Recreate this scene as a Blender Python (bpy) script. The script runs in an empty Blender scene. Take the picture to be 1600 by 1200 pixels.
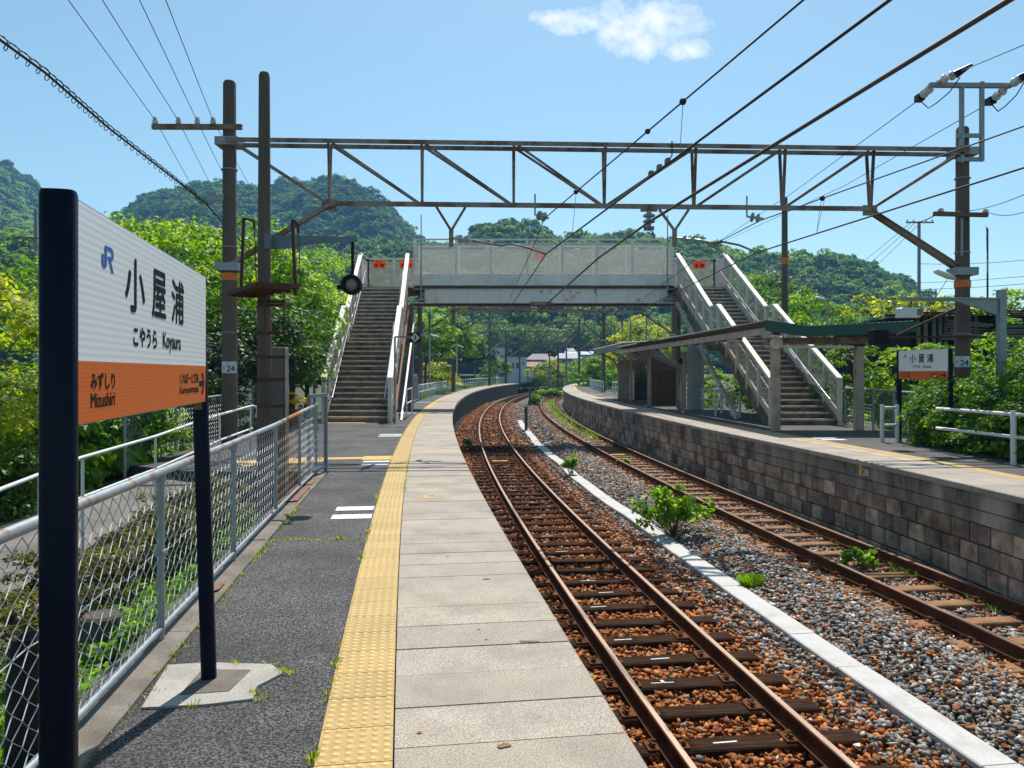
import bpy, math, random
import numpy as np
from mathutils import Vector, Matrix, Euler
R = math.radians
scene = bpy.context.scene
COL = scene.collection

# ------------------------------------------------------------------ camera, sky, sun, exposure
EYE = 1.5            # eye height above the platform (platform top is z = 0)
HOR = 582.0          # image row of the horizon (1600 x 1200 photograph)
FPX = 1200.0
cam_d = bpy.data.cameras.new('camera')
cam_d.sensor_width = 36.0
cam_d.lens = 36.0*FPX/1600.0
cam_d.shift_y = -(600.0-HOR)/1600.0
cam_d.clip_start = 0.05
cam_d.clip_end = 6000
cam = bpy.data.objects.new('camera', cam_d)
cam.location = (0, 0, EYE)
cam.rotation_euler = (R(90), 0, 0)
COL.objects.link(cam)
scene.camera = cam

SUN_EL = 58.0
SUN_AZ = 7.5         # degrees to the right of straight ahead (+Y)
world = bpy.data.worlds.new('World')
scene.world = world
world.use_nodes = True
wn, wl = world.node_tree.nodes, world.node_tree.links
wn.clear()
w_out = wn.new('ShaderNodeOutputWorld')
w_bg = wn.new('ShaderNodeBackground')
sky = wn.new('ShaderNodeTexSky')
sky.sky_type = 'NISHITA'
sky.sun_disc = False
sky.sun_elevation = R(SUN_EL)
sky.sun_rotation = R(SUN_AZ)
sky.air_density = 1.0
sky.dust_density = 0.6
sky.ozone_density = 1.6
w_bg.inputs['Strength'].default_value = 0.15
# one small fair-weather cloud high above the bridge, shaped by noise on the view direction
def wmath(op, a, b=None, c=None, clamp=False):
    n = wn.new('ShaderNodeMath'); n.operation = op; n.use_clamp = clamp
    for i, v in enumerate((a, b, c)):
        if v is None: continue
        if hasattr(v, 'links'): wl.new(v, n.inputs[i])
        else: n.inputs[i].default_value = v
    return n.outputs[0]
tc = wn.new('ShaderNodeTexCoord')
sep = wn.new('ShaderNodeSeparateXYZ'); wl.new(tc.outputs['Generated'], sep.inputs[0])
ysafe = wmath('MAXIMUM', sep.outputs['Y'], 0.02)
ux = wmath('DIVIDE', sep.outputs['X'], ysafe)
uz = wmath('DIVIDE', sep.outputs['Z'], ysafe)
cmb = wn.new('ShaderNodeCombineXYZ'); wl.new(ux, cmb.inputs[0]); wl.new(uz, cmb.inputs[1])
nz = wn.new('ShaderNodeTexNoise'); nz.inputs['Scale'].default_value = 15.0; nz.inputs['Detail'].default_value = 9.0
nz.inputs['Roughness'].default_value = 0.66; nz.inputs['Distortion'].default_value = 0.25
wl.new(cmb.outputs[0], nz.inputs['Vector'])
def blob(cx, cz, rx, rz):
    a = wmath('DIVIDE', wmath('SUBTRACT', ux, cx), rx)
    b = wmath('DIVIDE', wmath('SUBTRACT', uz, cz), rz)
    return wmath('SUBTRACT', 1.0, wmath('ADD', wmath('MULTIPLY', a, a), wmath('MULTIPLY', b, b)))
m = blob(0.166, 0.443, 0.098, 0.033)
for q in ((0.095, 0.452, 0.052, 0.020), (0.056, 0.462, 0.034, 0.013), (0.118, 0.470, 0.034, 0.022), (0.232, 0.424, 0.040, 0.017), (0.198, 0.462, 0.05, 0.022)):
    m = wmath('MAXIMUM', m, blob(*q))
m = wmath('MAXIMUM', m, -1.5)
dens = wmath('ADD', wmath('MULTIPLY', m, 0.55), wmath('MULTIPLY', wmath('SUBTRACT', nz.outputs['Fac'], 0.5), 3.1))
alpha = wmath('MULTIPLY', wmath('SUBTRACT', dens, 0.02), 1.15, clamp=True)
alpha = wmath('MULTIPLY', wmath('POWER', alpha, 0.9), 0.93)
infront = wmath('GREATER_THAN', sep.outputs['Y'], 0.05)
alpha = wmath('MULTIPLY', alpha, infront)
mixc = wn.new('ShaderNodeMix'); mixc.data_type = 'RGBA'
wl.new(alpha, mixc.inputs[0])
mixc.inputs[7].default_value = (6.0, 6.0, 6.2, 1)
tint_ = wn.new('ShaderNodeMix'); tint_.data_type = 'RGBA'; tint_.blend_type = 'MULTIPLY'; tint_.inputs[0].default_value = 1.0; tint_.inputs[7].default_value = (0.66, 0.765, 0.675, 1)
wl.new(sky.outputs[0], tint_.inputs[6]); wl.new(tint_.outputs[2], mixc.inputs[6])
wl.new(mixc.outputs[2], w_bg.inputs['Color'])
wl.new(w_bg.outputs[0], w_out.inputs['Surface'])

sun_d = bpy.data.lights.new('sun', 'SUN')
sun_d.energy = 4.7
sun_d.angle = R(0.5)
sun_d.color = (1.0, 0.95, 0.87)
sun = bpy.data.objects.new('sun', sun_d)
sdir = Vector((math.sin(R(SUN_AZ))*math.cos(R(SUN_EL)), math.cos(R(SUN_AZ))*math.cos(R(SUN_EL)), math.sin(R(SUN_EL))))
sun.rotation_euler = sdir.to_track_quat('Z', 'Y').to_euler()
sun.location = (0, 20, 60)
COL.objects.link(sun)

scene.view_settings.view_transform = 'Standard'
scene.view_settings.look = 'None'
scene.view_settings.exposure = 0.4
scene.view_settings.gamma = 1.0
scene.view_settings.use_curve_mapping = False
scene.render.engine = 'CYCLES'
cy = scene.cycles
cy.use_denoising = True
cy.max_bounces = 6; cy.diffuse_bounces = 3; cy.glossy_bounces = 3; cy.transmission_bounces = 4
cy.transparent_max_bounces = 12; cy.volume_bounces = 1
cy.caustics_reflective = False; cy.caustics_refractive = False
cy.sample_clamp_indirect = 6.0

# ------------------------------------------------------------------ materials
MATS = {}
def _n(nt, t, **kw):
    n = nt.nodes.new(t)
    for k, v in kw.items(): setattr(n, k, v)
    return n
def mat(name, base, rough=0.7, metal=0.0, vary=0.25, scale=4.0, bump=0.0, bscale=60.0, dark=None, darkamt=0.0, dscale=2.0,
        attr=None, spec=0.5, stretch=None, speck=0.0, speckscale=220.0, coord='Object', detail=6.0, rust=None, rustamt=0.0, rscale=3.0, dthr=0.5):
    """base colour with noise mottling, optional stains of a second colour, optional specks, optional bump"""
    if name in MATS: return MATS[name]
    m = bpy.data.materials.new(name); m.use_nodes = True
    nt = m.node_tree; L = nt.links; b = nt.nodes['Principled BSDF']
    tcn = _n(nt, 'ShaderNodeTexCoord'); vec = tcn.outputs[coord]
    if stretch:
        mp = _n(nt, 'ShaderNodeMapping'); mp.inputs['Scale'].default_value = stretch
        L.new(vec, mp.inputs[0]); vec = mp.outputs[0]
    def noise(sc, det=detail, rgh=0.6):
        n = _n(nt, 'ShaderNodeTexNoise'); n.inputs['Scale'].default_value = sc; n.inputs['Detail'].default_value = det
        n.inputs['Roughness'].default_value = rgh; L.new(vec, n.inputs['Vector']); return n.outputs['Fac']
    def ramp(fac, p0, p1, c0=(0, 0, 0, 1), c1=(1, 1, 1, 1)):
        r = _n(nt, 'ShaderNodeValToRGB'); r.color_ramp.elements[0].position = p0; r.color_ramp.elements[1].position = p1
        r.color_ramp.elements[0].color = c0; r.color_ramp.elements[1].color = c1; L.new(fac, r.inputs[0]); return r.outputs['Color']
    def mix(f, a, c, mode='MIX'):
        x = _n(nt, 'ShaderNodeMix', data_type='RGBA', blend_type=mode)
        for i, v in ((0, f), (6, a), (7, c)):
            if hasattr(v, 'links'): L.new(v, x.inputs[i])
            else: x.inputs[i].default_value = v
        return x.outputs[2]
    c = np.array(base[:3], float)
    lo = tuple(np.clip(c*(1-vary), 0, 1))+(1,); hi = tuple(np.clip(c*(1+vary), 0, 1))+(1,)
    col = ramp(noise(scale), 0.3, 0.7, lo, hi)
    if attr:
        a = _n(nt, 'ShaderNodeAttribute'); a.attribute_name = attr
        col = mix(1.0, col, a.outputs['Color'], 'MULTIPLY')
    if speck:
        s = ramp(noise(speckscale, 2.0, 0.5), 0.42, 0.66, (1-speck,)*3+(1,), (1+speck*1.6,)*3+(1,))
        col = mix(1.0, col, s, 'MULTIPLY')
    if dark is not None:
        f = ramp(noise(dscale, 7.0, 0.68), dthr-0.08, dthr+0.14, (0, 0, 0, 1), (darkamt,)*3+(1,))
        col = mix(f, col, tuple(dark[:3])+(1,))
    if rust is not None:
        f = ramp(noise(rscale, 9.0, 0.7), 0.60-rustamt*0.25, 0.68-rustamt*0.25)
        col = mix(f, col, tuple(rust[:3])+(1,))
    L.new(col, b.inputs['Base Color'])
    b.inputs['Roughness'].default_value = rough; b.inputs['Metallic'].default_value = metal
    b.inputs['Specular IOR Level'].default_value = spec
    if bump:
        bn = _n(nt, 'ShaderNodeBump'); bn.inputs['Strength'].default_value = bump; bn.inputs['Distance'].default_value = 0.02
        L.new(noise(bscale, 5.0, 0.65), bn.inputs['Height']); L.new(bn.outputs[0], b.inputs['Normal'])
    MATS[name] = m
    return m
def leafmat(name, cols, trans=0.45, rough=0.5):
    """leaf material; the shade of every leaf comes from its own attribute"""
    m = bpy.data.materials.new(name); m.use_nodes = True
    nt = m.node_tree; L = nt.links; nt.nodes.clear()
    out = _n(nt, 'ShaderNodeOutputMaterial'); a = _n(nt, 'ShaderNodeAttribute'); a.attribute_name = 'var'
    r = _n(nt, 'ShaderNodeValToRGB'); e = r.color_ramp.elements
    e[0].position = 0.0; e[0].color = tuple(cols[0])+(1,); e[1].position = 1.0; e[1].color = tuple(cols[-1])+(1,)
    for i, c in enumerate(cols[1:-1]):
        x = e.new((i+1)/(len(cols)-1)); x.color = tuple(c)+(1,)
    L.new(a.outputs['Fac'], r.inputs[0])
    p = _n(nt, 'ShaderNodeBsdfPrincipled'); p.inputs['Roughness'].default_value = rough
    p.inputs['Specular IOR Level'].default_value = 0.35
    t = _n(nt, 'ShaderNodeBsdfTranslucent'); mx = _n(nt, 'ShaderNodeMixShader'); mx.inputs[0].default_value = trans
    g = _n(nt, 'ShaderNodeMix', data_type='RGBA', blend_type='MULTIPLY'); g.inputs[0].default_value = 1.0
    g.inputs[7].default_value = (2.3, 2.2, 0.55, 1)
    L.new(r.outputs['Color'], g.inputs[6]); L.new(g.outputs[2], t.inputs['Color'])
    L.new(r.outputs['Color'], p.inputs['Base Color']); L.new(p.outputs[0], mx.inputs[1]); L.new(t.outputs[0], mx.inputs[2])
    L.new(mx.outputs[0], out.inputs['Surface'])
    MATS[name] = m
    return m
def attrmat(name, rough=0.85, bump=0.0, bscale=90.0, spec=0.3, vary=0.25, nscale=40.0):
    """colour straight from each stone's own attribute, with a little mottling"""
    m = bpy.data.materials.new(name); m.use_nodes = True
    nt = m.node_tree; L = nt.links; b = nt.nodes['Principled BSDF']
    a = _n(nt, 'ShaderNodeAttribute'); a.attribute_name = 'tint'
    tcn = _n(nt, 'ShaderNodeTexCoord'); n = _n(nt, 'ShaderNodeTexNoise'); n.inputs['Scale'].default_value = nscale; n.inputs['Detail'].default_value = 4
    L.new(tcn.outputs['Object'], n.inputs['Vector'])
    r = _n(nt, 'ShaderNodeValToRGB'); r.color_ramp.elements[0].position = 0.3; r.color_ramp.elements[1].position = 0.7
    r.color_ramp.elements[0].color = (1-vary,)*3+(1,); r.color_ramp.elements[1].color = (1+vary,)*3+(1,)
    L.new(n.outputs['Fac'], r.inputs[0])
    x = _n(nt, 'ShaderNodeMix', data_type='RGBA', blend_type='MULTIPLY'); x.inputs[0].default_value = 1
    L.new(a.outputs['Color'], x.inputs[6]); L.new(r.outputs['Color'], x.inputs[7]); L.new(x.outputs[2], b.inputs['Base Color'])
    b.inputs['Roughness'].default_value = rough; b.inputs['Specular IOR Level'].default_value = spec
    if bump:
        bn = _n(nt, 'ShaderNodeBump'); bn.inputs['Strength'].default_value = bump; bn.inputs['Distance'].default_value = 0.01
        n2 = _n(nt, 'ShaderNodeTexNoise'); n2.inputs['Scale'].default_value = bscale; n2.inputs['Detail'].default_value = 5
        L.new(tcn.outputs['Object'], n2.inputs['Vector']); L.new(n2.outputs['Fac'], bn.inputs['Height']); L.new(bn.outputs[0], b.inputs['Normal'])
    MATS[name] = m
    return m

# ------------------------------------------------------------------ mesh helpers
class MB:
    def __init__(s): s.v = []; s.f = []; s.t = []
    def add(s, vs, fs, tint=None):
        o = len(s.v); s.v.extend([tuple(p) for p in vs]); s.f.extend([tuple(i+o for i in f) for f in fs])
        if tint is not None or s.t: s.t.extend([tint if tint is not None else (1, 1, 1)]*len(vs))
        return s
    def box(s, c, d, rz=0.0, tint=None, rot=None):
        hx, hy, hz = d[0]/2, d[1]/2, d[2]/2
        ps = [Vector((x, y, z)) for z in (-hz, hz) for x, y in ((-hx, -hy), (hx, -hy), (hx, hy), (-hx, hy))]
        M = (rot if rot is not None else Matrix.Rotation(rz, 3, 'Z'))
        return s.add([M @ p + Vector(c) for p in ps], [(3, 2, 1, 0), (4, 5, 6, 7), (0, 1, 5, 4), (1, 2, 6, 5), (2, 3, 7, 6), (3, 0, 4, 7)], tint)
    def bev(s, c, d, b=0.01, rz=0.0, tint=None):
        """box with chamfered vertical and top edges"""
        hx, hy, hz = d[0]/2, d[1]/2, d[2]/2
        def ring(ix, z): 
            x, y = hx-ix, hy-ix
            return [(-x+b, -y), (x-b, -y), (x, -y+b), (x, y-b), (x-b, y), (-x+b, y), (-x, y-b), (-x, -y+b)], z
        vs = []
        for ix, z in ((0, -hz), (0, hz-b), (b, hz)):
            r, zz = ring(ix, z); vs += [(p[0], p[1], zz) for p in r]
        M = Matrix.Rotation(rz, 3, 'Z')
        fs = [tuple(range(7, -1, -1)), tuple(range(16, 24))]
        for k in (0, 8):
            for i in range(8): fs.append((k+i, k+(i+1) % 8, k+8+(i+1) % 8, k+8+i))
        return s.add([M @ Vector(p)+Vector(c) for p in vs], fs, tint)
    def beam(s, a, b, w, h, up=(0, 0, 1), tint=None):
        a, b = Vector(a), Vector(b); d = (b-a).normalized(); u = Vector(up)
        if abs(d.dot(u)) > 0.97: u = Vector((0, 1, 0))
        x = d.cross(u).normalized(); y = x.cross(d).normalized()
        ps = []
        for p in (a, b): ps += [p-x*w/2-y*h/2, p+x*w/2-y*h/2, p+x*w/2+y*h/2, p-x*w/2+y*h/2]
        return s.add(ps, [(0, 1, 2, 3), (7, 6, 5, 4), (0, 4, 5, 1), (1, 5, 6, 2), (2, 6, 7, 3), (3, 7, 4, 0)], tint)
    def angle(s, a, b, w, t=0.012, up=(0, 0, 1)):
        """L-section steel from a to b"""
        a, b = Vector(a), Vector(b); d = (b-a).normalized(); u = Vector(up)
        if abs(d.dot(u)) > 0.97: u = Vector((0, 1, 0))
        x = d.cross(u).normalized(); y = x.cross(d).normalized()
        s.beam(a+y*w/2, b+y*w/2, w, t, up); s.beam(a+x*(w/2+t/2), b+x*(w/2+t/2), t, w, up)
        return s
    def tube(s, pts, r, n=8, cap=True, r1=None, closed=False):
        pts = [Vector(p) for p in pts]; N = len(pts); rings = []
        prev = None
        for i, p in enumerate(pts):
            if closed: d = (pts[(i+1) % N]-pts[i-1]).normalized()
            elif i == 0: d = (pts[1]-pts[0]).normalized()
            elif i == N-1: d = (pts[-1]-pts[-2]).normalized()
            else: d = ((pts[i+1]-p).normalized()+(p-pts[i-1]).normalized()).normalized()
            if prev is None:
                u = Vector((0, 0, 1)) if abs(d.z) < 0.9 else Vector((0, 1, 0))
                x = d.cross(u).normalized()
            else:
                x = (prev-d*prev.dot(d)).normalized()
            prev = x; y = d.cross(x)
            rr = r if r1 is None else r+(r1-r)*i/max(1, N-1)
            if isinstance(r, (list, tuple)): rr = r[i]
            rings.append([p+x*math.cos(2*math.pi*k/n)*rr+y*math.sin(2*math.pi*k/n)*rr for k in range(n)])
        vs = [q for rg in rings for q in rg]; fs = []
        for i in range(N if closed else N-1):
            a0, b0 = i*n, ((i+1) % N)*n
            for k in range(n): fs.append((a0+k, a0+(k+1) % n, b0+(k+1) % n, b0+k))
        if cap and not closed: fs += [tuple(range(n-1, -1, -1)), tuple((N-1)*n+k for k in range(n))]
        return s.add(vs, fs)
    def lathe(s, c, prof, n=16, axis='Z', M=None):
        """prof: (radius, height) pairs, bottom to top"""
        vs = []
        for r, z in prof:
            for k in range(n):
                a = 2*math.pi*k/n; vs.append(Vector((r*math.cos(a), r*math.sin(a), z)))
        if axis == 'Y': vs = [Vector((p.x, p.z, p.y)) for p in vs]
        if axis == 'X': vs = [Vector((p.z, p.x, p.y)) for p in vs]
        if M is not None: vs = [M @ p for p in vs]
        fs = []
        for i in range(len(prof)-1):
            for k in range(n): fs.append((i*n+k, i*n+(k+1) % n, (i+1)*n+(k+1) % n, (i+1)*n+k))
        fs += [tuple(range(n-1, -1, -1)), tuple((len(prof)-1)*n+k for k in range(n))]
        return s.add([p+Vector(c) for p in vs], fs)
    def prism(s, poly, z0, z1, tint=None):
        n = len(poly)
        vs = [(x, y, z0) for x, y in poly]+[(x, y, z1) for x, y in poly]
        return s.add(vs, [tuple(range(n-1, -1, -1)), tuple(range(n, 2*n))]+[(i, (i+1) % n, n+(i+1) % n, n+i) for i in range(n)], tint)
    def plate(s, pts, th, nrm):
        """flat polygon of 3-D points given thickness along nrm"""
        nrm = Vector(nrm).normalized()*th; n = len(pts)
        vs = [Vector(p) for p in pts]+[Vector(p)+nrm for p in pts]
        return s.add(vs, [tuple(range(n-1, -1, -1)), tuple(range(n, 2*n))]+[(i, (i+1) % n, n+(i+1) % n, n+i) for i in range(n)])
    def build(s, name, m, parent=None, smooth=False, auto=None):
        me = bpy.data.meshes.new(name)
        me.from_pydata([tuple(p) for p in s.v], [], s.f); me.update()
        if s.t:
            a = me.attributes.new('tint', 'FLOAT_COLOR', 'POINT')
            arr = np.ones((len(s.v), 4), np.float32); arr[:, :3] = np.array(s.t, np.float32); a.data.foreach_set('color', arr.ravel())
        if m is not None: me.materials.append(m)
        o = bpy.data.objects.new(name, me); COL.objects.link(o)
        bm_fix(me)
        if smooth: me.shade_smooth()
        if auto is not None:
            me.shade_smooth(); me.set_sharp_from_angle(angle=R(auto))
        if parent is not None:
            o.parent = parent; o.matrix_parent_inverse = Matrix.Translation(-parent.location) if parent.type == 'EMPTY' and parent.rotation_euler[2] == 0 else parent.matrix_basis.inverted()
        return o
def bm_fix(me):
    import bmesh
    if len(me.polygons) > 60000: return
    b = bmesh.new(); b.from_mesh(me); bmesh.ops.recalc_face_normals(b, faces=b.faces); b.to_mesh(me); b.free()
def raw(name, V, F, m, parent=None, var=None, tint=None, smooth=False):
    """mesh from numpy arrays; F is (n,3) or (n,4)"""
    me = bpy.data.meshes.new(name); k = F.shape[1]; n = len(F)
    me.vertices.add(len(V)); me.vertices.foreach_set('co', np.ascontiguousarray(V, np.float32).ravel())
    me.loops.add(n*k); me.loops.foreach_set('vertex_index', np.ascontiguousarray(F, np.int32).ravel())
    me.polygons.add(n); me.polygons.foreach_set('loop_start', np.arange(0, n*k, k, dtype=np.int32))
    me.update(calc_edges=True)
    if var is not None:
        a = me.attributes.new('var', 'FLOAT', 'POINT'); a.data.foreach_set('value', np.ascontiguousarray(var, np.float32))
    if tint is not None:
        a = me.attributes.new('tint', 'FLOAT_COLOR', 'POINT'); q = np.ones((len(V), 4), np.float32); q[:, :3] = tint; a.data.foreach_set('color', q.ravel())
    if smooth: me.polygons.foreach_set('use_smooth', np.ones(n, bool))
    me.materials.append(m)
    if name == '_data': return me
    o = bpy.data.objects.new(name, me); COL.objects.link(o)
    if parent is not None:
        o.parent = parent; o.matrix_parent_inverse = parent.matrix_basis.inverted()
    return o
def tag(o, label=None, cat=None, group=None, kind=None):
    if label: o['label'] = label
    if cat: o['category'] = cat
    if group: o['group'] = group
    if kind: o['kind'] = kind
    return o
def thing(name, label, cat, loc=(0, 0, 0), group=None, rz=0.0):
    o = bpy.data.objects.new(name, None); COL.objects.link(o); o.location = loc; o.rotation_euler = (0, 0, rz)
    o.empty_display_size = 0.2
    return tag(o, label, cat, group)
def copytree(root, loc, rz=0.0, scale=None, label=None):
    r = root.copy(); COL.objects.link(r); r.location = loc; r.rotation_euler = (0, 0, rz)
    if scale is not None: r.scale = scale if hasattr(scale, '__len__') else (scale,)*3
    if label: r['label'] = label
    def rec(src, dst):
        for ch in list(src.children):
            c = ch.copy(); COL.objects.link(c); c.parent = dst; rec(ch, c)
    rec(root, r)
    return r
def at(px, py, Y):
    """world point that the photograph shows at (px, py), Y metres ahead"""
    return Vector(((px-800)/FPX*Y, Y, EYE-(py-HOR)/FPX*Y))

# ------------------------------------------------------------------ the line of the track: s = metres along, o = metres to the right
_K = (-0.015567874, -0.153704909, 0.003204235, -1.99717137e-05, 4.430899e-07)
_s = np.linspace(-30, 175, 2051); _ds = _s[1]-_s[0]
_ss = np.clip(_s, -8, 150)
_t = _K[1]+_K[2]*_ss+_K[3]*_ss**2/2+_K[4]*_ss**3/6
_i0 = int(np.argmin(abs(_s)))
_X = np.cumsum(np.sin(_t))*_ds; _Y = np.cumsum(np.cos(_t))*_ds
_X += _K[0]-_X[_i0]; _Y -= _Y[_i0]
def line(s, o=0.0, z=0.0):
    x = np.interp(s, _s, _X); y = np.interp(s, _s, _Y); t = np.interp(s, _s, _t)
    return Vector((x+o*math.cos(t), y-o*math.sin(t), z))
def head(s): return float(np.interp(s, _s, _t))
def sY(Y): return float(np.interp(Y, _Y, _s))
def so(x, y):
    d = np.hypot(_X-x, _Y-y); i = int(np.argmin(d)); t = _t[i]
    return float(_s[i]), float((x-_X[i])*math.cos(t)-(y-_Y[i])*math.sin(t))
def sweep(mb, prof, ss, tint=None, offs=None, close=True):
    """prof: closed list of (offset, z) swept along stations ss"""
    n = len(prof); vs = []
    for s in ss:
        d = offs(s) if offs else 0.0
        for o, z in prof: vs.append(line(s, o+d, z))
    fs = []
    for i in range(len(ss)-1):
        for k in range(n if close else n-1): fs.append((i*n+k, i*n+(k+1) % n, (i+1)*n+(k+1) % n, (i+1)*n+k))
    if close: fs += [tuple(range(n-1, -1, -1)), tuple((len(ss)-1)*n+k for k in range(n))]
    return mb.add(vs, fs, tint)
def stations(a, b, near=0.5, far=3.0):
    out = [a]; s = a
    while s < b-1e-6:
        s = min(b, s+(near if s < 30 else far if s > 80 else (near+far)/2)); out.append(s)
    return out
EDGE_L = 0.967
def offL(s): return 0.0
def edR(s): return float(np.interp(s, [0, 8.4, 9.2, 11, 13, 16, 20, 28, 40, 60, 94, 140], [-.30, -.20, -.11, .03, .12, .12, .12, .22, .30, .5, .9, 1.2]))
EDGE_R = 7.582
TRACK_L, TRACK_R = 2.058+0.565, 6.24+0.565
RAIL_Z = EYE-2.772
BED_Z = RAIL_Z-0.19
# ------------------------------------------------------------------ common materials
M_asph = mat('asphalt', (0.118, 0.112, 0.112), 0.9, spec=.3, vary=0.18, scale=1.3, speck=0.75, speckscale=95, bump=0.8, bscale=110, dark=(0.045, 0.042, 0.04), darkamt=0.6, dscale=0.9)
M_slab = mat('slab_concrete', (0.39, 0.335, 0.28), 0.9, vary=0.10, scale=2.0, speck=0.28, speckscale=150, bump=0.35, bscale=180, dark=(0.20, 0.17, 0.14), darkamt=0.5, dscale=1.9, attr='tint', dthr=0.55)
M_tact = mat('tactile_yellow', (0.47, 0.31, 0.115), 0.75, vary=0.10, scale=3.0, speck=0.12, speckscale=200, bump=0.15, bscale=200, dark=(0.28, 0.19, 0.08), darkamt=0.45, dscale=2.2, attr='tint')
M_kerb = mat('kerb_concrete', (0.21, 0.18, 0.15), 0.92, vary=0.2, scale=3.0, speck=0.2, bump=0.4, bscale=80, dark=(0.09, 0.075, 0.06), darkamt=0.8, dscale=2.0)
M_pad = mat('pale_concrete', (0.38, 0.355, 0.32), 0.9, vary=0.12, scale=4.0, speck=0.25, bump=0.3, bscale=120, dark=(0.25, 0.22, 0.18), darkamt=0.5, dscale=3.0)
M_white = mat('white_road_paint', (0.72, 0.72, 0.70), 0.7, vary=0.08, scale=10, dark=(0.22, 0.22, 0.22), darkamt=0.7, dscale=14, dthr=0.56)
M_ypaint = mat('yellow_road_paint', (0.62, 0.38, 0.05), 0.7, vary=0.1, scale=10, dark=(0.3, 0.24, 0.14), darkamt=0.9, dscale=20, dthr=0.5)
M_block = mat('wall_block', (0.54, 0.385, 0.28), 0.92, spec=.1, vary=0.25, scale=6.0, bump=0.6, bscale=45, dark=(0.07, 0.052, 0.042), darkamt=0.75, dscale=1.7, attr='tint', speck=0.15)
M_mortar = mat('wall_mortar', (0.05, 0.043, 0.038), 0.95, vary=0.3, scale=6.0, bump=0.5)
M_beamc = mat('edge_beam_concrete', (0.42, 0.34, 0.275), 0.92, spec=.1, vary=0.2, scale=1.5, bump=0.4, bscale=70, dark=(0.04, 0.035, 0.032), darkamt=0.85, dscale=1.2, stretch=(1, 1, 0.35), dthr=0.47)
M_bed = mat('ballast_bed', (0.13, 0.085, 0.06), 0.95, vary=0.4, scale=12, bump=1.0, bscale=40, dark=(0.09, 0.085, 0.08), darkamt=0.8, dscale=3)
M_rust_rail = mat('rail_rust', (0.14, 0.045, 0.016), 0.8, spec=.15, vary=0.3, scale=7, bump=0.25, bscale=60, dark=(0.045, 0.022, 0.013), darkamt=0.8, dscale=3)
M_head = mat('rail_head', (0.36, 0.25, 0.18), 0.45, metal=0.6, vary=0.12, scale=3, stretch=(6, 0.3, 1))
M_head2 = mat('rail_head_rusty', (0.21, 0.12, 0.07), 0.6, metal=0.25, vary=0.2, scale=5)
M_sleep = mat('creosote_sleeper', (0.028, 0.015, 0.010), 0.9, spec=.08, vary=0.4, scale=10, bump=0.7, bscale=30, stretch=(0.5, 6, 1), dark=(0.12, 0.050, 0.020), darkamt=0.85, dscale=4, dthr=.53)
M_sleep2 = mat('weathered_sleeper', (0.33, 0.18, 0.09), 0.9, spec=.15, vary=0.25, scale=8, bump=0.4, bscale=40, dark=(0.09, 0.05, 0.03), darkamt=0.7, dscale=4)
M_clip = mat('rail_clip_rust', (0.13, 0.05, 0.02), 0.85, spec=.15, vary=0.4, scale=30, bump=0.3)
M_stone = attrmat('ballast_stone', 0.9, bump=0.3, bscale=120, vary=0.3, nscale=60)
M_trough = mat('white_trough_concrete', (0.54, 0.525, 0.505), 0.85, vary=0.09, scale=3.0, bump=0.25, bscale=120, speck=.12, dark=(0.30, 0.26, 0.22), darkamt=0.6, dscale=3.0, dthr=.54)
M_dirt = mat('dirt', (0.085, 0.062, 0.042), 0.97, vary=0.4, scale=5, bump=0.9, bscale=30, dark=(0.045, 0.06, 0.02), darkamt=0.8, dscale=1.0)
M_soil = mat('garden_soil', (0.04, 0.045, 0.02), 0.97, vary=0.5, scale=5, bump=0.9, bscale=30, dark=(0.035, 0.06, 0.015), darkamt=0.9, dscale=2)
M_ground = mat('ground_green', (0.045, 0.062, 0.022), 0.97, vary=0.4, scale=0.5, dark=(0.09, 0.075, 0.05), darkamt=0.7, dscale=0.15)

rng = np.random.default_rng(11)
rnd = random.Random(5)

# ------------------------------------------------------------------ ground sheets
mb = MB(); mb.add([(-3000, -400, -1.9), (3000, -400, -1.9), (3000, 3500, -1.9), (-3000, 3500, -1.9)], [(0, 1, 2, 3)])
g = mb.build('ground', M_ground); tag(g, 'green and brown open ground reaching to the hills', kind='structure')
# track bed between the two platforms
def bedz(o):
    z = BED_Z
    if 4.7 < o < 5.9: z = BED_Z+0.10*math.sin(math.pi*(o-4.7)/1.2)
    return z
offs_bed = [0.75, 1.2, 1.6, 2.0, 3.2, 3.6, 4.0, 4.35, 4.7, 5.0, 5.3, 5.6, 5.9, 6.4, 7.3, 7.9, 8.4, 9.5]
mb = MB(); ss = stations(-6, 170, 1.0, 3.0)
for s in ss:
    for o in offs_bed: mb.v.append(line(s, o, bedz(o)-(0.035 if 4.6 < o < 6.0 else 0.085)))
n = len(offs_bed)
for i in range(len(ss)-1):
    for k in range(n-1): mb.f.append((i*n+k, i*n+k+1, (i+1)*n+k+1, (i+1)*n+k))
tag(mb.build('track_bed', M_bed, smooth=True), 'brown gravelly track bed between the platforms', kind='structure')

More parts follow.
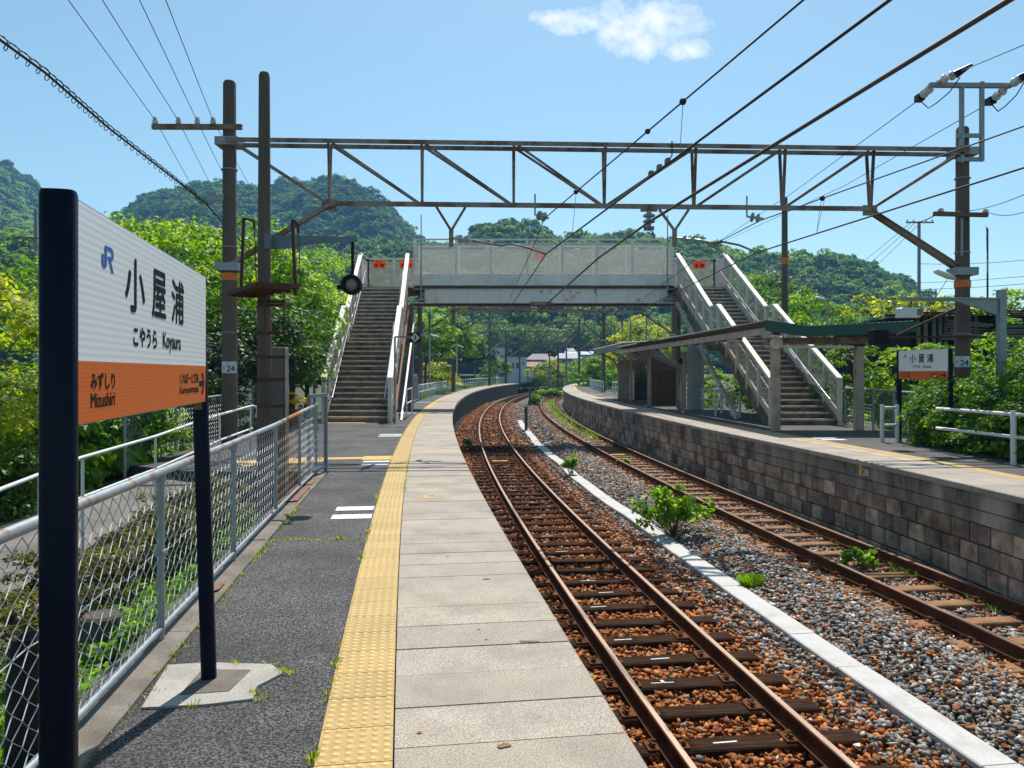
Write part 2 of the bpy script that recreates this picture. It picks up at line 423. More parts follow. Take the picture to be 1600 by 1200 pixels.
# ------------------------------------------------------------------ ballast stones
def stones(name, S, O, size, tint, label, zoff=0.0, sub=True):
    N = len(S); th = np.interp(S, _s, _t)
    x = np.interp(S, _s, _X)+O*np.cos(th); y = np.interp(S, _s, _Y)-O*np.sin(th)
    z = np.array([bedz(o) for o in O])+zoff
    if False:
        g = (1+5**.5)/2
        base = np.array([(-1, g, 0), (1, g, 0), (-1, -g, 0), (1, -g, 0), (0, -1, g), (0, 1, g), (0, -1, -g), (0, 1, -g), (g, 0, -1), (g, 0, 1), (-g, 0, -1), (-g, 0, 1)])/1.9
        F = np.array([(0, 11, 5), (0, 5, 1), (0, 1, 7), (0, 7, 10), (0, 10, 11), (1, 5, 9), (5, 11, 4), (11, 10, 2), (10, 7, 6), (7, 1, 8), (3, 9, 4), (3, 4, 2), (3, 2, 6), (3, 6, 8), (3, 8, 9), (4, 9, 5), (2, 4, 11), (6, 2, 10), (8, 6, 7), (9, 8, 1)])
    else:
        base = np.array([(-1, -1, -1), (1, -1, -1), (1, 1, -1), (-1, 1, -1), (-.35, -.7, 1), (.6, -.5, 1), (.5, .45, 1.1), (-.6, .5, .8)])/1.3
        F = np.array([(3, 2, 1, 0), (4, 5, 6, 7), (0, 1, 5, 4), (1, 2, 6, 5), (2, 3, 7, 6), (3, 0, 4, 7)])
    k = len(base)
    P = base[None]*(1+rng.uniform(-.42, .30, (N, k, 3)))+rng.uniform(-.22, .22, (N, k, 3))
    P = P*(size[:, None, None]/2)*rng.uniform(.5, 1.35, (N, 1, 3))
    a = rng.uniform(0, 2*np.pi, N); b = rng.uniform(0, 2*np.pi, N)
    ca, sa, cb, sb = np.cos(a)[:, None], np.sin(a)[:, None], np.cos(b)[:, None], np.sin(b)[:, None]
    X1 = P[..., 0]; Y1 = P[..., 1]*cb-P[..., 2]*sb; Z1 = P[..., 1]*sb+P[..., 2]*cb
    P = np.stack([X1*ca-Y1*sa, X1*sa+Y1*ca, Z1*0.8], -1)
    P += np.stack([x, y, z], -1)[:, None]
    Fa = (F[None]+np.arange(N)[:, None, None]*k).reshape(-1, F.shape[1])
    o = raw(name, P.reshape(-1, 3), Fa, M_stone, tint=np.repeat(tint, k, 0))
    return tag(o, label, kind='stuff')
def rustmix(O, s):
    """how rusty the ballast is at this offset"""
    p = np.zeros_like(O)
    p = np.where(O < 3.75, 0.96, p)
    p = np.where((O >= 3.5) & (O < 4.3), 0.93-(O-3.5)/0.8*0.72, p)
    p = np.where((O >= 4.3) & (O < 5.7), 0.16, p)
    p = np.where((O >= 5.7) & (O < 6.15), 0.45, p)
    p = np.where((O >= 6.15) & (O < 6.35), 0.75, p)
    p = np.where((O >= 6.35) & (O < 7.1), 0.15, p)
    p = np.where((O >= 7.1) & (O < 7.9), 0.6, p)
    return p
def tints(N, O, S):
    rust = rng.random(N) < rustmix(O, S)
    h = rng.random(N)[:, None]; l = rng.uniform(0.4, 1.45, N)[:, None]
    cr = np.array([0.26, 0.070, 0.016])*(1-h)+np.array([0.46, 0.185, 0.055])*h
    h2 = rng.random(N)[:, None]
    cg = np.array([0.19, 0.20, 0.22])*(1-h2)+np.array([0.37, 0.335, 0.28])*h2
    wt = rng.random(N) < 0.07; cg[wt] = (0.55, 0.54, 0.51)
    tn = rng.random(N) < 0.18; cg[tn] = (0.30, 0.20, 0.12)
    dim = np.where((O > 3.3) & (O < 4.3), 1.15, 1.0)[:, None]
    return np.where(rust[:, None], cr*l*dim, cg*l)
def field(s0, s1, o0, o1, dens):
    N = int((s1-s0)*(o1-o0)*dens); return rng.uniform(s0, s1, N), rng.uniform(o0, o1, N)
bands = [(3.5, 9, 0.95, 4.28, 760, .060), (9, 16, 0.95, 4.28, 640, .060), (16, 30, 0.95, 4.28, 360, .068), (3.5, 9, 4.5, 7.95, 680, .058), (9, 17, 4.5, 8.15, 600, .060), (17, 30, 4.5, 8.15, 360, .068)]
A = [field(a, b, c, d, e)+(f,) for a, b, c, d, e, f in bands]
S_ = np.concatenate([a[0] for a in A]); O_ = np.concatenate([a[1] for a in A])
Z_ = np.concatenate([np.full(len(a[0]), a[2]) for a in A])*rng.uniform(0.6, 1.35, len(S_))
near = S_ < 11
T_ = tints(len(S_), O_, S_)
grey = (O_ > 4.6) & (O_ < 6.0); lift = np.where(grey, rng.uniform(0.0, 0.03, len(S_)), rng.uniform(-.060, -.006, len(S_)))
for nm, msk, lb in (('ballast', O_ < 4.4, 'rust brown crushed stone ballast around the near track'), ('ballast', O_ >= 4.4, 'grey crushed stone ballast heaped beyond the white cable trough')):
    Sm, Om, Zm, Tm, Lm, nr = S_[msk], O_[msk], Z_[msk], T_[msk], lift[msk], near[msk]
    o = stones('ballast', Sm[nr], Om[nr], Zm[nr], Tm[nr], lb, Lm[nr])
    q = stones('ballast', Sm[~nr], Om[~nr], Zm[~nr], Tm[~nr], lb+', farther stretch', Lm[~nr], sub=False)
S2, O2 = field(30, 75, 0.95, 8.2, 45); stones('ballast', S2, O2, rng.uniform(.08, .15, len(S2)), tints(len(S2), O2, S2)*.9, 'ballast of both tracks curving away under the bridge', 0, sub=False)

# ------------------------------------------------------------------ tracks
def rail_profile(c):
    """rail section: head top at RAIL_Z, foot below"""
    z = RAIL_Z
    return ([(c-.060, z-.150), (c+.060, z-.150), (c+.060, z-.140), (c+.012, z-.122), (c+.008, z-.045), (c+.032, z-.034), (c+.032, z-.012), (c+.0275, z-.006), (c-.0275, z-.006), (c-.032, z-.012), (c-.032, z-.034), (c-.008, z-.045), (c-.012, z-.122), (c-.060, z-.140)],
            [(c-.0275, z-.0055), (c+.0275, z-.0055), (c+.022, z), (c-.022, z)])
def sleeper_mesh(w, ln, h):
    m_ = MB(); m_.bev((0, 0, -h/2), (ln, w, h), 0.012); return m_
def clip_mesh(kind, sides=(-1, 1)):
    m_ = MB()
    for side in sides:
        rx = side*0.565
        if kind == 'plate':
            m_.bev((rx, 0, 0.010), (0.34, 0.17, 0.02), 0.004)
            for q in (-1, 1):
                m_.lathe((rx+q*0.095, 0.045, 0.02), [(0.016, 0), (0.016, 0.022), (0.009, 0.03)], 6)
                m_.lathe((rx+q*0.125, -0.045, 0.02), [(0.018, 0), (0.018, 0.02), (0.012, 0.035)], 6)
                m_.tube([(rx+q*0.10, -0.05, 0.04), (rx+q*0.14, -0.03, 0.055), (rx+q*0.14, 0.02, 0.05), (rx+q*0.08, 0.03, 0.035)], 0.010, 5)
        else:
            m_.bev((rx, 0, 0.008), (0.30, 0.15, 0.016), 0.004)
            for q in (-1, 1):
                m_.tube([(rx+q*0.075, -0.03, 0.035), (rx+q*0.095, -0.045, 0.06), (rx+q*0.13, -0.035, 0.062), (rx+q*0.14, 0.0, 0.058), (rx+q*0.12, 0.03, 0.055), (rx+q*0.08, 0.035, 0.035)], 0.011, 6)
                m_.lathe((rx+q*0.112, 0, 0.016), [(0.022, 0), (0.022, 0.03), (0.012, 0.05)], 6)
    return m_
def make_track(c, label, step, m_s, m_hd, kind, marks, zlift, group, ln):
    root = thing('railway_track', label, 'railway track', line(6, c, 0))
    stn = stations(-3, 172, 0.8, 2.0)
    for sd in (-0.565, 0.565):
        foot, hd = rail_profile(c+sd)
        r_ = sweep(MB(), foot, stn).build('rail', M_rust_rail, root, auto=40)
        sweep(MB(), hd, stn).build('running_surface', m_hd, r_)
    ztop = RAIL_Z-.150-.02
    mesh = sleeper_mesh(0.22, ln, 0.14).build('sleeper', m_s, root); first = True
    clips = [clip_mesh(kind, (sd,)).build('rail_fastening', M_clip, mesh) for sd in (-1, 1)]
    inv = root.matrix_basis.inverted()
    s = 3.4; i = 0
    rest = MB()
    while s < 120:
        p = line(s, c+rnd.uniform(-.03, .03), ztop+zlift+0.01); a = -head(s)+rnd.uniform(-.012, .012)
        if i < 98:
            o = mesh if i == 0 else mesh.copy(); qs = clips if i == 0 else [c_.copy() for c_ in clips]
            if i: COL.objects.link(o); [COL.objects.link(q) for q in qs]
            o.parent = root; o.matrix_parent_inverse = inv; o.location = p; o.rotation_euler = (0, 0, a)
            for q in qs: q.parent = o; q.matrix_parent_inverse = Matrix.Identity(4)
            if i in marks:
                w_ = MB(); x = rnd.uniform(-.25, .1)
                if marks[i] == 1: w_.box((x, 0, 0.002), (0.22, 0.012, 0.004)); w_.box((x+.01, 0.03, 0.002), (0.03, 0.06, 0.004), rz=.2)
                else: w_.box((x, 0.0, 0.002), (0.2, 0.018, 0.004), rz=0.03)
                me = w_.build('paint_mark', M_white, None); me.parent = o; me.matrix_parent_inverse = Matrix.Identity(4)
        else:
            rest.box(p-Vector((0, 0, 0.07)), (ln, 0.22, 0.14), rz=a)
        s += step; i += 1
    if rest.v: tag(rest.build('sleeper', m_s, root), kind='stuff')
    return root
tr1 = make_track(TRACK_L, 'brown rusted railway track on dark wooden sleepers beside the near platform', 0.60, M_sleep, M_head, 'plate',
           {2: 2, 3: 1, 4: 2, 6: 1, 7: 2, 8: 2, 10: 2, 11: 2, 12: 1, 15: 2, 17: 2, 20: 2, 23: 1, 26: 2, 27: 2, 31: 2, 34: 1, 38: 2}, 0.0, 't', 2.1)
tr2 = make_track(TRACK_R, 'rusted railway track on pale tan sleepers below the far platform', 0.70, M_sleep2, M_head2, 'ring', {}, 0.004, 't', 2.0)
for trk, c, s, mm in ((tr1, TRACK_L, 24.6, 0), (tr2, TRACK_R, 26.2, 0), (tr1, TRACK_L, 47, 0)):
    b_ = MB(); b_.bev((0, 0, 0), (0.5, 0.16, 0.06), 0.02)
    o = b_.build('yellow_marker_block', mat('marker_yellow', (0.75, 0.33, 0.02), 0.6, vary=0.1), trk)
    o.location = line(s, c-.15, RAIL_Z-0.08); o.rotation_euler = (0, 0, -head(s))
    o.name = 'balise'

# ------------------------------------------------------------------ white cable trough
ct = thing('cable_trough', 'long white concrete cable trough snaking between the two tracks', 'cable trough', line(6, 4.47, 0))
TC, TZ = 4.44, EYE-2.916
def wob(s): return 0.035*math.sin(s*0.55)+0.02*math.sin(s*1.31+1) if s > 12 else 0.0
lid = MB(); body = MB(); s = 3.2; k = 0
while s < 47.0:
    e = min(s+0.98, 47); j = rnd.uniform(-.006, .006); w = .155; zz = TZ+rnd.uniform(-.003, .003)
    pr = [(TC-w+j, zz-.055), (TC+w+j, zz-.055), (TC+w+j, zz-.012), (TC+w-.012+j, zz), (TC-w+.012+j, zz), (TC-w+j, zz-.012)]
    sweep(lid, pr, [s+.004, (s+e)/2, e-.004], offs=wob)
    pr = [(TC-w+.015, zz-.25), (TC+w-.015, zz-.25), (TC+w-.015, zz-.058), (TC-w+.015, zz-.058)]
    sweep(body, pr, [s+.002, (s+e)/2, e-.002], offs=wob)
    s = e; k += 1
tag(lid.build('lid', M_trough, ct), kind='stuff')
tag(body.build('trough_body', mat('trough_side', (0.42, 0.41, 0.40), 0.85, vary=0.1, scale=4, bump=0.15), ct), kind='stuff')

# ------------------------------------------------------------------ near platform
pl = thing('station_platform', 'near station platform of grey asphalt with pale edge slabs and a yellow tactile strip', 'platform', (0, 6, 0)); pl['kind'] = 'structure'
END_L = 105.0
mb = MB(); stn = stations(-4, END_L, 0.8, 2.0)
sweep(mb, [(EDGE_L-.10, -1.7), (EDGE_L-.10, -.14), (EDGE_L-.6, -.14), (EDGE_L-.6, -1.7)], stn); mb.build('wall', mat('dark_old_concrete', (0.11, 0.09, 0.078), 0.95, vary=0.35, scale=3, bump=0.6, bscale=25, dark=(0.04, 0.035, 0.03), darkamt=0.8, dscale=2), pl)
# edge slabs, one after the other, with open joints
mb = MB(); s = 0.9; k = 0
while s < END_L:
    d = 0.367 if s < 45 else 1.2
    f = rnd.uniform(0.93, 1.05); tt = (f, f*rnd.uniform(.975, 1.0), f*rnd.uniform(.94, 1.0)); z = rnd.uniform(-.002, .002); g_ = 0.008
    e = s+d-g_
    pr = [(0.006, -.13), (EDGE_L, -.13), (EDGE_L, -.012+z), (EDGE_L-.012, z), (0.006, z)]
    sweep(mb, pr, [s, e] if d < 1 else [s, (s+e)/2, e], tint=tt)
    s += d; k += 1
tag(mb.build('edge_slab', M_slab, pl), kind='stuff')
mb = MB(); sweep(mb, [(0.0, -.2), (EDGE_L-.1, -.2), (EDGE_L-.1, -.03), (0.0, -.03)], stn)
mb.build('joint_bed', mat('joint_dirt', (0.02, 0.016, 0.012), 0.95), pl)
# tactile tiles with raised domes
tile = MB(); dome = MB(); s = 0.9
while s < END_L:
    d = 0.30 if s < 60 else 0.9; f = rnd.uniform(.9, 1.06); e = s+d-.006
    sweep(tile, [(-.297, -.12), (-.001, -.12), (-.001, .002), (-.297, .002)], [s, e], tint=(f, f, f))
    if s < 32:
        for i in range(6):
            for j in range(6):
                p = line(s+.025+i*.05, -.272+j*.0495, .002); r = .0185
                vs = []; nn = 8 if s < 12 else 5
                for rr, zz in ((r, 0), (r*.62, .0045)):
                    vs += [(p.x+rr*math.cos(2*math.pi*q/nn), p.y+rr*math.sin(2*math.pi*q/nn), p.z+zz) for q in range(nn)]
                dome.add(vs, [tuple(range(nn, 2*nn))]+[(q, (q+1) % nn, nn+(q+1) % nn, nn+q) for q in range(nn)], (f*1.06,)*3)
    s += d
ts = tag(tile.build('tactile_strip', M_tact, pl), kind='stuff')
tag(dome.build('tactile_dome', mat('tactile_dome_yellow', (0.60, 0.42, 0.14), 0.7, vary=.14, scale=4, attr='tint', dark=(.45, .32, .13), darkamt=.5, dscale=3), ts), kind='stuff')
# asphalt: along the fence, then widening in front of the stairs
mb = MB()
sweep(mb, [(-1.16, -.5), (-.30, -.5), (-.30, -.003), (-1.16, -.003)], stations(-3, 11.9, 1.0, 1.0))
mb.build('asphalt', M_asph, pl)
poly = [line(s, -.30) for s in np.arange(11.9, 25.0, 1.0)]+[line(25, -.30)]
polyl = [Vector((-7.6, 25.2, 0)), Vector((-7.6, 13.2, 0)), Vector((-4.9, 11.7, 0)), line(11.9, -1.16)]
mb = MB(); mb.prism([(p.x, p.y) for p in poly+polyl], -.5, -.003); mb.build('asphalt', M_asph, pl)
mb = MB(); sweep(mb, [(-1.35, -.5), (-.30, -.5), (-.30, -.003), (-1.35, -.003)], stations(25, END_L, 1.5, 3)); mb.build('asphalt', M_asph, pl)
# kerb under the fence
mb = MB(); s = 1.0
while s < 11.5:
    e = min(s+1.2, 11.6); z = rnd.uniform(-.006, .006)
    sweep(mb, [(-1.42, -.6), (-1.16, -.6), (-1.16, .018+z), (-1.18, .028+z), (-1.41, .03+z), (-1.42, .02+z)], [s, (s+e)/2, e-.006]); s = e
mb.build('kerb', M_kerb, pl)
mb = MB()
for a_, b_, o0, o1 in ((8.9, 10.1, -1.40, -1.19), (5.3, 5.6, -1.25, -1.19), (10.2, 10.6, -1.38, -1.2)):
    mb.add([line(a_, o0, .040), line(a_+.1, o1, .040), line(b_, o1, .040), line(b_-.15, o0, .040)], [(0, 1, 2, 3)])
mb.build('rust_stain', mat('rust_stain', (.22, .085, .035), .9, vary=.35, scale=9, dark=(.19, .16, .13), darkamt=.95, dscale=7, dthr=.5), pl)
# painted boarding marks, yellow guide path and the numbers at the edge
def strip(mb_, s0, s1, o0, o1, z=0.004, n=3):
    ss_ = np.linspace(s0, s1, n); vs = []
    for s_ in ss_: vs += [line(s_, o0, z), line(s_, o1, z)]
    return mb_.add(vs, [(2*i, 2*i+1, 2*i+3, 2*i+2) for i in range(n-1)])
mb = MB()
for s0 in (8.02, 8.50): strip(mb, s0, s0+.24, -.72, -.31, .002)
for s0 in (12.62, 13.02): strip(mb, s0, s0+.2, -.75, -.31, .002)
for s0 in (18.2, 18.65): strip(mb, s0, s0+.22, -.85, -.31, .002)
for s0 in (28.2, 28.8, 38.8): strip(mb, s0, s0+.35, -1.1, -.36, .002)
mb.build('boarding_mark', M_white, pl)
mb = MB()
strip(mb, 13.36, 13.96, -.80, -.30, .003)
def ptile(x0, y0, x1, y1, w):
    a, b = Vector((x0, y0, .003)), Vector((x1, y1, .003)); d = (b-a).normalized(); n_ = Vector((-d.y, d.x, 0))*w/2
    mb.add([a-n_, b-n_, b+n_, a+n_], [(0, 1, 2, 3)])
pm = line(13.66, -.80)
ptile(pm.x, pm.y, -3.35, 13.35, .30); ptile(-3.3, 13.3, -4.5, 12.6, .75); ptile(-4.4, 13.0, -5.0, 22.9, .0001)
ptile(-4.35, 22.85, -6.1, 22.95, .3)
mb.build('guide_path', mat('guide_yellow', (0.62, 0.40, 0.10), .8, vary=.1, scale=3, dark=(.3, .22, .1), darkamt=.5, dscale=3), pl)
mb = MB()
for s_ in (9.35,):
    c_ = line(s_, .33, .0035)
    for a in range(10): 
        t0, t1 = a*.5-.3, (a+1)*.5-.3
        r0, r1 = .05, .085
        mb.add([c_+Vector((r0*math.cos(t0)*1.1, r0*math.sin(t0)*1.5, 0)), c_+Vector((r1*math.cos(t0)*1.1, r1*math.sin(t0)*1.5, 0)), c_+Vector((r1*math.cos(t1)*1.1, r1*math.sin(t1)*1.5, 0)), c_+Vector((r0*math.cos(t1)*1.1, r0*math.sin(t1)*1.5, 0))], [(0, 1, 2, 3)])
    mb.add([c_+Vector((-.14, -.16, 0)), c_+Vector((.16, -.16, 0)), c_+Vector((.16, -.12, 0)), c_+Vector((-.14, -.12, 0))], [(0, 1, 2, 3)])
mb.build('faded_edge_number', M_ypaint, pl)
M_stain = mat('rust_spot', (.24, .12, .06), .9, vary=.3, scale=12)
mb = MB()
for (px_s, py_s, rx, ry) in ((827, 1003, .055, .014), (787, 1166, .028, .02), (748, 984, .010, .010), (760, 1000, .012, .006), (700, 870, .02, .008), (655, 1145, .012, .01), (760, 905, .03, .01)):
    Yq = EYE*FPX/(py_s-HOR); c0 = Vector(((px_s-800)/FPX*Yq, Yq, .0042)); n0 = 11; f0 = [rnd.uniform(.6, 1.25) for _ in range(n0)]
    mb.add([c0+Vector((rx*f0[k]*math.cos(2*math.pi*k/n0), ry*f0[k]*math.sin(2*math.pi*k/n0), 0)) for k in range(n0)], [tuple(range(n0))])
tag(mb.build('stain', M_stain, pl), kind='stuff')
mb = MB(); strip(mb, 14.4, 14.75, .04, EDGE_L-.03, .004, 2); mb.build('faded_yellow_band', mat('faded_yellow', (0.47, 0.36, 0.2), 0.85, vary=0.12, scale=5, dark=(0.38, 0.33, 0.27), darkamt=0.9, dscale=5, dthr=.48), pl)

# ------------------------------------------------------------------ far platform with its block wall
pr_ = thing('station_platform', 'far station platform on a wall of weathered grey brown blocks', 'platform', (7, 14, 0)); pr_['kind'] = 'structure'
stn = stations(4, 118, 0.8, 2.0)
mb = MB(); sweep(mb, [(EDGE_R+.10, -1.8), (EDGE_R+.10, -.10), (EDGE_R+.8, -.10), (EDGE_R+.8, -1.8)], stn, offs=edR); mb.build('wall_core', M_mortar, pr_)
mb = MB(); s = 4.0
while s < 118:
    d = 0.6 if s < 50 else 1.5; f = rnd.uniform(.85, 1.08); e = min(118, s+d)-.006
    sweep(mb, [(EDGE_R, -.085), (EDGE_R+1.0, -.085), (EDGE_R+1.0, 0), (EDGE_R+.012, 0), (EDGE_R, -.012)], [s, e], tint=(f, f, f*.98), offs=edR); s += d
tag(mb.build('edge_slab', M_slab, pr_), kind='stuff')
mb = MB(); s = 4.0
while s < 118:
    d = 3.0; e = min(118, s+d)-.012
    sweep(mb, [(EDGE_R+.05, -.31), (EDGE_R+.3, -.31), (EDGE_R+.3, -.088), (EDGE_R+.05, -.088)], list(np.linspace(s, e, 4)), offs=edR)
    sweep(mb, [(EDGE_R+.065, -.50), (EDGE_R+.3, -.50), (EDGE_R+.3, -.325), (EDGE_R+.065, -.325)], list(np.linspace(s+.4, min(118, e+.4), 4)), offs=edR); s += d
mb.build('edge_beam', M_beamc, pr_)
mb = MB(); rows = [(-.78, -.515), (-1.05, -.795), (-1.32, -1.065), (-1.60, -1.335)]
for ri, (z0, z1) in enumerate(rows):
    s = 4.0+(ri % 2)*.22
    while s < 100:
        d = (.43+rnd.uniform(-.03, .03)) if s < 55 else 1.3
        f = rnd.uniform(.45, 1.35); w_ = rnd.uniform(.95, 1.05); tt = (f*w_, f, f*rnd.uniform(.92, 1.06)); if_ = rnd.uniform(-.012, .012)
        o0 = EDGE_R+.075+if_; e = s+d-.026; b = .018
        vs = []
        for (ss_, zz, oo) in ((s, z0, o0+b), (e, z0, o0+b), (e, z1, o0+b), (s, z1, o0+b), (s+b, z0+b, o0), (e-b, z0+b, o0), (e-b, z1-b, o0), (s+b, z1-b, o0), (s, z0, o0+.2), (e, z0, o0+.2), (e, z1, o0+.2), (s, z1, o0+.2)):
            vs.append(line(ss_, oo+edR(ss_), zz))
        mb.add(vs, [(4, 5, 6, 7), (0, 1, 5, 4), (1, 2, 6, 5), (2, 3, 7, 6), (3, 0, 4, 7), (0, 8, 9, 1), (1, 9, 10, 2), (2, 10, 11, 3), (3, 11, 8, 0)], tt)
        s += d
tag(mb.build('wall_block', M_block, pr_), kind='stuff')
mb = MB(); sweep(mb, [(EDGE_R+1.0, -.5), (EDGE_R+1.3, -.5), (EDGE_R+1.3, .002), (EDGE_R+1.0, .002)], stn, offs=edR, tint=(.95, .95, .95)); mb.build('tactile_strip', M_tact, pr_)
M_asph2 = mat('old_asphalt', (0.10, 0.095, 0.09), 0.92, vary=0.22, scale=1.3, speck=0.4, speckscale=120, bump=0.5, bscale=120, dark=(0.05, 0.042, 0.036), darkamt=0.7, dscale=1.1)
mb = MB(); sweep(mb, [(EDGE_R+1.3, -.6), (EDGE_R+4.6, -.6), (EDGE_R+4.6, -.003), (EDGE_R+1.3, -.003)], stations(4, 60, 1.0, 3.0), offs=edR); mb.build('asphalt', M_asph2, pr_)
mb = MB(); sweep(mb, [(EDGE_R+1.3, -.6), (EDGE_R+2.8, -.6), (EDGE_R+2.8, -.003), (EDGE_R+1.3, -.003)], stations(60, 118, 2.0, 3.0), offs=edR); mb.build('asphalt', M_asph2, pr_)
mb = MB()
def stripR(s0, s1, o0, o1, z=.004):
    mb.add([line(s0, o0+edR(s0), z), line(s0, o1+edR(s0), z), line(s1, o1+edR(s1), z), line(s1, o0+edR(s1), z)], [(0, 1, 2, 3)])
for s0, d in ((16.2, .22), (16.6, .22)): stripR(s0, s0+d, EDGE_R+1.34, EDGE_R+1.9, .002)
for s0 in (46, 52, 58): stripR(s0, s0+.4, EDGE_R+1.34, EDGE_R+2.1, .002)
mb.build('boarding_mark', M_white, pr_)
mb = MB()
for k in range(16):
    stripR(12+k*.8, 12.72+k*.8, EDGE_R+.70, EDGE_R+.95, .0035)
mb.build('faded_yellow_line', mat('faded_line', (0.50, 0.37, 0.19), 0.85, vary=0.12, scale=5, dark=(0.40, 0.35, 0.29), darkamt=0.9, dscale=4, dthr=.46), pr_)
# yellow stop marks with their stencilled number on the wall
M_ysign = mat('mark_yellow', (0.75, 0.45, 0.02), 0.6, vary=0.12, scale=12)
marks_R = []
for i, s0 in enumerate((12.42, 19.2, 24.9)):
    q = MB(); oo = EDGE_R+edR(s0)+.045
    a = [line(s0-.045, oo, -.27), line(s0+.045, oo, -.27), line(s0+.045, oo, -.095), line(s0-.045, oo, -.095)]
    t_ = head(s0); nrm = Vector((-math.cos(t_), math.sin(t_), 0)); q.plate(a, .006, nrm)
    q.plate([line(s0-.035, oo-.05, -.012), line(s0+.035, oo-.05, -.012), line(s0+.035, oo-.05, .012), line(s0-.035, oo-.05, .012)], .02, nrm)
    q.build('stop_mark', M_ysign, pr_)
    marks_R.append((s0, oo))

# side embankments, the garden strip behind the fence and the ramp path
mb = MB()
for s in stations(-6, 160, 2.0, 6.0):
    for o, z in ((-70, -1.2), (-40, -1.1), (-20, -1.0), (-12, -.95), (-8.5, -.9), (-5.6, -.75)): mb.v.append(line(s, o, z if s < 24 or o < -9 else -.6))
n = 6
for i in range(len(mb.v)//n-1):
    for k in range(n-1): mb.f.append((i*n+k, i*n+k+1, (i+1)*n+k+1, (i+1)*n+k))
tag(mb.build('verge', M_ground, smooth=True), 'grassy ground beside the near platform', kind='structure')
mb = MB()
for s in stations(25.5, 160, 2.0, 6.0):
    for o, z in ((-7.0, -.58), (-3.0, -.35), (-1.36, -.08)): mb.v.append(line(s, o, z))
for i in range(len(mb.v)//3-1):
    for k in range(2): mb.f.append((i*3+k, i*3+k+1, (i+1)*3+k+1, (i+1)*3+k))
tag(mb.build('verge', M_ground), 'grassy strip behind the white platform fence', kind='structure')
mb = MB()
for s in stations(-6, 160, 2.0, 6.0):
    for o, z in ((12.3, -.35), (16, -.2), (25, 0.0), (60, 0.6), (100, 1.0)): mb.v.append(line(s, o if s < 100 or o < 60 else 60, z))
for i in range(len(mb.v)//5-1):
    for k in range(4): mb.f.append((i*5+k, i*5+k+1, (i+1)*5+k+1, (i+1)*5+k))
tag(mb.build('verge', M_ground, smooth=True), 'grassy ground behind the far platform', kind='structure')
def rampz(Y): return float(np.interp(Y, [0, 2, 7, 13.2, 30], [-1.25, -1.05, -.57, -.02, -.02]))
mb = MB()
RX0 = [(-4.75, -6.3)]
Ys = np.arange(-1, 13.4, .6)
for Y in Ys:
    for x in (-5.95, -4.60): mb.v.append(Vector((x+(.35 if Y < 0 else 0), Y, rampz(Y))))
for i in range(len(Ys)-1): mb.f.append((2*i, 2*i+1, 2*i+3, 2*i+2))
tag(mb.build('path', mat('ramp_concrete', (0.20, 0.185, 0.17), 0.93, vary=0.25, scale=2.5, bump=0.4, bscale=60, speck=.25, dark=(0.10, 0.085, 0.07), darkamt=0.7, dscale=1.3)), 'grey concrete ramp path running down behind the fence', kind='structure')
mb = MB()
Ys = np.arange(-1, 13.4, .6)
for Y in Ys:
    q = line(sY(Y), -1.40)
    for f in (0, .25, .5, .75, 1.0):
        x = q.x*(1-f)+(-4.62)*f; z = -.10*(1-f)+(rampz(Y)-.06)*f-.35*math.sin(math.pi*f)**.7
        mb.v.append(Vector((x, Y, z)))
for i in range(len(Ys)-1):
    for k in range(4): mb.f.append((5*i+k, 5*i+k+1, 5*i+k+6, 5*i+k+5))
tag(mb.build('garden_bed', M_soil, smooth=True), 'dark planted soil between the fence and the ramp', kind='structure')
def gardz(x, Y):
    q = line(sY(Y), -1.40); f = min(1, max(0, (x-q.x)/(-4.62-q.x)))
    return -.10*(1-f)+(rampz(Y)-.06)*f-.35*math.sin(math.pi*f)**.7
mb = MB()
Ys = np.arange(-1, 26, 1.5)
for Y in Ys:
    for x, dz in ((-5.93, -.03), (-7.2, -.25), (-9, -.45), (-13, -.6)): mb.v.append(Vector((x if Y < 13 or x < -7 else -7.55, Y, rampz(Y)*.6+dz-.05)))
for i in range(len(Ys)-1):
    for k in range(3): mb.f.append((4*i+k, 4*i+k+1, 4*i+k+5, 4*i+k+4))
tag(mb.build('bank', M_soil, smooth=True), 'planted bank beyond the ramp', kind='structure')
# ------------------------------------------------------------------ materials for the structures
M_cream = mat('cream_paint', (0.80, 0.735, 0.65), 0.6, vary=0.06, scale=2.5, dark=(0.27, 0.21, 0.15), darkamt=0.55, dscale=2.5, dthr=.56, bump=.05)
M_cream_d = mat('cream_paint_stained', (0.70, 0.61, 0.52), 0.7, vary=0.1, scale=2.0, rust=(0.22, 0.10, 0.045), rustamt=.25, rscale=1.6, dark=(0.2, 0.15, 0.11), darkamt=.7, dscale=1.4)
M_bwhite = mat('bridge_grey_white', (0.80, 0.77, 0.73), 0.6, vary=0.06, scale=1.5, dark=(0.25, 0.23, 0.21), darkamt=0.5, dscale=1.2, dthr=.56)
M_stepc = mat('step_concrete', (0.21, 0.165, 0.13), 0.92, vary=0.25, scale=2.5, bump=.4, bscale=50, dark=(0.045, 0.036, 0.03), darkamt=.8, dscale=2.0)
M_nose = mat('step_nosing', (0.66, 0.58, 0.48), 0.8, vary=0.15, scale=6, dark=(0.2, 0.16, 0.13), darkamt=.6, dscale=5)
M_string = mat('stringer_concrete', (0.24, 0.18, 0.135), 0.92, vary=0.25, scale=2.0, bump=.4, bscale=40, dark=(0.055, 0.045, 0.035), darkamt=.8, dscale=1.5)
M_deckedge = mat('deck_edge', (0.085, 0.06, 0.045), 0.92, vary=0.35, scale=1.5, bump=.4, rust=(0.11, 0.06, 0.035), rustamt=.4, rscale=2.0)
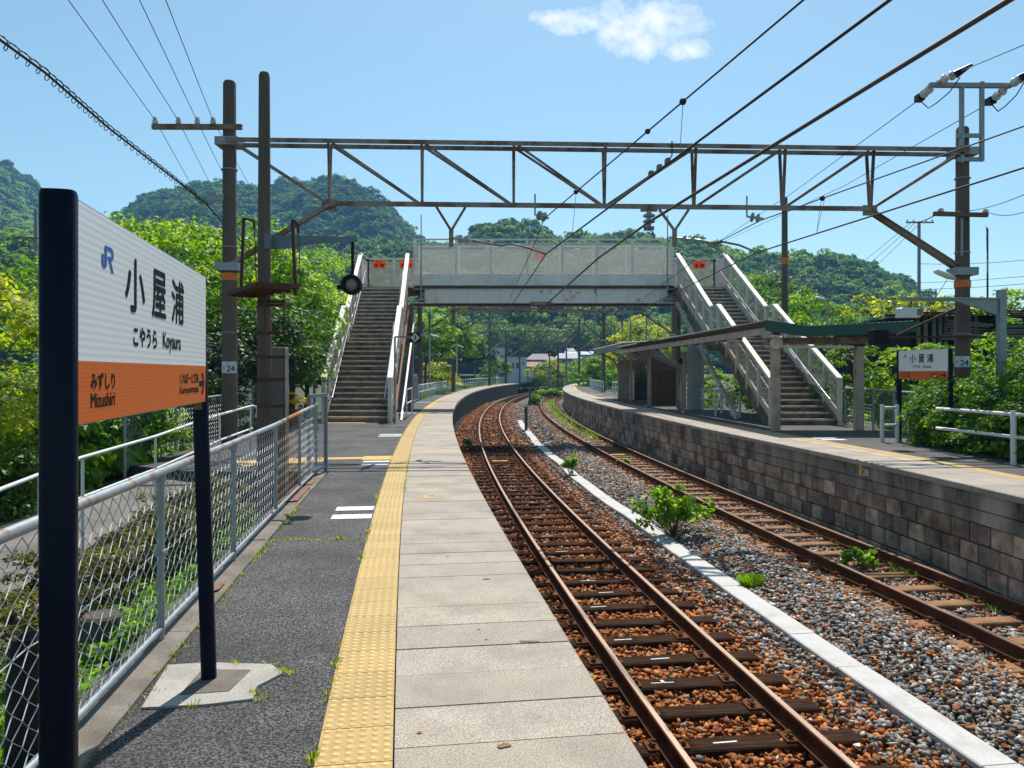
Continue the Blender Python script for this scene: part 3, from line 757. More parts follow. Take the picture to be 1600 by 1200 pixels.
M_galv = mat('galvanised', (0.30, 0.33, 0.36), 0.5, metal=.25, vary=.12, scale=14, dark=(.2, .21, .22), darkamt=.5, dscale=6)
M_galv_r = mat('galvanised_rusting', (0.31, 0.34, 0.37), 0.5, metal=.4, vary=.12, scale=14, rust=(0.25, 0.15, 0.08), rustamt=.35, rscale=7)
M_wire = mat('fence_wire', (0.42, 0.44, 0.46), 0.5, metal=.2, vary=.1, scale=20)
M_chrome = mat('handrail_steel', (0.52, 0.57, 0.64), 0.25, metal=.9, vary=.06, scale=10)
M_rustst = mat('rusty_steel', (0.10, 0.035, 0.02), 0.85, vary=.4, scale=9, bump=.3, bscale=60, dark=(.05, .022, .015), darkamt=.8, dscale=5)
M_rustbr = mat('bright_rust', (0.30, 0.12, 0.05), 0.85, vary=.35, scale=12, bump=.3)
M_gst = mat('gantry_steel', (0.28, 0.225, 0.185), 0.65, metal=.15, vary=.2, scale=6, rust=(0.16, 0.085, 0.045), rustamt=.45, rscale=1.6)
M_pole = mat('pole_concrete', (0.15, 0.112, 0.093), 0.9, spec=.15, vary=.16, scale=3, bump=.25, bscale=90, speck=.2, dark=(.07, .058, .052), darkamt=.6, dscale=1.2, stretch=(1, 1, .25))
M_pale_post = mat('pale_concrete_post', (0.20, 0.20, 0.19), 0.92, vary=.2, scale=3, bump=.3, bscale=70, dark=(.12, .115, .11), darkamt=.6, dscale=2)
M_navy = mat('sign_post_navy', (0.005, 0.008, 0.022), 0.32, spec=.10, vary=.25, scale=2, bump=.08, bscale=150)
M_black = mat('black_paint', (0.008, 0.008, 0.009), 0.6, spec=.15, vary=.2, scale=6)
M_ink = mat('sign_ink', (0.010, 0.010, 0.011), 0.6, spec=.1, vary=.05)
M_jrblue = mat('logo_blue', (0.005, 0.10, 0.40), 0.5, vary=.05)
M_orange = mat('band_orange', (0.75, 0.15, 0.012), 0.55, vary=.08, scale=8)
M_plate = mat('white_plate', (0.66, 0.68, 0.70), 0.5, vary=.04, scale=8)
M_porc = mat('porcelain', (0.60, 0.60, 0.58), 0.22, vary=.08, scale=8, rust=(.3, .18, .1), rustamt=.15, rscale=9)
M_disc = mat('grey_insulator', (0.30, 0.36, 0.38), 0.25, vary=.1, scale=9)
M_cable = mat('cable_black', (0.012, 0.012, 0.014), 0.6, vary=.1)
M_copper = mat('feeder_cable_brown', (0.075, 0.045, 0.032), 0.6, vary=.15, scale=2)
M_whiterail = mat('white_rail_paint', (0.70, 0.70, 0.69), 0.5, vary=.05, scale=6, rust=(.25, .13, .07), rustamt=.12, rscale=9)
def sign_mat(name, c1, c2, k):
    """retroreflective sheet with fine horizontal ribs of its own"""
    m = bpy.data.materials.new(name); m.use_nodes = True; nt = m.node_tree; L = nt.links; b = nt.nodes['Principled BSDF']
    t = _n(nt, 'ShaderNodeTexCoord'); s_ = _n(nt, 'ShaderNodeSeparateXYZ'); L.new(t.outputs['Object'], s_.inputs[0])
    w = _n(nt, 'ShaderNodeMath', operation='MULTIPLY'); w.inputs[1].default_value = k; L.new(s_.outputs['Z'], w.inputs[0])
    si = _n(nt, 'ShaderNodeMath', operation='SINE'); L.new(w.outputs[0], si.inputs[0])
    r = _n(nt, 'ShaderNodeMapRange'); r.inputs[1].default_value = -1; r.inputs[2].default_value = 1; L.new(si.outputs[0], r.inputs[0])
    x = _n(nt, 'ShaderNodeMix', data_type='RGBA'); x.inputs[6].default_value = c1+(1,); x.inputs[7].default_value = c2+(1,)
    L.new(r.outputs[0], x.inputs[0]); L.new(x.outputs[2], b.inputs['Base Color']); b.inputs['Roughness'].default_value = .38
    return m
M_sheet = sign_mat('sign_sheet_white', (.70, .71, .72), (.84, .86, .88), 2*math.pi/.021)
M_osheet = sign_mat('sign_sheet_orange', (.60, .11, .008), (.70, .145, .012), 2*math.pi/.012)
def net_mat(name, col, alpha, scale):
    """fine punched metal mesh: holes let about half of the light through"""
    m = bpy.data.materials.new(name); m.use_nodes = True; nt = m.node_tree; L = nt.links; b = nt.nodes['Principled BSDF']
    b.inputs['Base Color'].default_value = col+(1,); b.inputs['Roughness'].default_value = .6; b.inputs['Alpha'].default_value = alpha
    t = _n(nt, 'ShaderNodeTexCoord'); n = _n(nt, 'ShaderNodeTexNoise'); n.inputs['Scale'].default_value = scale; n.inputs['Detail'].default_value = 4
    L.new(t.outputs['Object'], n.inputs['Vector']); r = _n(nt, 'ShaderNodeMapRange'); r.inputs[3].default_value = alpha-.07; r.inputs[4].default_value = alpha+.07
    L.new(n.outputs['Fac'], r.inputs[0]); L.new(r.outputs[0], b.inputs['Alpha'])
    b.inputs['Transmission Weight'].default_value = 0
    tr_ = _n(nt, 'ShaderNodeBsdfTranslucent'); tr_.inputs['Color'].default_value = tuple(min(1, c*1.3) for c in col)+(1,); tp = _n(nt, 'ShaderNodeBsdfTransparent')
    m1 = _n(nt, 'ShaderNodeMixShader'); L.new(r.outputs[0], m1.inputs[0]); L.new(tp.outputs[0], m1.inputs[1]); L.new(tr_.outputs[0], m1.inputs[2])
    m2 = _n(nt, 'ShaderNodeMixShader'); m2.inputs[0].default_value = .22; L.new(b.outputs[0], m2.inputs[1]); L.new(m1.outputs[0], m2.inputs[2]); L.new(m2.outputs[0], nt.nodes['Material Output'].inputs['Surface'])
    return m
M_net = net_mat('parapet_mesh', (.55, .54, .50), .30, 3)
M_net2 = net_mat('stair_mesh', (.46, .45, .38), .38, 3)

# ------------------------------------------------------------------ footbridge
fb = thing('footbridge', 'cream steel footbridge crossing both tracks with a stair down to each platform', 'footbridge', (0, 32, 0))
YB0, YB1 = 32.5, 34.25
ZD = 5.05
XL0, XL1 = -6.33, -4.52      # top of the left stair
XR0, XR1 = 7.12, 8.93        # top of the right stair
bx0, bx1 = -4.1, 6.82
g_ = MB()
for y in (YB0+.06, YB1-.06):
    g_.beam((bx0+.4, y, 4.75), (bx1-.25, y, 4.75), .012, .56)
    g_.beam((bx0-.1, y, 4.455), (bx1+.1, y, 4.455), .20, .03); g_.beam((bx0-.1, y, 5.03), (bx1+.1, y, 5.03), .16, .02)
    for k in range(8): g_.box((bx0+.9+k*1.35, y, 4.74), (.012, .14, .52))
g_.build('girder', mat('girder_white', (.80, .76, .71), .6, vary=.08, scale=1.2, rust=(.3, .17, .1), rustamt=.1, rscale=2.5), fb)
d_ = MB(); d_.box(((bx0+bx1)/2, (YB0+YB1)/2, 5.11), (bx1-bx0+.1, YB1-YB0+.06, .14)); d_.build('deck', M_deckedge, fb)
d_ = MB(); d_.box(((bx0+bx1)/2, (YB0+YB1)/2-.02, 4.42), (bx1-bx0+.3, .9, .03))
for x in np.arange(bx0+.3, bx1, 1.2): d_.beam((x, YB0+.1, 4.52), (x, YB1-.1, 4.52), .08, .1)
d_.build('under_beam', M_rustst, fb)
# landings at both ends
for nm, xa, xb in (('landing', XL0-.05, bx0+.02), ('landing', bx1-.02, XR1+.05)):
    d_ = MB(); d_.box(((xa+xb)/2, (YB0+YB1)/2, ZD-.05), (xb-xa, YB1-YB0, .2)); d_.build(nm, M_deckedge, fb)
posts_px = (647.5, 712.9, 768, 823.7, 878.7, 933, 988, 1051)
def parapet(name, pts, posts, top, matl, net, sill=.32, rail=.06, y_off=0):
    """framed mesh panel between posts along a straight line; pts = the two end points at deck level"""
    a, b = Vector(pts[0]), Vector(pts[1]); up = Vector((0, 0, 1))
    p = MB()
    p.beam(a+up*top, b+up*top, rail, rail); p.beam(a+up*(sill), b+up*(sill), rail*.7, rail*.7)
    for f in posts:
        q = a.lerp(b, f); p.beam(q+up*-.02, q+up*(top-.03), .10, .08, up=(0, 1, 0))
    o = p.build(name, matl, fb)
    k = MB(); k.beam(a+up*(sill/2-.02), b+up*(sill/2-.02), .02, sill-.04); k.build('kick_plate', matl, o)
    k = MB(); n_ = (b-a).cross(up).normalized()*.003
    k.plate([a+up*(sill+.02), b+up*(sill+.02), b+up*(top-.2), a+up*(top-.2)], .006, n_); k.build('mesh_panel', net, o)
    k = MB(); k.beam(a+up*(top-.19), b+up*(top-.19), .035, .05); k.build('mid_rail', matl, o)
    return o
TOPH = 7.12-5.18
xs = [(p-800)/FPX*YB0 for p in posts_px]
fr = [(x-xs[0])/(xs[-1]-xs[0]) for x in xs]
parapet('parapet', ((xs[0], YB0, 5.19), (xs[-1], YB0, 5.19)), fr, TOPH, M_bwhite, M_net, sill=.45)
parapet('parapet', ((xs[0], YB1, 5.19), (xs[-1], YB1, 5.19)), fr, TOPH, M_bwhite, M_net, sill=.45)
# landing back panels with orange warning boards
LT = 6.52-ZD
parapet('parapet', ((XL0-.1, YB1-.02, ZD+.05), (xs[0], YB1-.02, ZD+.05)), (0, .5, 1), LT, M_cream, M_net2, sill=.28)
parapet('parapet', ((XL0-.1, YB0, ZD+.05), (XL0-.1, YB1-.02, ZD+.05)), (0, 1), LT, M_cream, M_cream, sill=.28)
parapet('parapet', ((xs[-1], YB1-.02, ZD+.05), (XR1+.1, YB1-.02, ZD+.05)), (0, .4, 1), LT, M_cream, M_net2, sill=.28)
parapet('parapet', ((XR1+.1, YB0, ZD+.05), (XR1+.1, YB1-.02, ZD+.05)), (0, 1), LT, M_cream, M_cream, sill=.28)
# ---- text helpers
TXT = {}
def text_mesh(s_):
    if s_ in TXT: return TXT[s_]
    cu = bpy.data.curves.new('text', 'FONT'); cu.body = s_; cu.resolution_u = 3
    ob = bpy.data.objects.new('text', cu); COL.objects.link(ob)
    dg = bpy.context.evaluated_depsgraph_get(); dg.update()
    me = bpy.data.meshes.new_from_object(ob.evaluated_get(dg))
    V = np.array([v.co[:] for v in me.vertices]); F = [tuple(p.vertices) for p in me.polygons]
    bpy.data.objects.remove(ob); bpy.data.curves.remove(cu); bpy.data.meshes.remove(me)
    V[:, :2] -= V[:, :2].min(0); wh = V[:, :2].max(0)
    TXT[s_] = (V, F, wh); return TXT[s_]
def text(mb_, s_, org, ux_, uz_, u0, u1, v0, v1, lift, bold=0.0):
    """lay the word s_ into the box u0..u1 x v0..v1 of the plane org + u*ux_ + v*uz_"""
    V, F, wh = text_mesh(s_); nrm = ux_.cross(uz_).normalized()
    for du, dv in (((0, 0),) if not bold else ((0, 0), (bold, 0), (-bold, 0), (0, bold), (0, -bold))):
        l_ = lift+.00012*(du > 0)+.0002*(du < 0)+.0003*(dv > 0)+.0004*(dv < 0)
        mb_.add([org+ux_*(u0+du+p[0]/wh[0]*(u1-u0))+uz_*(v0+dv+p[1]/wh[1]*(v1-v0))+nrm*l_ for p in V], F)
X1 = Vector((1, 0, 0)); Z1 = Vector((0, 0, 1))
M_warn = leafmat('warning_board_orange', [(.72, .17, .03), (.72, .17, .03)], .35)
def warn_board(px0, px1, py0, py1, Y):
    a, b = at(px0, py1, Y), at(px1, py0, Y); q = MB()
    w, h = b.x-a.x, b.z-a.z
    q.box(((a.x+b.x)/2, Y+.01, (a.z+b.z)/2), (w, .02, h)); o = q.build('warning_board', M_warn, fb)
    t_ = MB(); org = Vector((a.x, Y, a.z))
    text(t_, '危', org, X1, Z1, w*.13, w*.40, h*.10, h*.60, .004, .004); text(t_, '険', org, X1, Z1, w*.60, w*.87, h*.10, h*.60, .004, .004)
    text(t_, '高電圧', org, X1, Z1, w*.22, w*.78, h*.70, h*.88, .004)
    t_.build('lettering', M_ink, o)
warn_board(582.8, 602.3, 407, 418.8, YB1-.08); warn_board(624.5, 645, 407, 418.8, YB1-.08)
warn_board(1083.8, 1101.8, 407.8, 419.7, YB1-.08)
q = MB(); a, b = at(834, 404.5, YB1-.1), at(853, 393.5, YB1-.1); q.box(((a.x+b.x)/2, YB1-.1, (a.z+b.z)/2), (b.x-a.x, .02, b.z-a.z)); o = q.build('warning_board', M_warn, fb)
t_ = MB(); org = Vector((a.x, YB1-.11, a.z)); w, h = b.x-a.x, b.z-a.z
text(t_, '危', org, X1, Z1, w*.13, w*.40, h*.15, h*.85, .004); text(t_, '険', org, X1, Z1, w*.60, w*.87, h*.15, h*.85, .004); t_.build('lettering', M_ink, o)
q = MB(); a, b = at(841, 392, YB1-.1), at(861, 380.5, YB1-.1); q.box(((a.x+b.x)/2, YB1-.1, (a.z+b.z)/2), (b.x-a.x, .015, b.z-a.z)); q.build('grey_board', M_galv, fb)
# ---- stairs
def stair(bl, br, tl, tr, y0, y1, clear_side):
    """bl, br = x of the left / right side at the foot; tl, tr at the top"""
    st = MB(); ns = MB(); NL, NU = 15, 14; rise = ZD/(NL+NU); tread = (y1-y0-1.2)/(NL+NU-1)
    def X(y, side): f = (y-y0)/(y1-y0); return (bl+(tl-bl)*f) if side < 0 else (br+(tr-br)*f)
    y, z = y0, 0.0; prof = [(y0, 0.0)]
    for k in range(NL+NU):
        z1 = z+rise; d = tread if k != NL-1 else 1.2
        if k == NL+NU-1: d = .3
        xa, xb = X(y, -1), X(y, 1); xm = (xa+xb)/2
        st.box((xm, y+d/2, z1-rise/2-.02), (xb-xa, d+.03, rise+.04-.004))
        ns.box((xm, y+.012, z1-.022), (xb-xa-.02, .055, .052))
        y += d; z = z1; prof.append((y, z))
    o = st.build('flight', M_stepc, fb); ns.build('nosing', M_nose, o)
    ym = y0+tread*(NL-1); zm = rise*NL
    segs = [((y0, rise), (ym, zm)), ((ym, zm), (ym+1.2, zm)), ((ym+1.2, zm), (y1, ZD))]
    for side in (-1, 1):
        off = side*.06
        def P(y, z): return Vector((X(y, side)+off, y, z))
        sg = MB()
        sg.beam(P(y0-.05, -.02), P(ym, zm-.17), .12, .36); sg.beam(P(ym-.1, zm-.17), P(ym+1.3, zm-.17), .12, .32); sg.beam(P(ym+1.15, zm-.17), P(y1+.1, ZD-.17), .12, .36)
        sg.build('stringer', M_string, fb)
        pp = MB(); up = Vector((0, 0, 1)); H = 1.22
        off = side*.09
        A0, A1 = P(y0-.12, .10), P(ym+.15, zm); B0, B1 = P(ym+1.0, zm+.02), P(y1, ZD+.05)
        pp.beam(A0+up*H, A1+up*(H+.02), .16, .085); pp.beam(A1+up*(H+.02), B0+up*H, .14, .07); pp.beam(B0+up*H, B1+up*(H+.2), .16, .085)
        pp.beam(A0+up*.26, A1+up*.26, .05, .05); pp.beam(B0+up*.26, B1+up*.26, .05, .05); pp.beam(A1+up*.26, B0+up*.26, .05, .05)
        for (a, b, n_) in ((A0, A1, 5), (B0, B1, 5)):
            for k in range(n_+1):
                q = a.lerp(b, k/n_); zb = -.12 if k or a is not A0 else -.12
                w_ = .12 if (k in (0, n_)) else .09
                pp.beam(q+up*zb, q+up*(H+(.02 if k == n_ else 0)), w_, w_, up=(0, 1, 0))
        o = pp.build('parapet', M_cream, fb)
        kp = MB(); nn = Vector((.003, 0, 0))
        kp.plate([A0+up*-.18, A1+up*-.22, A1+up*.25, A0+up*.25], .02, (side, 0, 0)); kp.plate([A1+up*-.22, B0+up*-.22, B0+up*.25, A1+up*.25], .02, (side, 0, 0)); kp.plate([B0+up*-.22, B1+up*-.22, B1+up*.25, B0+up*.25], .02, (side, 0, 0))
        kp.build('kick_plate', M_cream_d if side*clear_side > 0 else M_cream, o)
        mp = MB()
        mp.plate([A0+up*.28, A1+up*.28, A1+up*(H-.03), A0+up*(H-.03)], .006, (side, 0, 0)); mp.plate([A1+up*.28, B0+up*.28, B0+up*(H-.03), A1+up*(H-.03)], .006, (side, 0, 0)); mp.plate([B0+up*.28, B1+up*.28, B1+up*(H+.15), B0+up*(H-.03)], .006, (side, 0, 0))
        mp.build('mesh_panel', M_net2, o)
        hr = MB(); i_ = Vector((-side*.20, 0, 0)); pts = [A0+up*.62+i_, A0+Vector((0, .25, .66))+i_, A1+up*.66+i_, B0+up*.62+i_, B1+up*.72+i_]
        hr.tube(pts, .021, 8)
        for a, b in ((A0, A1), (B0, B1)):
            for k in (1, 2, 3, 4, 5):
                q = a.lerp(b, k/5.5); hr.beam(q+up*.64+i_, q+up*.64+i_*.25, .02, .02)
        hr.build('handrail', M_chrome, fb, smooth=True)
YS0L, YS0R = 23.1, 21.9
stair(-5.55, -3.75, XL0, XL1, YS0L, YB0+.1, 1)
stair(7.44, 9.20, XR0, XR1, YS0R, YB0+.1, -1)
# columns
c_ = MB()
c_.box((-4.38, 32.9, 2.1), (.3, .3, 4.7)); c_.build('column', M_gst, fb)
c_ = MB(); c_.lathe((7.45, 31.2, -.3), [(.34, 0), (.34, 5.1)], 24); c_.build('column', mat('column_pale', (.40, .40, .39), .85, vary=.1, scale=2, bump=.15, dark=(.25, .23, .2), darkamt=.5), fb, auto=30)
c_ = MB(); c_.beam((7.02, 32.4, -.2), (7.02, 32.4, 5.0), .16, .16, up=(0, 1, 0)); c_.build('column', M_gst, fb)
# heel of the left stair: rusty side plate, raking white strut
c_ = MB(); c_.beam((-3.56, 23.25, .05), (-4.30, 32.2, 4.4), .05, .16); c_.build('rusty_side_plate', M_rustbr, fb)
c_ = MB(); c_.beam((-3.40, 23.6, .02), (-4.05, 32.0, 3.9), .06, .06); c_.build('raking_strut', M_whiterail, fb)
c_ = MB(); pA, pB, pC = (7.15, 24.4, .05), (6.98, 30.9, 3.6), None
c_.beam(pA, (6.95, 32.3, 4.4), .10, .16); c_.build('raking_strut', M_cream_d, fb)
# thin lightning masts at both bridge ends
for x, yt in ((658, 336), (1043, 336)):
    a = at(x, 468, YB0-.15); b = at(x, yt, YB0-.15); q = MB(); q.tube([a, Vector((a.x, a.y, b.z))], .035, 8, r1=.02); q.box(a+Vector((0, .08, 0)), (.3, .25, .08)); q.build('mast', M_galv, fb, smooth=False)
# square concrete pillar and small rails beside the left stair
q = MB(); q.bev((-4.45+.16, 31.0, .55), (.55, .5, 1.9), .02, tint=None); o = q.build('concrete_pillar', M_pale_post, None); tag(o, 'weathered square concrete pillar standing behind the foot of the left stair', 'pillar')
q = thing('side_gate_rail', 'short white pipe rail with two bars beside the left stair', 'rail', (-3.5, 26.5, 0))
b_ = MB(); a0, a1 = Vector((-3.38, 24.6, 0)), Vector((-3.55, 27.2, 0))
for p in (a0, a1): b_.tube([p, p+Z1*1.0], .025, 6)
for z in (.95, .5): b_.tube([a0+Z1*z, a1+Z1*z], .02, 6)
b_.build('frame', M_whiterail, q)
q = thing('panel_gate', 'grey barred gate panel between pillar and white platform fence', 'gate', (-4.5, 36, 0))
b_ = MB(); a0, a1 = Vector((-4.62, 33.8, 0)), Vector((-4.98, 40.4, 0))
for z in (.1, 1.25): b_.beam(a0+Z1*z, a1+Z1*z, .05, .05)
for k in range(26): p = a0.lerp(a1, k/25); b_.beam(p+Z1*.1, p+Z1*1.25, .02, .02, up=(0, 1, 0))
for p in (a0, a1): b_.beam(p, p+Z1*1.3, .08, .08, up=(0, 1, 0))
b_.build('bars', M_galv, q)

# ------------------------------------------------------------------ catenary gantries
def cpole(x, y, z0, z1, r0, r1, m_, parent, name='pole'):
    q = MB(); q.lathe((x, y, z0), [(r0, 0), (r0+(r1-r0)*.5, (z1-z0)*.5), (r1, z1-z0-.06), (r1*.8, z1-z0-.015), (r1*.35, z1-z0)], 20)
    return q.build(name, m_, parent, auto=35)
def gantry(label, A, B, zt, zb, hts, n=8, knee=True, det=True, grp=None):
    """portal: two concrete poles A and B (x, y) joined by a lattice beam"""
    g = thing('catenary_gantry', label, 'gantry', (A[0], A[1], 0), grp)
    a, b = Vector((A[0], A[1], 0)), Vector((B[0], B[1], 0)); d = (b-a).normalized(); nn = Vector((-d.y, d.x, 0))
    cpole(A[0], A[1], -1.3, hts[0], .165, .125, M_pole, g); cpole(B[0], B[1], -1.3, hts[1], .165, .125, M_pole, g)
    Lk = (b-a).length; k0, k1 = .131*Lk, .869*Lk
    t_ = MB(); w = .09
    for s_ in (-.19, .19):
        t_.angle(a+Z1*zt+nn*s_, b+Z1*zt+nn*s_, w)
    t_.build('top_chord', M_gst, g)
    t_ = MB(); t_.angle(a+d*k0+Z1*zb, a+d*k1+Z1*zb, .10); t_.box(a+d*k0+Z1*(zb-.02), (.3, .02, .22)); t_.box(a+d*k1+Z1*(zb-.02), (.3, .02, .22)); t_.build('bottom_chord', M_gst, g)
    xs_ = [k0+(k1-k0)*i/(n-2) for i in range(n-1)]
    mid = (n-2)/2
    for i, x in enumerate(xs_):
        t_ = MB()
        for s_ in (-.15, .15): t_.angle(a+d*x+Z1*zt+nn*s_, a+d*x+Z1*zb+nn*s_*.15, .045, .008)
        t_.build('upright', M_gst, g)
    for i in range(len(xs_)+1):
        t_ = MB(); lo = xs_[i] if i < len(xs_) else Lk; hi = xs_[i-1] if i else 0.05
        c_ = (lo+hi)/2
        for s_ in (-.15, .15):
            if c_ < Lk/2: t_.angle(a+d*(hi+.08)+Z1*(zt-.02)+nn*s_, a+d*(lo-.05)+Z1*(zb+.02)+nn*s_*.2, .05, .008)
            else: t_.angle(a+d*(lo-.08)+Z1*(zt-.02)+nn*s_, a+d*(hi+.05)+Z1*(zb+.02)+nn*s_*.2, .05, .008)
        t_.build('diagonal', M_gst, g)
    if knee:
        for P_, x, q in ((a, k0, 1), (b, k1, -1)):
            t_ = MB()
            for s_ in (-.09, .09):
                t_.angle(P_+Z1*(zb-1.28)+nn*s_, a+d*x+Z1*(zb-.03)+nn*s_*.5, .075, .01)
            t_.build('knee_brace', M_gst, g)
    for P_ in (a, b):
        for zz in (zt, zb-1.3):
            t_ = MB(); t_.box(P_+Z1*zz, (.46, .40, .16)); t_.build('clamp', M_galv, g)
    if det:
        for P_, zz in ((a, 3.42), (b, 3.36)):
            t_ = MB(); t_.lathe(P_+Z1*(zz-.07), [(.160, 0), (.160, .15)], 20); t_.build('orange_band', M_orange, g)
            for z2 in (zt-.55, 2.3, zb-.9): 
                t_ = MB(); t_.lathe(P_+Z1*z2, [(.158, 0), (.158, .018)], 20); t_.build('strap', M_galv, g)
    return g
GA, GB = (-5.70, 15.5), (9.50, 16.2)
g1 = gantry('nearest rusty lattice catenary gantry between two brown concrete poles', GA, GB, 6.13, 4.92, (at(0, 126, 15.5).z, at(0, 198, 16.2).z), grp='catenary gantries over the line')
GD = (Vector((GB[0], GB[1], 0))-Vector((GA[0], GA[1], 0))).normalized()
def onG(px, z, dy=0.0):
    """point on the gantry line below image column px"""
    k = (px-800)/FPX; t = (k*GA[1]-GA[0])/(GB[0]-GA[0]-k*(GB[1]-GA[1])); return Vector((GA[0]+t*(GB[0]-GA[0]), GA[1]+t*(GB[1]-GA[1])+dy, z))
# V-hangers with registration arms, strain insulators
def insulator(mb_, a, b, n=3, r=.075, rod=.022):
    a, b = Vector(a), Vector(b); d = (b-a); L_ = d.length; d.normalize(); M = d.to_track_quat('Z', 'Y').to_matrix()
    prof = [(rod, 0)]
    for k in range(n):
        c = L_*(k+1)/(n+1); prof += [(rod, c-.05), (rod*2, c-.035), (r, c-.008), (r, c+.008), (rod*1.8, c+.03), (rod, c+.04)]
    prof.append((rod, L_)); mb_.lathe(a, prof, 14, M=M)
for (p0, p1, pv, yv) in ((682, 727, 705, 362), (1030, 1076, 1054, 362)):
    a, b = onG(p0, 4.88), onG(p1, 4.88); Yv = a.y; v = Vector(((pv-800)/FPX*Yv, Yv, EYE-(yv-HOR)/FPX*Yv))
    t_ = MB(); t_.beam(a, v+Z1*.02, .05, .05); t_.beam(b, v+Z1*.02, .05, .05); t_.box(v-Z1*.14, (.09, .06, .34))
    for k in range(3): t_.box(v-Z1*(.05+.1*k)+Vector((0, -.04, 0)), (.03, .02, .03))
    o = t_.build('dropper_frame', M_gst, g1)
    t_ = MB(); e = v-Z1*.13
    e2 = Vector(((pv+36-800)/FPX*Yv, Yv-.3, e.z-.10)); insulator(t_, e+Vector((.04, 0, 0)), e2, 2, .085); t_.build('insulator', M_disc, o, auto=40)
    t_ = MB()
    if pv < 800: arm = [e2, at(783, 384, Yv-.5), at(800, 381, Yv-.6), at(820, 386, Yv-.7), at(853, 397, Yv-.8)]
    else: arm = [e2, at(1110, 381, Yv-.5), at(1130, 378, Yv-.6), at(1155, 383, Yv-.7), at(1183, 394.5, Yv-.8)]
    t_.tube(arm, .02, 8); t_.build('registration_arm', M_gst, o, smooth=True)
for p0, q1 in ((836, (856, 344)), (1167, (1188, 345))):
    a = onG(p0, 4.95); t_ = MB(); t_.tube([a+Z1*.22, a-Z1*.2], .018, 6); m0 = a-Z1*.2; e = Vector(((q1[0]-800)/FPX*a.y, a.y-.2, EYE-(q1[1]-HOR)/FPX*a.y)); insulator(t_, m0, e, 2, .10, .025)
    t_.build('insulator', M_disc, g1, auto=40)
t_ = MB(); a = onG(1014, 4.86); insulator(t_, a, a-Z1*.36, 2, .13, .05); t_.build('insulator', M_disc, g1, auto=40)
t_ = MB(); t_.box(a+Z1*.0, (.34, .1, .05)); t_.box(a-Z1*.38, (.2, .12, .07)); t_.build('insulator_seat', M_gst, g1)
# T-frame on the right pole with white strain insulators
t_ = MB(); Yg = GB[1]-.16
for p0, p1_ in (((1502.5, 130), (1502.5, 254)), ((1534, 128), (1534, 252))): t_.beam(at(*p0, Yg), at(*p1_, Yg), .07, .08, up=(0, 1, 0))
t_.beam(at(1452, 133, Yg), at(1580, 134, Yg), .09, .09)
for y in (212, 249): t_.beam(at(1495, y, Yg), at(1536, y, Yg), .06, .08)
o = t_.build('top_frame', M_galv, g1)
for k, (c0, c1, d0, d1) in enumerate((((1458, 134), (1437, 153), (1465, 128), (1500, 113)), ((1575, 135), (1548, 158), (1578, 133), (1602, 118)))):
    t_ = MB(); insulator(t_, at(*c0, Yg), at(*c1, Yg+.5), 2, .095, .045); t_.build('insulator', M_porc, o, auto=40)
    t_ = MB(); insulator(t_, at(*d0, Yg), at(*d1, Yg-.45), 2, .095, .045); t_.build('insulator', M_porc, o, auto=40)
    t_ = MB(); e = at(*c1, Yg+.5); t_.box(e, (.14, .2, .14)); e2 = at(*d1, Yg-.45); t_.tube([e2-Vector((.10, 0, .05)), e2+Vector((.16, -.15, .10))], .085, 10, r1=.03); t_.build('cable_clamp', M_navy, o)
    t_ = MB(); mid = e.lerp(e2, .45)-Z1*.33; t_.tube([e-Z1*.05, e.lerp(mid, .5)-Z1*.17, mid, e2.lerp(mid, .45)-Z1*.12, e2-Z1*.1], .012, 6); t_.build('jumper_wire', M_cable, o, smooth=True)
# crossarms
def crossarm(name, p0, p1_, Y, m_, pins, parent, th=.10, pin_h=.12):
    t_ = MB(); a, b = at(*p0, Y), at(*p1_, Y); t_.beam(a, b, .08, th); o = t_.build('crossarm', m_, parent); 
    for px in pins:
        f = (px-p0[0])/(p1_[0]-p0[0]); q = a.lerp(b, f); t_ = MB(); t_.lathe(q+Z1*(th/2), [(.02, 0), (.05, .01), (.06, .05), (.045, pin_h*.7), (.045, pin_h), (.03, pin_h+.02)], 12); t_.build('pin_insulator', M_porc, o, auto=40)
    return o
crossarm('c', (238, 198), (378, 198.5), 15.36, mat('crossarm_rust', (.19, .085, .05), .8, vary=.3, scale=6, dark=(.34, .31, .29), darkamt=.7, dscale=3), (242.5, 279, 308.5, 333), g1)
crossarm('c', (1459, 334), (1543, 336), 16.0, mat('crossarm_rust2', (.16, .085, .055), .8, vary=.3, scale=6), (1470, 1540), g1, .085, .06)
t_ = MB(); t_.tube([at(1503, 341, 16.0), at(1503, 400, 16.0)], .025, 6); t_.build('conduit', M_galv, g1)
t_ = MB(); t_.plate([at(322, 305, 15.3), at(349, 304, 15.3), at(349, 313, 15.3), at(335, 313, 15.3), at(326, 320, 15.3), at(320, 321, 15.3), at(320, 318, 15.3)], .05, (0, 1, 0)); t_.build('cable_bracket', M_galv, g1)
# plates that number the two poles
for px, Y, y0, y1, w0, w1 in ((358, 15.5, 565, 583, 347, 369.5), (1504, 16.2, 556.5, 573.5, 1491.7, 1515.5)):
    a, b = at(w0, y1, Y-.17), at(w1, y0, Y-.17); q = MB(); w, h = b.x-a.x, b.z-a.z
    q.box(((a.x+b.x)/2, Y-.175, (a.z+b.z)/2), (w, .012, h)); o = q.build('number_plate', M_plate, g1)
    t_ = MB(); org = Vector((a.x, Y-.181, a.z)); text(t_, '24', org, X1, Z1, w*.34, w*.88, h*.15, h*.66, .003, .002); text(t_, 'コヤ', org, X1, Z1, w*.30, w*.55, h*.76, h*.90, .003); text(t_, '呉', org, X1, Z1, w*.08, w*.22, h*.38, h*.60, .003)
    t_.build('lettering', M_ink, o)
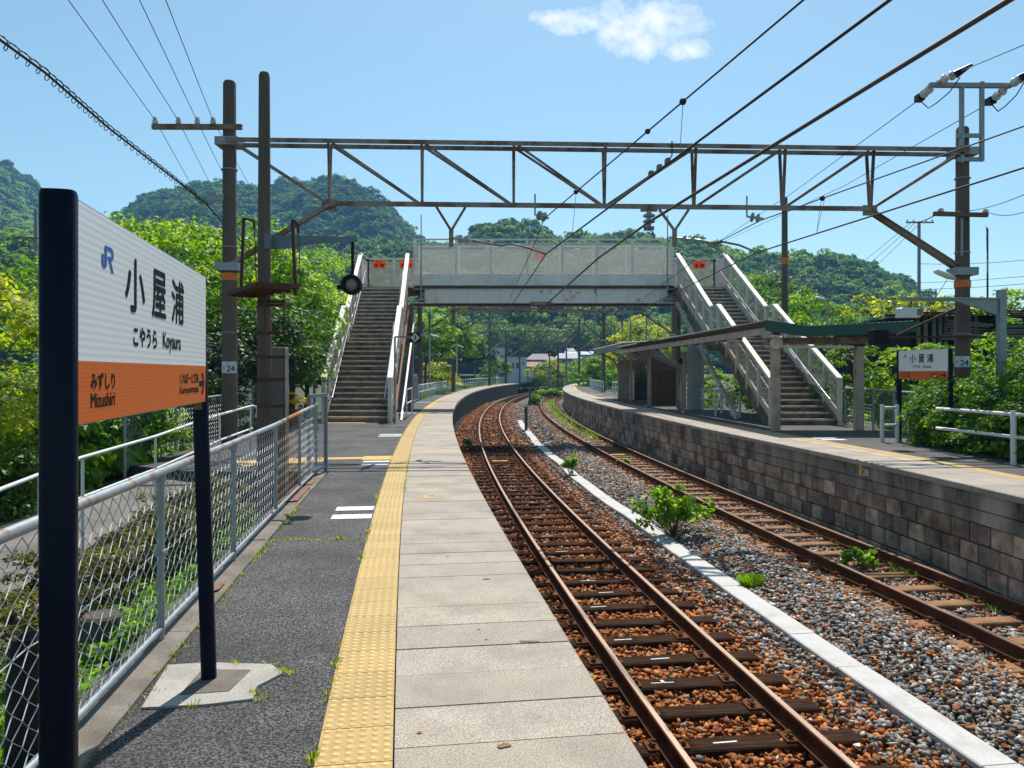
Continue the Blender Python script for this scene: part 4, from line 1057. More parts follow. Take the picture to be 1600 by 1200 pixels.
# lamp on the right pole
t_ = MB(); a, b = at(1497, 437, 16.0), at(1462, 424, 15.6); t_.tube([a, a.lerp(b, .3)], .02, 6); o = t_.build('lamp_arm', M_galv, g1)
t_ = MB(); t_.tube([a.lerp(b, .2), a.lerp(b, .5), b], [.045, .065, .05], 10); t_.build('lamp_housing', M_whiterail, g1, smooth=True)
# black signal box on a rusty bracket from the right pole
t_ = MB(); Yq = 16.0; t_.beam(at(1385, 526.5, Yq), at(1541, 527, Yq), .05, .045); t_.beam(at(1401, 524, Yq), at(1494, 482, Yq), .04, .045); o = t_.build('bracket', M_rustst, g1)
t_ = MB(); a, b = at(1361, 539, Yq), at(1385, 515, Yq); t_.bev(((a.x+b.x)/2, Yq, (a.z+b.z)/2), (b.x-a.x, .25, b.z-a.z), .01); t_.build('signal_box', M_black, o)

# farther gantries
gL = 'catenary gantries over the line'
gantry('second catenary gantry just beyond the footbridge', at(656, 582, 43)[:2], at(1053, 582, 43)[:2], 6.1, 4.9, (7.0, 7.0), det=False, grp=gL)
gantry('third catenary gantry seen under the footbridge deck', at(708.5, 582, 60)[:2], at(943, 582, 62)[:2], 6.5, 5.4, (8.0, 8.0), det=False, grp=gL)
gantry('fourth catenary gantry with its left pole by the dark tree', at(765, 582, 88)[:2], at(905, 582, 92)[:2], 6.3, 5.1, (8.6, 8.0), det=False, grp=gL)
gantry('farthest small catenary gantry before the white house', at(790, 582, 118)[:2], at(938, 582, 124)[:2], 6.0, 4.9, (8.0, 8.4), det=False, grp=gL)
def simple_pole(label, px, ytop, Y, r=.13, zb=-1.0, arms=(), m_=None, cat='utility pole', grp='poles standing beyond the bridge', band=None):
    g = thing('utility_pole', label, cat, at(px, 582, Y)-Z1*1.5, grp)
    x = at(px, 582, Y).x; cpole(x, Y, zb, at(px, ytop, Y).z, r, r*.8, m_ or M_pole, g)
    for (w, z, dz) in arms:
        t_ = MB(); t_.beam((x-w, Y-.1, z), (x+w, Y-.1, z+dz), .07, .09); o = t_.build('crossarm', M_gst, g)
        for k in (-.9, -.45, .45, .9):
            t_ = MB(); t_.lathe((x+w*k, Y-.1, z+dz*(k+1)/2+.04), [(.03, 0), (.05, .05), (.04, .14)], 8); t_.build('pin_insulator', M_porc, o)
    if band:
        t_ = MB(); t_.lathe((x, Y, at(px, band, Y).z), [(r*1.03, 0), (r*1.03, .3)], 16); t_.build('orange_band', M_orange, g)
    return g
M_gpole = mat('grey_pole', (.22, .24, .27), .7, vary=.1, scale=3, metal=.2)
simple_pole('dark pole standing up behind the right end of the bridge', 1226, 308, 36, .165, band=413, arms=())
simple_pole('slim pole with a lamp beside the left platform bend', 671, 486, 52, .08)
simple_pole('thin pole left of the dark evergreen', 716, 500, 78, .11)
simple_pole('thin brown pole in front of the white house', 791, 534, 104, .13)
simple_pole('pole at the right side of the white house', 812, 524, 112, .13)
simple_pole('pole with orange band near the red signal', 872, 540, 92, .13, band=570)
simple_pole('pale pole above the grey roofs', 885, 512, 120, .15, m_=M_gpole)
simple_pole('blue grey steel pole left of the canopy', 929, 488, 90, .12, m_=M_gpole)
simple_pole('brown pole rising over the canopy end', 972, 498, 84, .13)
simple_pole('pale steel pole over the canopy', 985, 500, 70, .09, m_=M_gpole)
simple_pole('thin grey pole over the middle of the canopy', 1010, 474, 52, .06, m_=M_gpole)
simple_pole('pale utility pole with crossarms on the left hillside', 56, 326, 48, .13, m_=M_gpole, arms=((1.3, at(0, 372, 48).z, 0), (1.1, at(0, 378, 48).z-.3, 0)))
simple_pole('slim grey utility pole in the open sky at right', 1436, 346, 50, .12, m_=M_gpole, arms=((.9, at(0, 348, 50).z, 0), ))
simple_pole('utility pole with transformer boxes on the wooded hill', 1257, 428, 75, .16, m_=M_gpole, arms=((1.8, at(0, 433, 75).z, 0), (1.5, at(0, 445, 75).z, 0)))
simple_pole('utility pole with boxes beside the vine covered roof', 1374, 462, 60, .14, m_=M_gpole, arms=((1.2, at(0, 466, 60).z, 0), ))
simple_pole('thin rusty post with television antenna by the old house', 1543, 356, 26, .035, arms=(), m_=M_rustst)
def street_lamp(label, px, ytop, ybase, Y, tip, m_=None):
    g = thing('platform_lamp', label, 'lamp', at(px, 582, Y)-Z1*1.5, 'small lamps on poles')
    a, b = at(px, ybase, Y), at(px, ytop, Y); t_ = MB(); t_.tube([Vector((a.x, Y, -.6)), Vector((a.x, Y, b.z))], .05, 8); t_.build('pole', m_ or M_cream_d, g)
    e = at(tip[0], tip[1], Y); t_ = MB(); s_ = Vector((a.x, Y, b.z-.12)); t_.tube([s_, s_.lerp(e, .3), s_.lerp(e, .7), e], [.03, .06, .07, .05], 8); t_.build('lamp_head', M_whiterail, g, smooth=True)
street_lamp('small white lamp on a thin post left of the stair', 491, 462, 640, 26, (510, 463))
street_lamp('white lamp on a cream post behind the green canopy', 1293, 465, 600, 30, (1274, 465))
street_lamp('lamp on a slim post at the far platform bend', 671.5, 520, 615, 49, (686, 527))
street_lamp('farther lamp on a slim post by the second gantry', 714, 536, 605, 66, (724, 543))
# ------------------------------------------------------------------ signal pole beside the fence
PX_, PY_ = at(413, 582, 9.7).x, 9.7
sp = thing('signal_pole', 'tall brown concrete pole carrying a round black lamp and a rusty work platform', 'pole', (PX_, PY_, 0))
cpole(PX_, PY_, -.7, at(410, 112, 9.7).z, .100, .068, M_pole, sp)
Y = 9.55
t_ = MB(); t_.plate([at(417, 367, Y), at(500, 369, Y), at(558, 370, Y), at(558, 378, Y), at(505, 379, Y), at(437, 389, Y), at(417, 388, Y)], .035, (0, 1, 0)); t_.box(at(420, 377, Y-.02), (.08, .10, .19)); t_.build('arm', mat('arm_blue_grey', (.14, .19, .24), .6, vary=.12, scale=5, dark=(.10, .11, .12), darkamt=.5), sp)
t_ = MB(); t_.beam(at(551, 378, Y), at(551, 431, Y), .032, .03, up=(0, 1, 0)); t_.build('drop_rod', M_black, sp)
c = at(550.5, 445.5, Y); t_ = MB(); r = 15.8/FPX*Y
t_.lathe((c.x, Y-.09, c.z), [(r*.66, .05), (r*.72, .0), (r*.98, .0), (r, .02), (r, .10), (r*.6, .15), (r*.2, .17)], 32, axis='Y'); o = t_.build('round_lamp', M_black, sp, auto=35)
t_ = MB(); t_.lathe((c.x, Y-.075, c.z), [(.001, .004), (r*.35, .008), (r*.55, .016), (r*.66, .030)], 24, axis='Y'); t_.build('lens', mat('lens_brown', (.22, .17, .13), .25, vary=.2, scale=30), o, auto=60)
t_ = MB(); t_.box(at(531, 449, Y-.02), (.06, .06, .05)); t_.tube([at(535, 449, Y), at(528, 449, Y)], .012, 6); t_.build('cable_gland', M_black, o)
# rusty work platform on hangers
t_ = MB(); z = at(0, 458, 9.6).z
pts = [at(357, 449, 9.95), at(393, 447, 10.1), at(466, 466, 9.1), at(402, 469, 8.9)]
t_.plate([(p.x, p.y, z) for p in pts], .03, (0, 0, 1))
for i in range(4):
    a, b = pts[i], pts[(i+1) % 4]; t_.beam((a.x, a.y, z+.03), (b.x, b.y, z+.03), .04, .05)
for f in np.linspace(.15, .85, 5): a = pts[0].lerp(pts[3], f); b = pts[1].lerp(pts[2], f); t_.beam((a.x, a.y, z-.01), (b.x, b.y, z-.01), .03, .03)
t_.build('work_platform', M_rustst, sp)
for q0, q1, q2 in (((377, 447), (381, 342), (397, 346)), ((462, 462), (457, 344), (466, 352))):
    t_ = MB(); yy = 9.9 if q0[0] < 400 else 9.2; A_, B_, C_ = at(*q0, yy), at(*q1, yy), at(*q2, yy)
    t_.beam(A_, B_, .035, .03, up=(0, 1, 0)); t_.tube([B_, B_.lerp(C_, .5)+Z1*.01, C_, C_-Z1*.09], .018, 6); t_.tube([C_-Z1*.02, C_+Vector((.03, 0, -.75))], .006, 5); t_.build('hanger', M_rustst, sp)
# rusty ladder below the platform
lx0, lx1 = at(436, 582, 9.62).x, at(446, 582, 9.62).x
t_ = MB(); t_.tube([(lx1, 9.55, z), (lx1+.01, 9.55, -.4)], .010, 6); t_.tube([(at(418, 582, 9.6).x, 9.5, z), (at(418, 582, 9.6).x, 9.5, z-.5)], .009, 5)
t_.build('ladder_rail', M_rustst, sp)
for y in (471, 477, 520, 558, 593, 634, 678):
    t_ = MB(); t_.beam(at(402, y, 9.58), at(446, y, 9.58), .03, .035 if y < 580 else .05); t_.build('band', M_rustst, sp)
# the paler square post behind it
t_ = MB(); a = at(436, 582, 10.0); t_.bev((a.x, 10.0, .55), (.20, .20, 2.56), .012); o = t_.build('concrete_post', M_pale_post, None); tag(o, 'short pale square concrete post behind the tall signal pole', 'post')
for y in (591, 635): pass

# ------------------------------------------------------------------ chain link fence along the near platform
def chain_mesh(name, P0, P1, z0a, z1a, z0b, z1b, m_, parent, pitch=.058, r=.0024, n=3):
    """woven wire between two posts; heights given at both ends"""
    P0, P1 = Vector(P0), Vector(P1); L_ = (P1-P0).length; d = (P1-P0)/L_; nn = Vector((-d.y, d.x, 0)); mb_ = MB()
    k = 0; x = 0.0
    while x < L_:
        f = x/L_; zb, zt = z0a+(z0b-z0a)*f, z1a+(z1b-z1a)*f; steps = int((zt-zb)/.046); pts = []
        for i in range(steps+1):
            sx = pitch/2 if (i+k) % 2 else -pitch/2
            xx = min(max(x+sx*1.04, 0), L_); pts.append(P0+d*xx+nn*(.0035 if i % 2 else -.0035)+Z1*(zb+(zt-zb)*i/steps))
        mb_.tube(pts, r, n, cap=False); x += pitch; k += 1
    return mb_.build(name, m_, parent)
cf = thing('chain_link_fence', 'long galvanised chain link fence with rusting top pipe along the near platform', 'fence', line(6, -1.28))
FO = -1.285
post_s = [0.35, 2.25]
# post stations from the photograph: x = 245, 361, 427, 466 ...
def s_of_px(px):
    ss_ = np.linspace(1.2, 13, 600); best = min(ss_, key=lambda q: abs(800+FPX*line(q, FO).x/line(q, FO).y-px)); return float(best)
fp = [1.05, 2.45, s_of_px(251), s_of_px(365), s_of_px(431), s_of_px(468), s_of_px(494)]
zt_px = {0: None, 1: None, 2: 738, 3: 692, 4: 664, 5: 645, 6: 633}
def ztop(i):
    if zt_px[i] is None: return .955
    return at(0, zt_px[i], line(fp[i], FO).y).z
fz = [ztop(i) for i in range(7)]
rail = MB(); rail.tube([line(s_, FO, float(np.interp(s_, fp, fz))) for s_ in np.linspace(fp[0], fp[-1], 24)], .024, 12); rail.build('top_rail', M_galv_r, cf, smooth=True)
rail = MB(); s0_, s1_ = fp[4]+.75*(fp[5]-fp[4])*0+.35*(fp[5]-fp[4]), fp[5]
rail.tube([line(s_, FO, float(np.interp(s_, fp, fz))) for s_ in np.linspace(s0_, s1_, 5)], .0245, 12); rail.build('rusted_rail_section', M_rustbr, cf, smooth=True)
rail = MB(); rail.tube([line(s_, FO, .085) for s_ in np.linspace(fp[0], fp[-1], 24)], .017, 10); rail.build('bottom_rail', M_galv, cf, smooth=True)
rail = MB(); pts = []
for s_ in np.linspace(fp[0], fp[-1], 60): pts.append(line(s_, FO-.01, .50+.012*math.sin(s_*9)))
rail.tube(pts, .003, 5); rail.build('middle_wire', M_wire, cf)
for i, s_ in enumerate(fp):
    p = line(s_, FO, 0); t_ = MB(); t_.tube([p, p+Z1*(fz[i]+.005)], .020, 12); t_.tube([p+Z1*(fz[i]-.055), p+Z1*(fz[i]+.0)], .027, 12); t_.box(p+Z1*.51, (.055, .055, .02)); t_.build('post', M_galv, cf, auto=40)
for i in range(len(fp)-1):
    chain_mesh('wire_mesh', line(fp[i]+.02, FO), line(fp[i+1]-.02, FO), .095, fz[i]-.03, .095, fz[i+1]-.03, M_wire if i != 4 else mat('fence_wire_rusty', (.30, .24, .18), .6, metal=.3, vary=.3, scale=6, rust=(.25, .12, .05), rustamt=.5, rscale=3), cf)
# taller end panel
a, b = line(fp[-1]+.02, FO), line(s_of_px(506)+.55, FO+.0)
a = Vector((at(483, 582, 10.6).x, 10.6, 0)); b = Vector((at(509, 582, 11.35).x, 11.35, 0))
t_ = MB(); 
for p in (a, b): t_.beam(p, p+Z1*1.17, .05, .05, up=(0, 1, 0))
t_.beam(a+Z1*1.17, b+Z1*1.17, .05, .05); t_.beam(a+Z1*.12, b+Z1*.12, .04, .04)
ep = thing('fence_end_panel', 'tall narrow grey mesh panel at the far end of the chain link fence', 'fence panel', (a.x, a.y, 0)); t_.build('frame', mat('panel_blue_grey', (.17, .21, .26), .6, vary=.15, scale=6, rust=(.25, .12, .05), rustamt=.1, rscale=6), ep)
chain_mesh('wire_mesh', a, b, .14, 1.15, .14, 1.15, M_wire, ep)

# ------------------------------------------------------------------ station name boards
V3 = Vector
def name_board(label, Pn, Pf, ztn, zbn, left_small, right_small, base_z, near_w, tilt=0.0):
    """panel from Pn to Pf (x, y); the writing runs from Pn to Pf"""
    nb = thing('station_name_board', label, 'name board', (Pf[0], Pf[1], 0))
    a, b = Vector((Pn[0], Pn[1], 0)), Vector((Pf[0], Pf[1], 0)); L_ = (b-a).length; d = (b-a)/L_; nrm = d.cross(Z1); a = a-nrm*.0235; b = b-nrm*.0235
    H = ztn-zbn
    def pt(u, v, w=0.0): return a+d*(u*L_)+Z1*(ztn-v*H)+nrm*w
    p = MB(); p.plate([pt(0, 0, -.022), pt(1, 0, -.022), pt(1, 1, -.022), pt(0, 1, -.022)], .044, nrm); core = p.build('panel', M_galv, nb)
    p = MB(); p.add([pt(.004, .006, .0235), pt(.996, .006, .0235), pt(.996, .7145, .0235), pt(.004, .7145, .0235)], [(0, 1, 2, 3)]); p.build('white_sheet', M_sheet, core)
    p = MB(); p.add([pt(.004, .7150, .0237), pt(.996, .7150, .0237), pt(.996, .996, .0237), pt(.004, .996, .0237)], [(0, 1, 2, 3)]); p.build('orange_sheet', M_osheet, core)
    ux_, uz_ = d, Z1; org = pt(0, 1)
    def T(s_, u0, u1, v0, v1, bold=0.0): 
        t_ = MB(); text(t_, s_, org, ux_, uz_, u0*L_, u1*L_, (1-v1)*H, (1-v0)*H, .0245, bold); return t_
    K = MB()
    for ch, u0, u1 in (('小', .245, .375), ('屋', .432, .545), ('浦', .600, .722)):
        x = T(ch, u0, u1, .145, .430, .0045); K.add(x.v, x.f)
    for s_, u0, u1, v0, v1, bd in (('こやうら', .297, .468, .512, .618, .0028), ('Koyaura', .520, .690, .512, .640, .0022)):
        x = T(s_, u0, u1, v0, v1, bd); K.add(x.v, x.f)
    for (s1, s2), u0, u1 in ((left_small, .060, .183), (right_small, .680, .895 if len(right_small[0]) > 5 else .83)):
        if len(s1) > 5 and u0 < .5: u1 = .26
        x = T(s1, u0, u1, .768, .845, .0015); K.add(x.v, x.f)
        x = T(s2, u0, u1, .862, .930, .001); K.add(x.v, x.f)
    # arrow on the right
    ar = MB(); w = .0246; u0, u1, vm = .905, .975, .852
    if len(right_small[0]) <= 5: u0, u1 = .86, .96
    pts = [(u0, vm-.022), (u1-.022, vm-.022), (u1-.045, vm-.083), (u1-.020, vm-.083), (u1, vm), (u1-.020, vm+.083), (u1-.045, vm+.083), (u1-.022, vm+.022), (u0, vm+.022)]
    ar.add([pt(u, v, w) for u, v in pts], [(8, 0, 1, 7), (1, 2, 3, 4), (7, 1, 4), (7, 4, 5, 6)])
    K.add(ar.v, ar.f)
    k = K.build('lettering', M_ink, core)
    # railway company letters
    J = MB(); w = .0247; U0, U1, V0, V1 = .112, .176, .145, .268
    if True:
        def q(x, y): return pt(U0+(U1-U0)*x, V1-(V1-V0)*y, w)
        def poly(ps): J.add([q(*p_) for p_ in ps], [tuple(range(len(ps)))])
        pass
        # J: stem with a round hook
        th = .175
        poly([(.42-th, .28), (.42, .28), (.42, 1.0), (.42-th, 1.0)]) 
        def arc(cx_, cy_, ro, ri, a0, a1, n=8, sy=1.0):
            for i in range(n):
                t0, t1 = a0+(a1-a0)*i/n, a0+(a1-a0)*(i+1)/n
                poly([(cx_+ri*math.cos(t0), cy_+ri*math.sin(t0)*sy), (cx_+ro*math.cos(t0), cy_+ro*math.sin(t0)*sy), (cx_+ro*math.cos(t1), cy_+ro*math.sin(t1)*sy), (cx_+ri*math.cos(t1), cy_+ri*math.sin(t1)*sy)])
        arc(.21, .28, .21, .045, math.pi, 2*math.pi, 10, 1.0)
        poly([(0, .28), (.165, .28), (.165, .62), (0, .62)])
        poly([(.4205, .84), (.80, .84), (.80, 1.0), (.4205, 1.0)])
        arc(.79, .73, .27*.78, .085*.55, -math.pi/2, math.pi/2, 8, 1.28)
        poly([(.56, .46), (.79, .46), (.79, .62), (.56, .62)])
        poly([(.58, .459), (.76, .459), (1.02, 0), (.82, 0)])
        poly([(.4795, .47), (.5595, .47), (.5595, .60), (.4795, .60)])
    J.build('logo', M_jrblue, core)
    # posts: flattened oval section
    for P_, uu, nmz in ((a+nrm*.012, -.020, ztn+.012), (b, 1.0+.012, ztn-.003)):
        c0 = P_+d*(uu*L_ if uu < 0 else .012)-nrm*.022; t_ = MB(); rx, ry = .030, (near_w if uu < 0 else near_w*.8)/2
        ln_ = V3((tilt, 0, 0)) if uu > 0 else V3((0, 0, 0))
        ring = []
        for k in range(20):
            t0 = 2*math.pi*k/20; cx_, sx_ = math.cos(t0), math.sin(t0)
            ring.append((math.copysign(abs(cx_)**.6, cx_)*rx, math.copysign(abs(sx_)**.6, sx_)*ry))
        vs = [c0+ln_+d*x+nrm*y+Z1*base_z for x, y in ring]+[c0+d*x+nrm*y+Z1*(nmz-.012) for x, y in ring]+[c0+d*x*.85+nrm*y*.93+Z1*nmz for x, y in ring]
        fs = [(k, (k+1) % 20, 20+(k+1) % 20, 20+k) for k in range(20)]+[(20+k, 20+(k+1) % 20, 40+(k+1) % 20, 40+k) for k in range(20)]+[tuple(range(40, 60))]
        t_.add(vs, fs); t_.build('post', M_navy, nb, auto=40)
    for uu in (.965,):
        t_ = MB(); t_.plate([pt(uu, 1.005, -.02), pt(uu+.03, 1.005, -.02), pt(uu+.03, 1.06, -.02), pt(uu, 1.06, -.02)], .03, nrm); t_.build('bracket', mat('bracket_bronze', (.20, .11, .05), .5, metal=.4), nb)
    return nb
nb1 = name_board('large white and orange station name board facing the near platform', (-1.158-.004, 2.043+.01), (-1.492, 3.745), 1.965, 1.358, ('みずしり', 'Mizushiri'), ('くれぽーとぴあ', 'Kure-portopia'), -.05, .088, .062)
nb2 = name_board('distant white and orange station name board by the hedge on the far platform', (8.38, 16.65), (8.50, 14.97), 1.965, 1.358, ('くれぽーとぴあ', 'Kure-portopia'), ('みずしり', 'Mizushiri'), -.05, .10)
# concrete footing round the far post
t_ = MB(); pts = [at(221, 1108, 1), at(437, 1101, 1), at(441, 1040, 1), at(330, 1036, 1), at(262, 1040, 1)]
def onp(px, py, z=0.0): Yq = (EYE-z)*FPX/(py-HOR); return Vector(((px-800)/FPX*Yq, Yq, z))
pp = [onp(221, 1108), onp(320, 1103), onp(395, 1094), onp(402, 1074), onp(418, 1066), onp(441, 1054), onp(424, 1040), onp(330, 1037), onp(262, 1041)]
t_.prism([(p.x, p.y) for p in pp], -.1, .008); o = t_.build('footing', M_pad, None); tag(o, 'pale rough concrete footing around the post of the near name board', 'footing')
t_ = MB(); pp = [onp(281, 1086, .0085), onp(358, 1080, .0085), onp(392, 1047, .0085), onp(316, 1046, .0085)]
t_.prism([(p.x, p.y) for p in pp], .0, .011); t_.build('collar', M_kerb, o)

# ------------------------------------------------------------------ ramp handrail and back fence
hr = thing('ramp_handrail', 'white pipe handrail climbing beside the ramp behind the fence', 'handrail', (-4.7, 9, 0))
def rail_pt(px, py, Y): return at(px, py, Y)
hp = [(-60, 798, 5.9), (0, 765, 6.6), (60, 742, 7.3), (125, 716, 8.1), (243, 682, 9.9), (300, 662, 11.0), (343, 648, 12.6), (394, 634, 14.4)]
pts = [at(*p) for p in hp]
t_ = MB(); e = pts[-1]; t_.tube(pts+[e+Vector((.06, .05, -.02)), e+Vector((.08, .06, -.10)), e+Vector((.05, .04, -.22))], .021, 8); t_.build('top_rail', M_whiterail, hr, smooth=True)
t_ = MB(); t_.tube([p-Z1*.42 for p in pts], .017, 8); 
t_.build('lower_rail', M_whiterail, hr, smooth=True)
for px, Yq in ((-20, 6.4), (62, 7.32), (127, 8.15), (242, 9.9), (343, 12.6), (391, 14.3)):
    Ys_ = [p.y for p in pts]; x = float(np.interp(Yq, Ys_, [p.x for p in pts])); zt = float(np.interp(Yq, Ys_, [p.z for p in pts]))
    t_ = MB(); t_.tube([(x, Yq, zt-1.05), (x, Yq, zt)], .017, 8); t_.build('post', M_whiterail, hr)
bf = thing('chain_link_fence', 'grey mesh fence on the far side of the ramp near the stair', 'fence', (-7.0, 18, 0))
bp = [at(300, 645, 12.0), at(349, 630, 14.0), at(395, 618, 17.2), at(440, 613, 19.6), at(468, 611, 21.2), at(480, 612, 22.9)]
bp = [(-6.05, 12.0, .92), (-6.35, 14.5, .95), (-6.6, 17.5, .98), (-6.75, 20, 1.0), (-6.85, 22.8, 1.0)]
t_ = MB(); t_.tube([Vector(p) for p in bp], .022, 8); t_.build('top_rail', M_galv, bf)
for p in bp: t_ = MB(); t_.tube([Vector((p[0], p[1], -.3)), Vector(p)], .025, 8); t_.build('post', M_galv, bf)
for i in range(4):
    a, b = bp[i], bp[i+1]; chain_mesh('wire_mesh', (a[0], a[1], 0), (b[0], b[1], 0), 0, a[2], 0, b[2], M_wire, bf, r=.0025, pitch=.08)

# ------------------------------------------------------------------ white pipe fences along the platforms
def pipe_fence(label, pts, hz, m_, grp=None, posts=None, name='platform_fence', r=.03, low=.45, top=.82):
    f = thing(name, label, 'fence', tuple(pts[0])[:2]+(0,), grp)
    for z in (top, low):
        t_ = MB(); t_.tube([Vector((p[0], p[1], z+(p[2] if len(p) > 2 else 0))) for p in pts], r, 8); t_.build('rail', m_, f, smooth=True)
    for p in (posts or pts):
        t_ = MB(); z = p[2] if len(p) > 2 else 0; t_.tube([Vector((p[0], p[1], -.2+z)), Vector((p[0], p[1], top+.06+z))], r*1.5, 8); t_.build('post', m_, f)
    return f
seg = lambda s0, s1, o, d, ff=None: [tuple(line(s_, o+(ff(s_) if ff else 0)))[:2] for s_ in np.arange(s0, s1+.01, d)]
pipe_fence('white two rail pipe fence on the near platform just past the gate panel', seg(41, 60, -1.15, 1.55), 0, M_whiterail, 'white pipe fences')
pipe_fence('white two rail pipe fence curving to the far end of the near platform', seg(61.5, 103, -1.15, 1.9), 0, M_whiterail, 'white pipe fences')
pipe_fence('white pipe fence at the far end of the far platform', seg(58, 112, EDGE_R+2.75, 2.0, edR), 0, M_whiterail, 'white pipe fences')
pipe_fence('short white pipe fence just beyond the waiting hut', seg(45.5, 56.5, EDGE_R+3.15, 1.6, edR), 0, M_whiterail, 'white pipe fences')
# right platform, nearest fence in the hedge
p = [at(1588, 725, 12.5)[:2], (8.28, 13.9), (8.22, 15.2)]
pipe_fence('white pipe fence half swallowed by the hedge on the far platform', [(8.75, 10.2), (8.17, 12.45), (8.10, 13.5), (8.02, 14.5)], 0, M_whiterail, 'white pipe fences', posts=[(8.16, 12.5), (8.75, 10.2)])
pipe_fence('short white pipe rail at the foot of the distant name board', [(8.0, 16.6), (8.34, 16.62)], 0, M_whiterail, 'white pipe fences', top=.74, low=.36)
pipe_fence('white pipe rail beside the brown waiting hut', [(7.15, 32.2), (7.6, 30.6), (7.75, 28.4), (7.55, 26.4)], 0, M_whiterail, 'white pipe fences')
pipe_fence('small white barrier frame beside the right stair', [(7.0, 26.4), (7.6, 25.6)], 0, M_whiterail, 'white pipe fences', r=.025)

# chain link fence right of the right stair
rf = thing('chain_link_fence', 'grey mesh fence between the right stair and the distant name board', 'fence', (10, 19.5, 0))
rp = [(9.55, 22.0), (9.5, 20.2), (9.2, 18.5), (8.95, 17.0)]
t_ = MB(); t_.tube([Vector((x, y, 1.05)) for x, y in rp], .025, 8); t_.build('top_rail', M_galv, rf)
for x, y in rp: t_ = MB(); t_.tube([Vector((x, y, -.2)), Vector((x, y, 1.05))], .03, 8); t_.build('post', M_galv, rf)
for i in range(3): chain_mesh('wire_mesh', rp[i]+(0,), rp[i+1]+(0,), .02, 1.04, .02, 1.04, M_wire, rf, r=.0025, pitch=.08)

# ------------------------------------------------------------------ green platform canopy
M_green = mat('canopy_green', (.008, .075, .055), .5, vary=.15, scale=2, dark=(.02, .05, .04), darkamt=.4, dscale=3)
M_brownw = mat('old_brown_paint', (.30, .20, .135), .75, vary=.2, scale=3, bump=.15, dark=(.08, .045, .03), darkamt=.8, dscale=2.5)
M_colm = mat('canopy_column_paint', (.52, .41, .32), .7, vary=.12, scale=3, dark=(.2, .13, .09), darkamt=.6, dscale=3, rust=(.2, .1, .05), rustamt=.1, rscale=5)
M_under = mat('roof_underside', (.19, .125, .085), .85, vary=.25, scale=3, dark=(.05, .03, .02), darkamt=.7, dscale=2)
cp = thing('platform_canopy', 'green folded canopy with brown beams and posts over the far platform', 'canopy', (7, 20, 0))
def PR(Y, o): # point at distance Y ahead with offset o from the right edge
    s_ = sY(Y+o*.12); return line(s_, EDGE_R+edR(s_)+o)
YF = 19.3
prof = [(6.37, 2.82), (7.45, 2.67), (10.2, 2.80)]      # eave, valley, outer edge
f_ = MB()
for (x0, z0), (x1, z1) in zip(prof[:-1], prof[1:]):
    f_.plate([(x0, YF, z0), (x1, YF, z1), (x1, YF, z1-.28), (x0, YF, z0-.27)], .03, (0, 1, 0))
f_.build('fascia', M_green, cp)
# corrugated sheets: over the post bay, then a narrow strip along the platform to the hut
def corr(mb_, A, B, C, D, n, amp=.022):
    """sheet A-B (front) to D-C (back) with n corrugations running front to back"""
    vs = []; m_ = n*4
    for i in range(m_+1):
        f = i/m_; z = amp*math.sin(2*math.pi*i/4)
        for P_, Q_ in ((A, B), (D, C)): q = P_.lerp(Q_, f); vs.append(q+Z1*z)
    mb_.add(vs, [(2*i, 2*i+2, 2*i+3, 2*i+1) for i in range(m_)])
roof = MB(); V_ = Vector
corr(roof, V_((7.45, YF+.03, 2.66)), V_((10.2, YF+.03, 2.79)), V_((10.1, 21.6, 2.79)), V_((7.35, 21.6, 2.66)), 20)
eave = []
for Yq in np.linspace(YF+.03, 37.5, 14):
    f = (Yq-YF)/(37.5-YF); ex = float(np.interp(Yq, [19.3, 25, 31, 37.5], [6.37, 5.98, 5.55, 5.12])); eave.append(V_((ex, Yq, 2.80-.06*f)))
for i in range(len(eave)-1):
    a, b = eave[i], eave[i+1]; w = 1.05
    # corrugations run across the strip, so the eave edge shows them
    corr(roof, a, b, b+V_((w, 0, -.14)), a+V_((w, 0, -.14)), 9, .03)
roof.build('corrugated_roof', M_green, cp)
un = MB()
for i in range(len(eave)-1):
    a, b = eave[i], eave[i+1]; w = 1.0
    un.add([a+V_((.03, 0, -.035)), b+V_((.03, 0, -.035)), b+V_((w, 0, -.17)), a+V_((w, 0, -.17))], [(0, 1, 2, 3)])
un.add([(6.42, YF+.05, 2.76), (7.45, YF+.05, 2.60), (7.40, 21.6, 2.60), (6.2, 21.6, 2.76)], [(0, 1, 2, 3)]); un.add([(7.45, YF+.05, 2.60), (10.1, YF+.05, 2.73), (10.1, 21.6, 2.73), (7.45, 21.6, 2.60)], [(0, 1, 2, 3)])
un.build('soffit', M_under, cp)
bm_ = MB(); 
for i in range(len(eave)-1):
    a, b = eave[i], eave[i+1]; bm_.beam(a+V_((.16, 0, -.235)), b+V_((.16, 0, -.235)), .05, .17)
bm_.build('eave_beam', mat('pale_eave_beam', (.60, .52, .45), .7, vary=.1, scale=2, dark=(.22, .14, .1), darkamt=.6, dscale=2), cp)
for i in range(len(eave)):
    a = eave[i]+V_((0, .09, 0)); q = MB(); q.beam(a+V_((.20, 0, -.14)), a+V_((1.0, 0, -.25)), .06, .09); q.build('rafter', M_brownw, cp)
b_ = MB(); b_.beam((6.55, 19.85, 2.30), (9.55, 19.95, 2.34), .12, .18); b_.build('cross_beam', M_brownw, cp)
b_ = MB(); b_.beam((6.6, 20.0, 2.17), (8.9, 20.0, 2.17), .05, .06); b_.build('conduit', M_cream, cp)
for x, Yq in ((at(1211.5, 582, 19.8).x, 19.8), (at(1341.5, 582, 20.1).x, 20.1)):
    b_ = MB(); b_.bev((x, Yq, 1.08), (.21, .19, 2.2), .012); b_.build('column', M_colm, cp)
